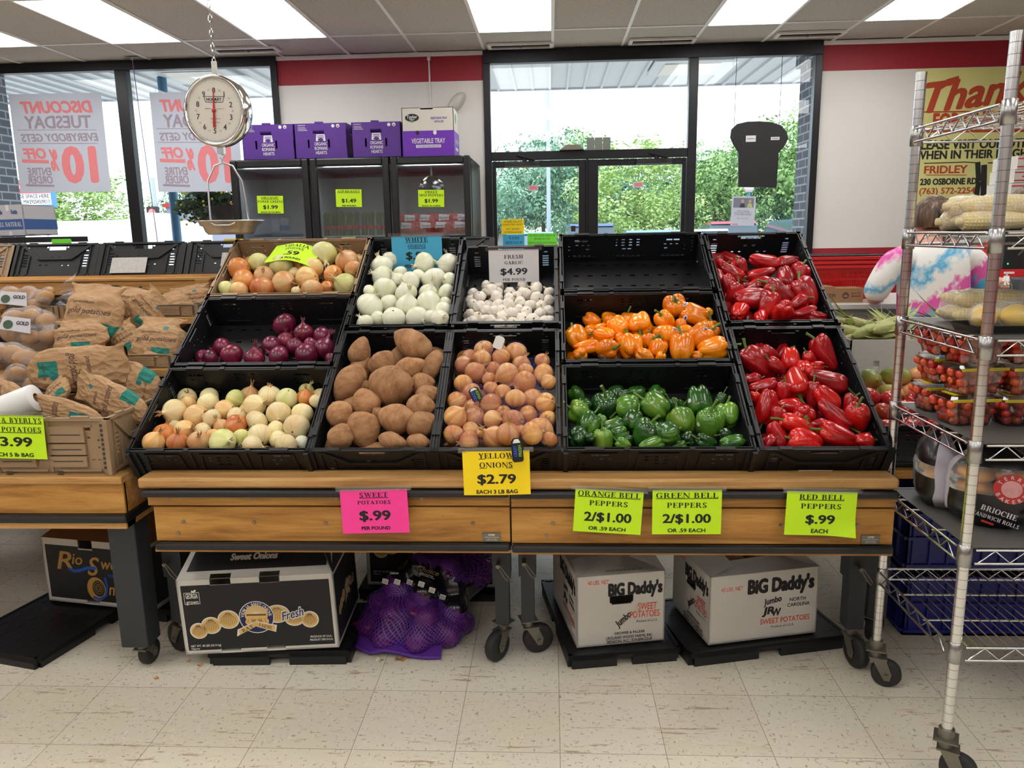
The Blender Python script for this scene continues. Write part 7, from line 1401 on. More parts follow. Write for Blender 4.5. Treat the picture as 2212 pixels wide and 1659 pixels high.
corn_bag(1.50, 2.26, ZS[2], [(0, -.05, .025, 1), (.005, 0, .025, 1), (0, .03, .068, 1), (-.01, -.02, .068, 1)], 'film bag of corn at the third shelf\'s right end', .3)
# ---- lemons on a black tray under film
M_LEM = mat('lemon_skin', srgb(238, 196, 32), .45, nz=(12, .10), bump=(160, .25, .001)); ty = thing('foam_tray', 'black foam tray under the wrapped lemons on the third shelf', 'tray', (1.225, 2.05, ZS[2])); b = MB()
b.prism([(-.15, -.055), (.15, -.055), (.165, -.035), (.165, .045), (.15, .06), (-.15, .06), (-.165, .045), (-.165, -.035)], 0, .006); b.add([q for i in range(8) for q in ((lambda a: ((a[0], a[1], .004), (a[0]*1.06, a[1]*1.12, .022)))([(-.15, -.055), (.15, -.055), (.165, -.035), (.165, .045), (.15, .06), (-.15, .06), (-.165, .045), (-.165, -.035)][i]))], [(2*i, 2*((i+1) % 8), 2*((i+1) % 8)+1, 2*i+1) for i in range(8)]); b.build('tray_body', M_BLACK, ty)
b = MB(); b.lathe([(.001, -.046), (.006, -.044), (.010, -.038), (.024, -.024), (.032, 0), (.030, .016), (.020, .030), (.007, .038), (.004, .046), (.001, .048)], 22); LEM = b.mesh('lemon', M_LEM); S = []; cL = Vector((1.225, 2.05, ZS[2]+.035))
for i, (dx, dy, a) in enumerate(((-.115, 0, 1.2), (-.045, -.01, .3), (.03, -.012, -.4), (.105, -.005, .1))):
    p = Vector((1.225+dx, 2.05+dy, ZS[2]+.040)); o = put('lemon', LEM, label='yellow lemon, %s from the left on the black tray' % nth(i), cat='lemon', group='lemons on the tray'); o.matrix_basis = T(*p) @ Matrix.Rotation(a, 4, 'Z') @ Matrix.Rotation(PI/2, 4, 'Y'); S += [(p-cL+Matrix.Rotation(a, 3, 'Z') @ Vector((q, 0, 0)), .034) for q in (-.02, 0, .02)]
bg = shell('tray_film', M_FILMR, S, (0, 0, 0), label='stretch film over the lemons on the black tray', cat='film', inflate=.004, smooth=5, taut=True, nu=44, nv=24); bg.location = cL
for v in bg.data.vertices: v.co.z = max(v.co.z, -.028)
# ---- clamshells of cherry tomatoes
M_CLAM = NT('clamshell_plastic').glass((.95, .95, .95), .10, .06, .7); M_YEL = mat('yellow_label', srgb(228, 206, 40), .5)
M_TOM = NT('cherry_tomato'); M_TOMM = M_TOM.P(col=M_TOM.n('ShaderNodeHueSaturation', {'Hue': M_TOM.math('MULTIPLY_ADD', M_TOM.rnd(), .022, .494), 'Value': M_TOM.math('MULTIPLY_ADD', M_TOM.rnd(), .3, .85), 'Color': (*srgb(204, 58, 36), 1)}).outputs[0], rough=.22, coat=.3)
b = MB(); b.lathe([(.0005, -.0122), (.007, -.0112), (.0120, -.005), (.0130, 0), (.0118, .006), (.006, .0108), (.002, .0106), (.0005, .010)], 14); CT = b.mesh('cherry_tomato', M_TOMM)
b = MB(); w1, d1, w2, d2, hh = .052, .042, .066, .054, .072
def ringp(w, d, z): return [(-w+.012, -d, z), (w-.012, -d, z), (w, -d+.012, z), (w, d-.012, z), (w-.012, d, z), (-w+.012, d, z), (-w, d-.012, z), (-w, -d+.012, z)]
b.add(ringp(w1, d1, 0)+ringp(w2, d2, hh), [(7, 6, 5, 4, 3, 2, 1, 0)]+[(i, (i+1) % 8, 8+(i+1) % 8, 8+i) for i in range(8)]); CBOX = b.mesh('tub', M_CLAM)
b = MB(); b.add(ringp(w2, d2, hh+.001)+ringp(w2-.004, d2-.004, hh+.010), [(i, (i+1) % 8, 8+(i+1) % 8, 8+i) for i in range(8)]+[tuple(range(8, 16))]); b.prism([(x*1.05, y*1.05) for x, y, z in ringp(w2, d2, 0)], hh-.001, hh+.001); CLID = b.mesh('lid', M_CLAM)
b = MB(); b.bx(-.066, .066, -.0555, -.0545, hh-.004, hh+.004); b.bx(-.05, .05, -.03, .03, hh+.0105, hh+.0115); CLAB = b.mesh('yellow_strip', M_YEL)
def clam(x, y, z, rz, label, n):
    t = thing('tomato_clamshell', label, 'clamshell', (x, y, z), rz, 'tomato clamshells on the fourth shelf'); put('tub', CBOX, t); put('lid', CLID, t); put('yellow_strip', CLAB, t); rr = random.Random(int(x*1000+z*777)); k = 0
    for lz in range(3):
        for ix in range(4):
            for iy in range(3):
                if k >= n or (lz < 3 and 0 < ix < 3 and iy == 1 and lz < 2): continue
                f = .60+.16*lz; p = Vector((x, y, z+.014+.0225*lz))+Matrix.Rotation(rz, 3, 'Z') @ Vector(((ix-1.5)*.044*f/.62*.62+rr.uniform(-.003, .003), (iy-1)*.044*f+rr.uniform(-.003, .003), rr.uniform(-.002, .002)))
                o = put('cherry_tomato', CT, label='cherry tomato inside the '+label, cat='tomato', group='cherry tomatoes in the clamshells'); o.matrix_basis = T(*p) @ Euler((rr.random()*3, rr.random()*3, 0)).to_matrix().to_4x4() @ Matrix.Scale(rr.uniform(.92, 1.1), 4); k += 1
for cx, cy, nm, rz in ((1.135, 2.14, 'front left stack', .12), (1.275, 2.13, 'stack just right of the front post', 0), (1.42, 2.14, 'right-hand stack cut by the photo edge', -.05), (1.145, 2.30, 'rear stack beside the back post', .05)):
    for k in range(3): clam(cx+.006*((k*2) % 3-1), cy, ZS[3]+k*.0845, rz+.04*(k-1), '%s tomato clamshell of the %s' % (('bottom', 'middle', 'top')[k], nm), 30 if cx < 1.3 or k else 20)
# ---- bread bags
M_BUN = mat('brioche_crust', srgb(206, 142, 62), .45, nz=(9, .14), coat=.2); M_BFILM = mat('black_bread_film', srgb(14, 14, 17), .32, coat=.15); M_NUTR = mat('nutrition_print', srgb(176, 170, 180), .4); M_BRED = mat('bakery_red', srgb(196, 50, 50), .5)
def bread(x, y, z, rz, label, front):
    t = thing('bread_bag', label, 'bread bag', (x, y, z), rz, 'bread roll bags on the fifth shelf'); 
    for k in range(4):
        b = MB(); b.lathe([(.0005, -.018), (.04, -.018), (.050, -.008), (.050, .002), (.040, .014), (.018, .021), (.0005, .022)], 22); bo = b.build('bun', M_BUN, t); bo.location = ((k % 2-.5)*.088, 0, .10+.045*(k//2)); bo.rotation_euler = (.1*(k-1.5), .05*k, 0)
    S = [(Vector(((k % 2-.5)*.088, 0, zz)), .052) for k in range(2) for zz in (.055, .10, .145)]
    c = Vector((0, 0, .10)); vs = []; nu, nv = 36, 22
    def fn(u, v):
        a = 2*PI*u; zq = v*.27; rr_ = 1.0 if zq < .15 else max(.14, 1-((zq-.15)/.085)**1.5*.86) if zq < .235 else .14+(zq-.235)*9
        w_, d_ = .112, .066; e = .8; px = w_*abs(math.cos(a))**e*(1 if math.cos(a) > 0 else -1); py = d_*abs(math.sin(a))**e*(1 if math.sin(a) > 0 else -1); q = noise.noise(Vector((px*22+x*50, py*22, zq*22)))*.007
        bt = min(1, .55+zq*12) if zq < .04 else 1
        return (px*rr_*bt+q, py*rr_*bt+q, zq+.002)
    b = MB(); b.sheet(fn, nu, nv); mi = []
    for q in range(len(b.f)):
        i, j = q % nu, q//nu; u, v = (i+.5)/nu, (j+.5)/nv
        side = u < .06 or u > .94 or .44 < u < .56
        mi.append(2 if side and v < .85 else (1 if (v < .36 or v > .62 or (u < .5 and v > .5)) else 0))
    b.mi = mi; b.build('bag_film', [M_FILMR, M_BFILM, M_NUTR], t)
    if front:
        b = MB(); MT = frame((.035, -.071, .125), (1, 0, 0), z=(0, -1, .05)); ell(b, MT, 0, 0, .042, .040, 0, .0); ell(b, MT, 0, 0, .024, .023, 1, .0008); arctext(b, MT, 'TERRE', 0, 0, .031, 150, 30, .010, 2, .0016); arctext(b, MT, 'SREKAB', 0, 0, .034, -30, -150, -.010, 2, .0016)
        b.build('bakery_badge', [M_BRED, mat('badge_pink', srgb(222, 160, 160), .6, nz=(60, .3)), M_WPRN], t); b = MB(); MT = frame((.01, -.072, .052), (1, -.05, -.25), z=(0, -1, -.1)); b.txt('BRIOCHE', .085, .015, MT, 0, 0, .008, 'serif', lift=.003); b.txt('SANDWICH ROLLS', .11, .011, MT, 0, 0, -.014, 'serif', lift=.003); ell(b, MT, .07, .02, .010, .010, 0, .003); b.txt('4', .008, .012, MT, 1, .07, .02, lift=.004); seg(b, MT, [(-.03, -.03), (.0, -.03)], .006, 2, .003)
        b.build('printed_name', [M_WPRN, M_INK, M_BRED], t)
    b = MB(); b.bx(-.016, .016, -.004, .004, .232, .242); b.build('bag_clip', M_WHITE, t)
bread(1.145, 2.27, ZS[4], 1.25, 'bread bag with its grey printed side out, beside the back post', False); bread(1.20, 2.09, ZS[4], -.42, 'brioche bag with a red round badge just left of the front post', True); bread(1.36, 2.16, ZS[4], .5, 'bread bag just right of the front post', False); bread(1.47, 2.08, ZS[4], 1.35, 'bread bag with a long nutrition label, right of the front post', False); bread(1.60, 2.17, ZS[4], .1, 'bread bag cut by the right photo edge', True); bread(1.31, 2.31, ZS[4], .25, 'rear bread bag behind the front post', False); bread(1.49, 2.30, ZS[4], -.15, 'rear bread bag behind the long nutrition label', False)
# ================================================================ corn, mangoes and tomatoes beyond the rack
sd = thing('display_table', 'dark-legged display table behind the wire rack', 'display table', (1.5, 2.9, 0)); b = MB(); b.bx(-.40, .75, -.32, .02, .64, .67); b.bx(-.40, .75, .02, .22, .73, .76); b.bx(-.40, .75, .22, .9, .80, .83); b.build('stepped_deck', M_OAK2, sd)
for x, y in ((-.36, -.26), (-.30, -.04), (.7, -.26), (-.3, .8), (.7, .8)): lg = MB().bx(x-.035, x+.035, y-.04, y+.04, .12, .66 if y < 0 else .8).build('leg', M_PAINT, sd, bevel=.004); caster(lg, x, y, .8)
M_WAX = mat('white_waxed_carton', srgb(206, 204, 200), .6, nz=(4, .04)); p0 = Vector((1.20, 3.16, .832))
cb, b, w, MF, ML, MR = carton('corn_carton', 'white carton of corn in husks behind the wire rack', p0, p0+Vector((.72, 0, 0)), .5, .20, None, front=[(.095, .118, .075, .115), (.42, .46, .075, .115)]); b.build('body', M_WAX, cb)
f = MB(); f.bx(.22, .235, .005, .49, .06, .215); f.build('divider', M_WAX, cb)
M_HUSK = NT('corn_husk'); _p = M_HUSK.obj(); _n = M_HUSK.noise(M_HUSK.mapping(_p, (60, 60, 4)), 1.0, 4, .6); M_HUSKM = M_HUSK.P(col=M_HUSK.mix(M_HUSK.rnd(), M_HUSK.ramp(_n, [(.3, srgb(146, 140, 90)), (.55, srgb(196, 188, 132)), (.8, srgb(222, 214, 170))]), M_HUSK.ramp(_n, [(.3, srgb(104, 128, 50)), (.6, srgb(150, 164, 76)), (.8, srgb(200, 196, 130))])), rough=.6, nrm=M_HUSK.bump(_n, .4, .003))
M_SILK = mat('dried_silk', srgb(92, 70, 44), .8, nz=(40, .3)); hk = []
for k in range(3):
    rr = random.Random(k+3); b = MB(); b.lathe([(.002, -.13), (.010, -.125), (.018, -.10), (.027, -.03), (.026, .03), (.017, .09), (.007, .13)], 14, 0, fn=lambda p, a, r, z: (p[0]*(1+.12*math.sin(5*a+z*20)), p[1]*(1+.12*math.sin(5*a+z*20)), z)); me = b.mesh('corn_ear', M_HUSKM)
    b = MB()
    for q in range(10):
        a = q*.63+rr.random(); r = .02; L = rr.uniform(.09, .22); ox = rr.uniform(-.06, .06)
        b.sheet(lambda u, v, a=a, L=L, ox=ox: ((.024+.055*v*v)*math.cos(a)-(u-.5)*.04*(1-v)*math.sin(a)+ox*v*v, (.024+.055*v*v)*math.sin(a)+(u-.5)*.03*(1-v)*math.cos(a), .02+L*v), 2, 5)
    lf = b.mesh('husk_leaf', M_HUSKM); hk.append((me, lf, tuft_mesh('silk', M_SILK, .09, .014, 12, k)))
rr = random.Random(11); k = 0
for lay in range(2):
    for i in range(8):
        x = 1.24+.088*i+rr.uniform(-.02, .02)
        for j in range(2):
            me, lf, sk = hk[k % 3]; o = put('husked_corn', me, label='corn ear in its husk, %s from the left, %s %s of the white carton' % (nth(i), ('lower', 'upper')[lay], ('front', 'back')[j]), cat='corn', group='corn ears in the white carton'); d = Vector((rr.uniform(.5, 1)*(1 if rr.random() > .35 else -1), rr.uniform(-.5, .5), rr.uniform(-.05, .25)))
            o.matrix_basis = frame((x, 3.28+.2*j, 1.0+.045*lay+rr.uniform(0, .02)), d.orthogonal(), z=d); put('husk_leaf', lf, o); put('silk', sk, o, loc=(0, 0, .12)); k += 1
# mangoes
mt = thing('mango_carton', 'low black carton of mangoes in front of the corn carton', 'carton', (1.16, 2.92, .762)); b = MB(); panel(b, .55, .085, .005, [], Matrix.Identity(4)); panel(b, .55, .085, .005, [], T(.55, .2, 0) @ MIR); b.bx(0, .005, 0, .2, 0, .085); b.bx(.545, .55, 0, .2, 0, .085); b.bx(0, .55, 0, .2, 0, .005); MF = Matrix(((1, 0, 0, .2), (0, 0, -1, 0), (0, 1, 0, .045), (0, 0, 0, 1)))
pol(b, MF, [(-.18, -.03), (.3, -.03), (.3, .03), (-.18, .03)], 1); b.txt('UNBELIEVABLE', .2, .026, MF, 2, .0, 0, lift=.002, bold=.03); b.build('body', [M_BLKC, mat('carton_green_black', srgb(40, 44, 36), .6), M_WPRN], mt)
def mango_mat():
    t = NT('mango_skin'); p = t.obj(); s = t.sep(p); f = t.math('ADD', t.math('MULTIPLY_ADD', s[0], 9, .5), t.math('MULTIPLY_ADD', t.noise(p, 14, 3), .7, -.35)); r = t.rnd()
    t.P(col=t.ramp(t.math('ADD', f, t.math('MULTIPLY_ADD', r, .7, -.35)), [(.0, srgb(112, 126, 56)), (.3, srgb(176, 160, 76)), (.5, srgb(212, 150, 78)), (.8, srgb(180, 66, 70))]), rough=.4, coat=.1); return t.m
MNG = spud_mesh('mango', mango_mat(), .115, .042, 51, .35)
for i, (x, y, z, a) in enumerate(((1.205, 2.975, .845, .3), (1.285, 2.96, .85, 2.0), (1.38, 2.97, .85, .1), (1.47, 2.98, .85, 1.1), (1.26, 3.05, .85, .9), (1.33, 3.03, .905, 2.6), (1.215, 2.985, .905, 1.6), (1.43, 3.05, .9, .4))):
    o = put('mango', MNG, label='green and red mango, %s from the left in the low black carton' % nth(sorted((1.205, 1.285, 1.38, 1.47, 1.26, 1.33, 1.215, 1.43)).index(x)), cat='mango', group='mangoes in the black carton'); o.matrix_basis = T(x, y, z) @ Matrix.Rotation(a, 4, 'Z') @ Matrix.Rotation(PI/2, 4, 'Y'); put('stem', PST[0], o, loc=(0, 0, .054), scale=.3)
crate('b', 'black crate of large tomatoes behind the wire rack', T(1.40, 2.60, .672), group='produce crates on the sloped tables')
M_BTOM = NT('large_tomato'); M_BTOMM = M_BTOM.P(col=M_BTOM.n('ShaderNodeHueSaturation', {'Hue': M_BTOM.math('MULTIPLY_ADD', M_BTOM.rnd(), .02, .49), 'Color': (*srgb(202, 66, 48), 1)}).outputs[0], rough=.2, coat=.4)
b = MB(); b.lathe([(.0005, -.031), (.018, -.029), (.034, -.016), (.040, 0), (.037, .016), (.024, .029), (.010, .030), (.003, .025)], 26, 0, fn=lambda p, a, r, z: (p[0]*(1+.03*math.cos(5*a)), p[1]*(1+.03*math.cos(5*a)), z)); BTM = b.mesh('tomato', M_BTOMM); TST = tuft_mesh('calyx', M_STEM, .012, .006, 5, 2, 2.2); k = 0
for j in range(3):
    for i in range(6):
        o = put('tomato', BTM, label='large red tomato, %s from the left, %s row of the crate behind the rack' % (nth(i), ('front', 'middle', 'back')[j]), cat='tomato', group='tomatoes in the black crate'); o.matrix_basis = T(1.155+.085*i+.02*(j % 2), 2.66+.09*j+.01*(i % 2), .79+.03*j+.008*((i*7+j) % 3)) @ Euler((.5*math.sin(k*3), .6*math.cos(k*2), k)).to_matrix().to_4x4(); put('calyx', TST, o, loc=(0, 0, .025)); k += 1
# blue crates standing on the floor behind the rack
M_BLUEC = mat('blue_crate_plastic', srgb(20, 30, 122), .4, nz=(10, .15))
def bcrate(label, x, y, z):
    t = thing('bread_crate', label, 'crate', (x, y, z), 0, 'blue crates on the floor behind the rack'); q = [(.03+.062*i, .085+.062*i, .06+.075*j, .115+.075*j) for i in range(10) for j in range(2)]
    for nm, M_, w_, n in (('long_wall', Matrix.Identity(4), .66, 10), ('long_wall', T(.66, .5, 0) @ MIR, .66, 10), ('short_wall', Matrix(((0, 1, 0, 0), (-1, 0, 0, .5), (0, 0, 1, 0), (0, 0, 0, 1))), .5, 7), ('short_wall', Matrix(((0, -1, 0, .66), (1, 0, 0, 0), (0, 0, 1, 0), (0, 0, 0, 1))), .5, 7)):
        b = MB(); panel(b, w_, .23, .006, [a for a in q if a[1] < w_-.01 and False], M_); 
        for i in range(n+1): b.bx(.02+.062*i-.004, .02+.062*i+.004, -.008, 0, .01, .22, 0, M_)
        for z_ in (.02, .125, .215): b.bx(.0, w_, -.010, 0, z_-.006, z_+.006, 0, M_)
        b.build(nm, M_BLUEC, t)
    MB().bx(0, .66, 0, .5, 0, .012).build('base', M_BLUEC, t); return t
bcrate('upper blue crate behind the wire rack', 1.28, 2.72, .245); bcrate('lower blue crate behind the wire rack', 1.28, 2.70, 0); bcrate('blue crate farther right behind the wire rack', 1.98, 2.72, 0)
for i, (x, y) in enumerate(((1.5, 2.76), (1.66, 2.78), (1.82, 2.76))): MB().bx(-.07, .07, -.02, .3, 0, .05).build('red_packet', [M_BRED], None, label='red packet %s from the left lying in the upper blue crate' % nth(i), cat='packet', bevel=.008).location = (x, y, .262)
# ================================================================ checkout counter and people
M_LAM = mat('speckled_laminate', srgb(150, 150, 142), .5, nz=(60, .25)); M_LAMT = mat('pale_counter_top', srgb(196, 192, 186), .4)
co = thing('checkout_counter', 'grey speckled checkout counter behind the corn carton', 'counter', (2.3, 4.6, 0)); MB().bx(-.95, 1.2, -.30, .35, 0, 1.04).build('cabinet', M_LAM, co); MB().bx(-.98, 1.22, -.33, .38, 1.04, 1.07).build('counter_top', M_LAMT, co, bevel=.004)
M_REDB = mat('red_basket_plastic', srgb(188, 24, 24), .35); HB = 1.07
bm = MB(); 
for side, L_, M_ in ((0, .44, Matrix.Identity(4)), (1, .44, T(.44, .30, 0) @ MIR), (2, .30, Matrix(((0, 1, 0, 0), (-1, 0, 0, .30), (0, 0, 1, 0), (0, 0, 0, 1)))), (3, .30, Matrix(((0, -1, 0, .44), (1, 0, 0, 0), (0, 0, 1, 0), (0, 0, 0, 1))))):
    panel(bm, L_, .19, .003, [(.02+.014*i, .028+.014*i, .03+.045*j, .06+.045*j) for i in range(int((L_-.04)/.014)) for j in range(3)], M_)
bm.bx(-.012, .452, -.012, .312, .188, .2) if False else None
bm.v = [(x+(.22-x)*(.16*(1-z/.19)), y+(.15-y)*(.16*(1-z/.19)), z) for x, y, z in bm.v]; bm.bx(.04, .40, .03, .27, 0, .004)
for q in ((-.012, .452, -.012, .0), (-.012, .452, .30, .312), (-.012, 0, 0, .30), (.44, .452, 0, .30)): bm.bx(q[0], q[1], q[2], q[3], .176, .192)
BM_ = bm.mesh('basket_body', M_REDB); hb = MB(); hb.tube([(0, .0, .19), (.0, .05, .197), (.44, .05, .197), (.44, .0, .19)], .005, 6); hb.tube([(0, .3, .19), (.0, .25, .197), (.44, .25, .197), (.44, .3, .19)], .005, 6); HM_ = hb.mesh('handle', M_BLACK)
for k in range(3):
    t = thing('shopping_basket', 'red shopping basket, %s of the stack on the counter' % ('bottom', 'middle', 'top')[k], 'basket', (1.46, 4.55, HB+.002+.024*k), 0, 'stacked red baskets'); put('basket_body', BM_, t); put('handle', HM_, t)
t = thing('cardboard_box', 'small brown cardboard box in front of the red baskets', 'box', (1.45, 4.36, HB)); b = MB().bx(0, .255, 0, .14, 0, .078); MF = Matrix(((1, 0, 0, .13), (0, 0, -1, 0), (0, 1, 0, .039), (0, 0, 0, 1))); ell(b, MF, .03, .0, .018, .018, 1); ell(b, MF, .03, -.003, .012, .006, 0, .0016); b.txt('.COM', .05, .018, MF, 1, -.05, 0, lift=.001); b.txt('100% RECYCLED', .05, .006, MF, 1, .085, .012, lift=.001); b.txt('FRESH PRODUCE', .05, .006, MF, 1, .085, -.004, lift=.001); b.build('box_body', [M_KRAFT, M_KINK], t); MB().bx(0, .10, 0, .14, .078, .088).build('flap', M_KRAFT, t)
mo = thing('monitor', 'black register monitor seen from behind at the right edge', 'monitor', (2.62, 4.45, HB)); b = MB().bx(-.15, .2, -.02, .02, .165, .375); MF = Matrix(((1, 0, 0, 0), (0, 0, -1, -.02), (0, 1, 0, .27), (0, 0, 0, 1))); seg(b, MF, [(-.075, -.03), (-.045, .005), (-.03, .005)], .008, 1); ell(b, MF, -.125, -.075, .004, .004, 2); t_ = NT('led_green'); t_.P(col=(0, 1, .2), ecol=(.05, 1, .2), estr=2); b.build('screen_back', [M_BLACK, M_ZINC, t_.m], mo, bevel=.004); MB().cyl((.02, .01, 0), (.02, .01, .2), .025, 12).bx(-.08, .12, -.08, .1, 0, .012).build('stand', M_BLACK, mo)
bo = thing('sanitizer_bottle', 'clear pump bottle of green sanitizer on the counter', 'bottle', (2.44, 4.33, HB)); b = MB(); b.lathe([(.0005, 0), (.034, 0), (.036, .01), (.036, .075), (.03, .095), (.014, .105), (.013, .115)], 20); b.build('bottle_body', NT('bottle_plastic').glass((.92, .96, .93), .08, .05, .4), bo); b = MB(); b.lathe([(.0005, .003), (.033, .003), (.033, .038), (.0005, .038)], 20); b.build('gel', mat('green_gel', srgb(140, 196, 110), .2), bo); b = MB(); b.lathe([(.0005, .135), (.014, .135), (.014, .112), (.017, .112), (.017, .105)], 14); b.cyl((0, 0, .13), (0, 0, .15), .005, 8); b.bx(-.012, .034, -.008, .008, .147, .157); b.build('pump', M_WHITE, bo)
wd = thing('white_device', 'white box-shaped device with a dark button on the counter', 'device', (2.37, 4.42, HB)); MB().bx(-.055, .055, -.05, .05, 0, .13).build('casing', M_WHITE, wd, bevel=.008); MB().bx(.01, .035, -.054, -.05, .06, .095).build('button', M_BLACK, wd)
cr = thing('card_reader', 'grey card reader on a stand next to the pump bottle', 'card reader', (2.58, 4.36, HB)); MB().bx(-.08, .1, -.05, .05, .0, .125).build('casing', mat('reader_grey', srgb(86, 86, 90), .45), cr, bevel=.01); MB().bx(-.04, -.005, -.054, -.05, .02, .06).build('slot', M_BLACK, cr)
pr = thing('receipt_printer', 'black receipt printer behind the tie-dyed person', 'printer', (2.43, 4.75, HB)); MB().prism([(-.12, 0), (.12, 0), (.12, .14), (-.06, .16), (-.12, .12)], -.1, .1, 0, RX90).build('casing', M_BLACK, pr, bevel=.008); MB().bx(-.05, .05, -.06, .0, .145, .17).build('paper_slot', M_PAINT, pr)
# snack shelf beyond the register
ss = thing('snack_shelf', 'white snack shelf against the wall beyond the register', 'shelf', (3.75, 6.6, 0)); b = MB()
for z in (.1, .5, .86, 1.16, 1.46): b.bx(-.5, .6, -.2, .2, z-.02, z)
b.bx(-.5, .6, .2, .22, 0, 1.5); b.build('shelf_board', M_WHITE, ss); MB().bx(-.15, -.02, -.205, -.2, 1.125, 1.16).build('yellow_tag', M_YEL, ss)
for i in range(6):
    t = MB().bx(0, .15, 0, .12, 0, .20).bx(.02, .13, -.002, 0, .03, .10, 1).bx(.02, .13, -.002, 0, .12, .17, 2).build('snack_box', [M_WPRN, M_BRED, mat('snack_print', srgb(190, 120 if i % 2 else 60, 110), .6)], None, label='white and red snack box, %s from the left on the snack shelf' % nth(i), cat='box', group='snack boxes on the shelf', bevel=.003); t.location = (3.28+.17*i, 6.44, 1.16)
for i in range(3):
    t = MB().bx(0, .36, 0, .3, 0, .085).bx(.0, .36, -.002, 0, .01, .018, 1).bx(0, .36, -.002, 0, .062, .07, 1).bx(.05, .3, -.002, 0, .034, .044, 1).build('parcel_box', [M_CARD, M_BRED], None, label='white parcel box with red stripes, %s of the pile at the right edge' % ('bottom', 'middle', 'top')[i], cat='box', group='striped parcel boxes'); t.location = (3.07+.012*i, 5.5, 1.66+.088*i)
ps = thing('tall_shelf', 'tall grey shelf under the striped parcel boxes', 'shelf', (3.3, 5.65, 0)); MB().bx(-.27, .4, -.2, .2, 0, 1.658).build('shelf_body', M_LAM, ps); MB().bx(-.28, .41, -.21, -.2, 1.63, 1.658).build('shelf_edge', M_WHITE, ps)
# ---------------------------------------------------------------- thank-you banner
bn = thing('banner', 'hand-painted yellow thank-you banner on the right wall', 'banner', (3.16, WY-.008, 1.62)); M_BYEL = mat('banner_yellow', srgb(212, 208, 136), .75, nz=(3, .08)); M_BRUST = mat('rust_paint', srgb(178, 66, 36), .7); M_BBLK = mat('banner_black', srgb(36, 36, 34), .7)
MB().bx(0, 1.5, -.001, .001, 0, 1.175).build('paper_sheet', M_BYEL, bn); b = MB(); MW = Matrix(((1, 0, 0, 0), (0, 0, -1, -.0014), (0, 1, 0, 0), (0, 0, 0, 1)))
def wp(px, py): p = at(px, py, Y=WY-.01); return (p.x-3.16, p.z-1.62)
_c = wp(2128, 196); b.txt('Thanks', 1.0, .235, MW @ T(_c[0], _c[1], 0) @ Matrix.Rotation(.10, 4, 'Z'), 0, 0, 0, lift=.001, bold=.055, shear=.38); seg(b, MW, [wp(2022, 193), wp(2045, 178), wp(2072, 170)], .05, 0, .001)
x0, z0 = wp(1992, 246); b.txt('FOR OUR BUSINESS', 1.05, .12, MW, 0, x0+.62, wp(2010, 262)[1], lift=.001, bold=.08)
for y in (242, 283): seg(b, MW, [wp(1995, y), (1.48, wp(2212, y)[1])], .012 if y < 260 else .03, 0, .001)
b.txt('PLEASE VISIT OUR OTHER STORES', 1.42, .072, MW, 1, .74, wp(2100, 311)[1], lift=.001, bold=.06); b.txt('WHEN IN THEIR NEIGHBORHOOD', 1.42, .068, MW, 1, .74, wp(2100, 333)[1], lift=.001, bold=.06)
b.txt('FRIDLEY', .37, .062, MW, 0, wp(2043, 366)[0], wp(2043, 366)[1], lift=.001, bold=.05); b.txt('230 OSBORNE RD.', .50, .05, MW, 1, wp(2050, 392)[0], wp(2050, 392)[1], lift=.001, bold=.08); b.txt('(763) 572-2254', .48, .05, MW, 0, wp(2046, 412)[0], wp(2046, 412)[1], lift=.001, bold=.04)
seg(b, MW, [wp(2000, 378), wp(2088, 378)], .006, 0, .001); seg(b, MW, [wp(1996, 353), wp(2085, 350), wp(2115, 352)], .008, 1, .001); seg(b, MW, [wp(2112, 350), wp(2114, 392), wp(2108, 430)], .045, 1, .001); seg(b, MW, [wp(1990, 440), wp(2060, 437), wp(2112, 430)], .07, 1, .001); seg(b, MW, [wp(2126, 356), wp(2124, 430)], .05, 1, .001); seg(b, MW, [wp(2134, 352), wp(2250, 350)], .01, 1, .001)
b.txt('LL', .10, .06, MW, 0, wp(2180, 365)[0], wp(2180, 365)[1], lift=.001, bold=.05); b.txt('TH &', .14, .05, MW, 1, wp(2180, 388)[0], wp(2180, 388)[1], lift=.001, bold=.06); b.txt('50', .09, .05, MW, 0, wp(2180, 410)[0], wp(2180, 410)[1], lift=.001, bold=.04); b.build('painted_lettering', [M_BRUST, M_BBLK], bn)
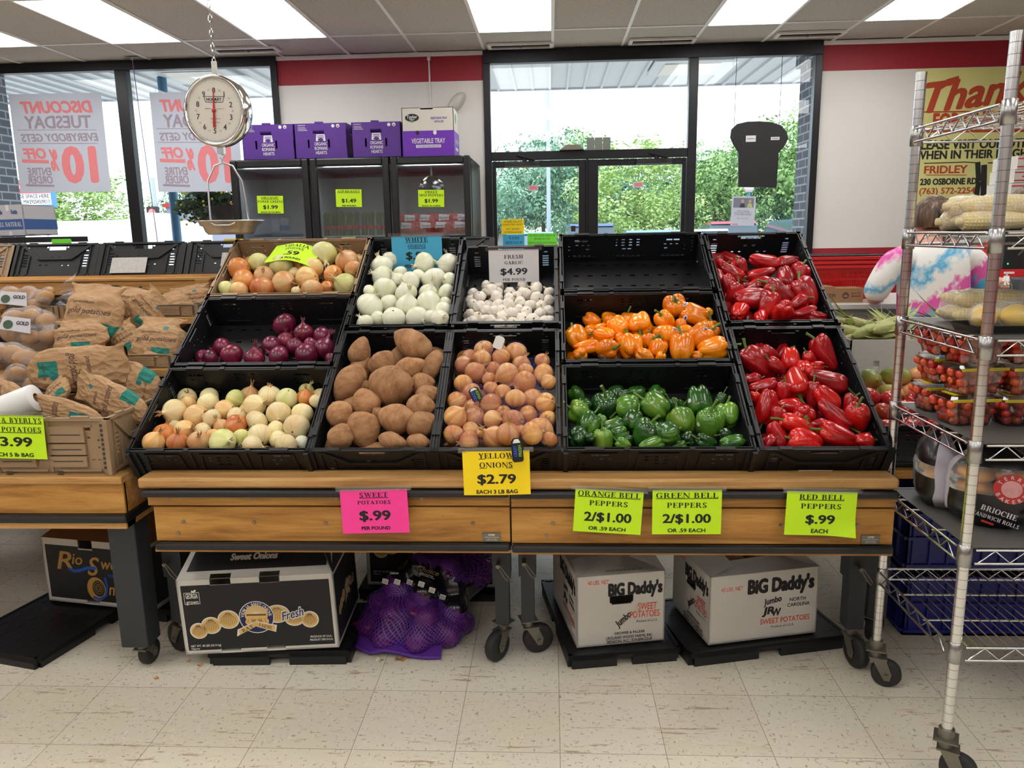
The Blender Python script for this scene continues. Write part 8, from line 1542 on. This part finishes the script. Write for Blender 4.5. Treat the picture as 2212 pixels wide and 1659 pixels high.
# ---------------------------------------------------------------- people
def skinned(name, pts, edges, m, parent, root=0, sub=2):
    me = bpy.data.meshes.new(name); me.from_pydata([p[0] for p in pts], edges, []); me.materials.append(m); o = bpy.data.objects.new(name, me); COL.objects.link(o)
    if parent is not None: o.parent = parent
    sk = o.modifiers.new('skin', 'SKIN'); sk.use_smooth_shade = True; d = me.skin_vertices[0].data
    for i, p in enumerate(pts): d[i].radius = p[1] if isinstance(p[1], tuple) else (p[1], p[1]); d[i].use_root = (i == root)
    s = o.modifiers.new('sub', 'SUBSURF'); s.levels = sub; s.render_levels = sub; return o
M_SKIN = mat('skin', srgb(214, 160, 136), .5, nz=(20, .05)); M_JEAN = mat('dark_trousers', srgb(40, 44, 60), .8, nz=(60, .15)); M_SHOE = mat('shoe', srgb(34, 34, 36), .6)
def person(label, loc, rz, shirt_m, el, wr, head, hair_m, lean=.05, ponytail=True, sw=.185):
    t = thing('person', label, 'person', loc, rz); P = []; E = []
    def v(p, r, a=None):
        P.append((Vector(p), r)); i = len(P)-1
        if a is not None: E.append((a, i))
        return i
    hd = Vector(head)
    pel = v((0, 0, .92), (.145, .10)); wa = v((0, lean*.3, 1.06), (.135, .095), pel); che = v((0, lean*.6, 1.22), (.145, .10), wa); sc_ = v((0, lean, 1.345), (.09, .065), che); nk = v((0, (lean+hd.y)/2, 1.42), .052, sc_); h0 = v(hd+Vector((0, .01, -.075)), (.062, .07), nk); h1 = v(hd, (.076, .092), h0); h2 = v(hd+Vector((0, -.01, .085)), (.062, .075), h1)
    hands = []
    for s in (-1, 1):
        sh = v((s*sw, lean, 1.33), .058, sc_); e = v((s*abs(el[0]), el[1], el[2]), .042, sh); w = v((s*abs(wr[0]), wr[1], wr[2]), (.028, .026), e); d = (P[w][0]-P[e][0]).normalized(); sd = d.cross(Vector((0, 0, 1))).normalized()*s; pm = v(P[w][0]+d*.06, (.036, .018), w)
        for k in range(4): a = v(P[pm][0]+d*.045+sd*(.026-.018*k), .0085, pm); b_ = v(P[a][0]+d*(.026 if k in (1, 2) else .02)-Vector((0, 0, .012)), .008, a); v(P[b_][0]+d*.014-Vector((0, 0, .018)), .0065, b_)
        a = v(P[w][0]+d*.04-sd*-.04 if False else P[w][0]+d*.035+sd*.042, .010, w); v(P[a][0]+d*.035+sd*.008, .008, a)
    for s in (-1, 1): hp = v((s*.09, 0, .86), .085, pel); k = v((s*.10, .015, .48), .056, hp); an = v((s*.10, -.01, .09), .04, k); v((s*.10, .11, .035), (.04, .028), an)
    skinned('body', P, E, M_SKIN, t)
    b = MB()
    for s in (-1, 1): 
        b.lathe([(.0005, -.012), (.012, -.006), (.0125, .0), (.010, .008), (.0005, .012)], 12, 0, T(hd.x+s*.030, hd.y+.088, hd.z+.012) @ RX90); b.lathe([(.0005, -.03), (.014, -.02), (.017, .0), (.012, .022), (.0005, .03)], 10, 1, T(hd.x+s*.083, hd.y, hd.z) @ Matrix.Rotation(.2*s, 4, 'Y'))
    b.prism([(-.012, -.03), (.012, -.03), (.004, .012), (-.004, .012)], 0, .022, 1, T(hd.x, hd.y+.088, hd.z-.008) @ Matrix.Rotation(-PI/2, 4, 'X') @ Matrix.Scale(-1, 4, (0, 1, 0))); b.tube([(hd.x-.022, hd.y+.086, hd.z-.052), (hd.x, hd.y+.094, hd.z-.054), (hd.x+.022, hd.y+.086, hd.z-.052)], .005, 6, 2); b.build('face', [mat('eye', srgb(60, 50, 44), .3), M_SKIN, mat('lips', srgb(170, 90, 84), .5)], t)
    S = []; ES = []
    def u(p, r, a=None):
        S.append((Vector(p), r)); i = len(S)-1
        if a is not None: ES.append((a, i))
        return i
    a0 = u((0, 0, .84), (.20, .135)); a1 = u((0, lean*.3, 1.02), (.185, .125), a0); a2 = u((0, lean*.6, 1.20), (.19, .125), a1); a3 = u((0, lean, 1.325), (.13, .085), a2); u((0, lean+.02, 1.385), (.075, .06), a3)
    for s in (-1, 1): b1 = u((s*(sw+.005), lean, 1.315), .075, a3); b2 = u((s*abs(el[0])*.92+s*sw*.05, el[1]*.8, el[2]+.06), .068, b1); u((s*abs(el[0])*1.0, el[1]+.03, el[2]-.012), .062, b2)
    skinned('shirt', S, ES, shirt_m, t)
    L = [(Vector((0, 0, .93)), (.165, .12)), (Vector((0, 0, .86)), (.165, .12))]; EL = [(0, 1)]
    for s in (-1, 1): n = len(L); L += [(Vector((s*.095, 0, .74)), .098), (Vector((s*.10, .015, .48)), .072), (Vector((s*.10, -.01, .10)), .062)]; EL += [(1, n), (n, n+1), (n+1, n+2)]
    skinned('trousers', L, EL, M_JEAN, t)
    for s in (-1, 1): skinned('shoe', [(Vector((s*.10, -.05, .045)), (.042, .04)), (Vector((s*.10, .05, .04)), (.045, .034)), (Vector((s*.10, .15, .03)), (.042, .024))], [(0, 1), (1, 2)], M_SHOE, t)
    b = MB(); b.sheet(lambda a, c: (hd.x+.094*math.cos(a*2*PI)*math.sin(c*PI*.62), hd.y-.018+.108*math.sin(a*2*PI)*math.sin(c*PI*.62)*(1 if math.sin(a*2*PI) < 0 else .86), hd.z+.012+.118*math.cos(c*PI*.62)), 28, 12)
    if ponytail: b.tube([(hd.x, hd.y-.10, hd.z+.05), (hd.x+.01, hd.y-.15, hd.z+.04), (hd.x+.015, hd.y-.165, hd.z-.04), (hd.x+.01, hd.y-.15, hd.z-.13)], [.02, .034, .032, .008], 10)
    else: b.sheet(lambda a, c: (hd.x+.096*math.cos(PI+a*PI), hd.y-.015+.11*math.sin(PI+a*PI), hd.z-.02-.10*c), 16, 4)
    b.build('hair', hair_m, t); return t
t = NT('tie_dye'); p = t.obj(); s = t.sep(p); n = t.noise(t.mapping(p, (7, 7, 5)), 1.0, 4, .6); n2 = t.noise(p, 16, 3, .6)
e = t.math('ADD', t.math('SUBTRACT', s[2], t.math('MULTIPLY', s[0], .50)), t.math('ADD', t.math('MULTIPLY_ADD', n, .30, -.15), t.math('MULTIPLY_ADD', n2, .12, -.06)))
_w, _bl, _pk = srgb(232, 230, 226), srgb(74, 172, 214), srgb(220, 92, 170)
c = t.ramp(t.math('DIVIDE', t.math('SUBTRACT', e, .88), .60), [(0, _pk), (.06, _w), (.16, _bl), (.36, _bl), (.42, _pk), (.49, _pk), (.53, _w), (.64, _w), (.71, _bl), (.79, _w), (.90, _w), (.97, _pk)])
t.P(col=c, rough=.85); M_TIE = t.m
th_ = NT('brown_hair'); _n = th_.noise(th_.mapping(th_.obj(), (60, 60, 5)), 1.0, 3, .6); th_.P(col=th_.ramp(_n, [(.35, srgb(50, 36, 28)), (.55, srgb(96, 72, 52)), (.75, srgb(170, 140, 106))]), rough=.5); M_HAIR = th_.m
person('person in a tie-dyed long-sleeved top seen from behind at the counter', (1.92, 4.0, 0), 0, M_TIE, (.275, .07, 1.115), (.17, .30, 1.105), (.015, .155, 1.50), M_HAIR, .055)
person('person in a red shirt reaching to the register, at the right edge', (3.02, 5.28, 0), PI-.25, mat('red_shirt', srgb(206, 34, 40), .8, nz=(30, .1)), (.27, .08, 1.13), (.10, .36, 1.12), (0, .08, 1.58), M_HAIR, .03, False)
# ================================================================ beyond the glass
def leaf_mat(name, a, b_, c_):
    t = NT(name); p = t.pos(); t.P(col=t.ramp(t.noise(p, .9, 4, .6), [(.3, a), (.5, b_), (.72, c_)]), rough=.7); return t.m
M_LEAF = [leaf_mat('leaf_green', srgb(84, 118, 70), srgb(126, 160, 96), srgb(170, 194, 130)), leaf_mat('leaf_blue_green', srgb(78, 116, 96), srgb(112, 150, 126), srgb(152, 184, 160)), leaf_mat('leaf_light', srgb(112, 144, 74), srgb(152, 180, 102), srgb(192, 208, 142))]
M_BARK = mat('bark', srgb(96, 86, 76), .9, nz=(4, .25))
def crown(name, m, seed, n=70, per=46, sz=.28, shape=(1, 1, 1), lo=-.75):
    rr = random.Random(seed); b = MB()
    for i in range(n):
        while True:
            d = Vector((rr.uniform(-1, 1), rr.uniform(-1, 1), rr.uniform(lo, 1)))
            if .25 < d.length < 1: break
        d *= (.55+.45*d.length); c = Vector((d.x*shape[0], d.y*shape[1], d.z*shape[2])); r = rr.uniform(.16, .30)
        for k in range(per):
            q = Vector((rr.gauss(0, 1), rr.gauss(0, 1), rr.gauss(0, 1))).normalized()*r*rr.uniform(.6, 1.05); nrm = (q.normalized()*.8+Vector((rr.uniform(-1, 1), rr.uniform(-1, 1), rr.uniform(-.3, 1)))*.7).normalized(); x = nrm.orthogonal().normalized(); y = nrm.cross(x); s = sz*rr.uniform(.10, .24); p = c+q; a = rr.random()*6; x, y = x*math.cos(a)+y*math.sin(a), y*math.cos(a)-x*math.sin(a)
            b.add([p-x*s*1.3, p-y*s*.7, p+x*s*1.3, p+y*s*.7], [(0, 1, 2, 3)], 0)
    return b.mesh(name, m)
CROWNS = [crown('crown', M_LEAF[k % 3], k, n=(100, 90, 80)[k % 3], per=110, sz=.15, shape=((1, 1, 1), (1.1, 1.1, .9), (.9, .9, 1.15))[k % 3]) for k in range(3)]
def tree(label, x, y, h, w, k, base=.5):
    t = thing('tree', label, 'tree', (x, y, 0), k*1.7+x, 'trees beyond the car park'); ch = (h-base)/2
    cr = put('crown', CROWNS[k], t, loc=(0, 0, base+ch*.95)); cr.scale = (w/2, w/2, ch*1.05)
    b = MB(); b.tube([(0, 0, -.05), (.05, .02, base*.8), (-.05*w, .03*w, base+ch*.8)], [.05*w*.55, .04*w*.5, .02*w*.5], 8); b.tube([(.02, .02, base*.8), (.12*w, .05*w, base+ch*.7)], [.03*w*.5, .015*w*.4], 6); b.build('trunk', M_BARK, t); return t
for q in (('leafy tree with a bare leaning trunk behind the left door', -.3, 44, 7.0, 6.5, 1), ('round light green tree behind the right door', 4.2, 38, 5.2, 6.6, 2, .9), ('tall dark tree between the two doors', 1.6, 50, 7.4, 7, 0), ('blue-green tree behind the middle post', 6.6, 47, 6.2, 6, 1), ('bushy tree below the grey cards', 2.6, 56, 6.6, 8, 2), ('green tree at the left of the side window', 9.0, 45, 6.2, 6, 0), ('tree behind the black hanging sign', 11.2, 48, 6.6, 6.5, 1), ('tall tree beside the right brick pillar', 14.2, 46, 8.2, 7, 0), ('low tree in the gap right of the side window', 16.5, 52, 7.8, 8, 2), ('distant low tree at the left jamb of the doors', -4.2, 60, 6.0, 7, 1),
          ('bright tree behind the white trailer', -24.5, 40, 5.2, 7.5, 2, 1.0), ('green tree behind the roadside sign', -27.5, 38, 4.6, 6, 0, .8), ('slim tree left of the window post', -19.5, 44, 6.0, 5, 1), ('far tree behind the flower planter', -15.5, 50, 5.4, 6, 0), ('tree beyond the traffic light', -17.8, 48, 5.0, 5, 2)): tree(*q)
# parked cars
def car_mesh(kind):
    b = MB(); L = 2.25
    if kind == 0: lo = [(-L, .35), (L, .35), (L+.03, .72), (1.35, .95), (-L, .97)]; rf = [(.74, 1.38), (.66, 1.45), (-.82, 1.47), (-.92, 1.40)]; pr = [(-L, .35), (L, .35), (L+.03, .72), (1.35, .95), (.75, 1.42), (-.9, 1.46), (-1.65, 1.02), (-L, .95)]; gl = [(1.18, .98), (.70, 1.37), (-.86, 1.40), (-1.45, 1.02)]
    else: lo = [(-L, .4), (L, .4), (L+.03, .95), (1.3, 1.08), (-L-.02, 1.1)]; rf = [(.84, 1.60), (.74, 1.69), (-1.9, 1.73), (-2.0, 1.64)]; pr = [(-L, .4), (L, .4), (L+.03, .95), (1.3, 1.08), (.85, 1.68), (-2.0, 1.72), (-L-.02, 1.1)]; gl = [(1.12, 1.12), (.78, 1.62), (-1.9, 1.65), (-2.05, 1.14)]
    b.prism(lo, -.88, .88, 0, RX90); b.prism(rf, -.88, .88, 0, RX90); b.v = [(x, y*(1-.16*max(0, z-.9)), z) for x, y, z in b.v]
    g = MB(); g.prism(gl, -.86, .86, 0, RX90); g.v = [(x*1.0, y*(1-.16*max(0, z-.9))*1.045, z) for x, y, z in g.v]; g.prism([(y, z) for y, z in ((-.7, gl[0][1]), (.7, gl[0][1]), (.6, gl[1][1]), (-.6, gl[1][1]))], gl[0][0]-.25, gl[0][0]+.02, 0, Matrix(((0, 0, 1, 0), (1, 0, 0, 0), (0, 1, 0, 0), (0, 0, 0, 1))))
    return b, g
M_CGL = mat('car_glass', srgb(60, 78, 92), .1, spec=.8); wh = MB()
wh.lathe([(.01, -.1), (.30, -.1), (.33, -.06), (.33, .06), (.30, .1), (.01, .1)], 20, 0, RX90); WHM = wh.mesh('wheel', M_TYRE); CARC = {}
CG = [(b, g.mesh('windows', M_CGL)) for b, g in (car_mesh(0), car_mesh(1))]
def car(label, x, y, rz, kind, col):
    t = thing('car', label, 'car', (x, y, 0), rz, 'parked cars beyond the doors'); key = (kind, col)
    if key not in CARC: CARC[key] = CG[kind][0].mesh('car_body', mat('car_paint_%d' % len(CARC), col, .2, .3, coat=.5))
    put('car_body', CARC[key], t); put('windows', CG[kind][1], t)
    for wx in (-1.4, 1.4):
        for wy in (-.82, .82): put('wheel', WHM, t, loc=(wx, wy, .33))
BL, WH, RD, BK, SV, TL = srgb(66, 92, 132), srgb(226, 228, 230), srgb(156, 60, 76), srgb(40, 44, 60), srgb(150, 160, 172), srgb(96, 128, 146)
for i, (x, rz, k, col, nm) in enumerate(((-3.0, 1.6, 0, BL, 'blue car behind the yellow door notice'), (-.7, 1.55, 0, TL, 'teal car low in the left door'), (1.4, 1.6, 1, BL, 'dark blue van by the middle door post'), (3.2, 1.55, 0, TL, 'blue-grey car low in the right door'), (5.2, 1.6, 0, WH, 'white car low in the middle of the right door'), (6.6, 1.5, 1, RD, 'red car beside the white car'), (8.0, 1.57, 1, BL, 'dark blue van at the right edge of the right door'), (9.6, 1.6, 0, TL, 'blue car left in the side window'), (11.3, 1.55, 0, SV, 'silver car below the flyer'), (13.4, 1.57, 1, WH, 'white van right of the flyer'), (15.8, 1.6, 0, BL, 'blue car by the right brick pillar'))): car(nm, x, 26+(i % 3)*2.2, rz, k, col)
for i, (x, col, nm) in enumerate(((-24, SV, 'silver car far left beyond the trailer'), (-17.0, WH, 'white car far behind the flower planter'), (-20.5, BK, 'dark car beside the trailer'))): car(nm, x, 33+i, .3, 0, col)
M_POLE = mat('pole_grey', srgb(168, 176, 182), .5, .5); M_POLB = mat('pole_blue', srgb(64, 120, 160), .5)
lp = thing('light_pole', 'tall thin light pole seen through the left door', 'pole', (-.08, 31, 0)); MB().cyl((0, 0, -.05), (0, 0, 7.0), .09, 10, 0, .06).build('pole', M_POLE, lp); MB().bx(-.5, .1, -.12, .12, 6.95, 7.1).build('lamp_head', M_POLE, lp)
lp = thing('street_lamp', 'short globe street lamp in the side window', 'street lamp', (7.45, 30.5, 0)); MB().cyl((0, 0, -.05), (0, 0, 2.8), .06, 10).build('pole', mat('teal_pole', srgb(40, 130, 140), .5), lp); b = MB(); b.lathe([(.0005, 2.8), (.12, 2.8), (.22, 3.05), (.14, 3.3), (.03, 3.4), (.0005, 3.42)], 16); b.build('globe', M_WHITE, lp)
bd_ = thing('building', 'white flat-roofed building at the left edge of the left door', 'building', (-6.2, 62, 0)); MB().bx(-6, 3.3, 0, 8, -.05, 4.7).build('wall', mat('white_wall', srgb(232, 232, 232), .8), bd_); MB().bx(2.4, 2.75, -.03, 0, 3.2, 4.0).build('window', M_CGL, bd_)
bd_ = thing('building', 'low grey-violet building behind the traffic light', 'building', (-19.5, 42, 0)); MB().bx(-1.2, 3.4, 0, 6, -.05, 3.1).build('wall', mat('violet_wall', srgb(160, 158, 176), .8), bd_); MB().bx(-1.3, 3.5, -.15, 6.1, 3.1, 3.3).build('roof_edge', M_BRED, bd_)
tr_ = thing('trailer', 'white box trailer parked outside the left window', 'trailer', at(215, 470, Y=16)); tr_.location.z = 0; MB().bx(-1.15, 1.05, 0, 3.0, .5, 1.86).build('box_body', mat('trailer_white', srgb(240, 240, 240), .5), tr_, bevel=.03); MB().bx(.3, .75, .8, 1.6, 1.86, 2.02).build('roof_unit', M_WHITE, tr_, bevel=.03)
for wx in (-.6, .6): put('wheel', WHM, tr_, loc=(wx, .2, .33))
tk = thing('truck', 'white pickup truck with a blue sign on its side, far left outside', 'truck', (-11.95, 16.2, 0), .2); MB().prism([(-1.1, .5), (1.6, .5), (1.6, 1.15), (1.1, 1.25), (.6, 1.95), (-1.1, 2.02)], -.9, .9, 0, RX90).build('cab', mat('truck_white', srgb(232, 232, 232), .4), tk, bevel=.04); MB().prism([(.95, 1.28), (.56, 1.82), (-.2, 1.86), (-.2, 1.28)], -.915, .915, 0, RX90).build('windows', M_CGL, tk); MB().bx(-1.0, -.25, -.93, -.9, .9, 1.75).build('side_sign', M_POLB, tk)
for wx in (-.6, 1.1):
    for wy in (-.8, .8): put('wheel', WHM, tk, loc=(wx, wy, .33))
q = [at(p[0], p[1], Y=18) for p in ((28, 408), (113, 414), (114, 442), (28, 443))]; ls = thing('roadside_sign', 'roadside letter board on two posts offering lease space', 'sign', ((q[0].x+q[1].x)/2, 18, 0)); cx_ = (q[0].x+q[1].x)/2; z0, z1 = q[2].z, q[1].z+.02; w = q[1].x-q[0].x
b = MB(); b.bx(-w/2-.03, w/2+.03, -.08, .08, z0-.06, z1+.22); MF = Matrix(((1, 0, 0, 0), (0, 0, -1, -.081), (0, 1, 0, 0), (0, 0, 0, 1))); pol(b, MF, [(-w/2, z0), (w/2, z0), (w/2, z1-.06), (-w/2, z1-.06)], 1); pol(b, MF, [(-w/2, z1-.05), (w/2, z1-.05), (w/2, z1+.19), (-w/2, z1+.19)], 2); b.txt('LEASE SPACE HERE', w*.92, .085, MF, 3, 0, z0+(z1-z0)*.62, lift=.003); b.txt('CALL MIKE9204509013', w*.92, .085, MF, 3, 0, z0+(z1-z0)*.22, lift=.003); b.txt('FRESH', .4, .10, MF, 1, -.1, z1+.07, lift=.003, bold=.05)
b.build('letter_board', [M_POLB, M_WPRN, M_BRED, M_INK], ls)
for x in (-.25, .3): MB().cyl((x, 0, -.05), (x, 0, z0-.05), .07, 10).build('post', M_POLB, ls)
tl = thing('traffic_light', 'traffic light on a pole outside the left window', 'traffic light', at(337, 470, Y=22)); tl.location.z = 0; z_ = at(337, 478, Y=22).z; MB().cyl((0, 0, -.05), (0, 0, z_+1.2), .07, 10).build('pole', M_POLE, tl); MB().bx(-.15, .15, -.2, -.05, z_-.35, z_+.4).build('housing', M_BLACK, tl); b = MB(); b.lathe([(.0005, .03), (.09, .02), (.1, 0)], 14, 0, T(0, -.2, z_+.24) @ RX90); t_ = NT('red_lamp'); t_.P(col=(.8, .05, .05), ecol=(1, .1, .1), estr=2.5); b.build('red_lens', t_.m, tl)
# hanging flower basket just outside
hp = thing('flower_basket', 'dark hanging basket with yellow flowers outside the left window', 'flower basket', (-3.78, 8.75, 0)); zc = at(420, 450, Y=8.75).z
M_DKL = leaf_mat('dark_leaf', srgb(30, 54, 34), srgb(48, 76, 48), srgb(80, 112, 72)); b = MB(); cm = crown('trailing_leaves', M_DKL, 9, n=64, per=34, sz=.42, shape=(1, .7, .8), lo=-1); lv = put('trailing_leaves', cm, hp, loc=(-.02, 0, zc)); lv.scale = (.40, .30, .26)
b = MB(); b.lathe([(.0005, -.3), (.16, -.29), (.24, -.06), (.25, 0)], 20, 0, T(.16, 0, zc+.02)); b.build('basket', M_BLACK, hp); rr = random.Random(5); b = MB()
for i in range(26): a, e = rr.uniform(PI*1.02, PI*1.98), rr.uniform(-.9, .8); ell(b, frame((-.02+.40*math.cos(a)*math.cos(e), .30*math.sin(a)*math.cos(e), zc+.25*math.sin(e)), (1, 0, 0), z=(0, -1, .3)), 0, 0, .014, .014, 0, 0, 7)
b.build('flowers', mat('yellow_petals', srgb(220, 206, 70), .6), hp); hp['label'] = hp['label']; b = MB()
for s in (-1, 1): b.cyl((.16+s*.2, 0, zc), (.16, 0, 3.2), .004, 5)
b.build('hanger', M_BLACK, hp); MB().cyl((-.62, .1, -.05), (-.62, .1, 3.25), .05, 12).build('canopy_post', M_POLB, None, label='blue canopy post left of the flower basket', cat='post').location = (-3.72, 8.9, 0)
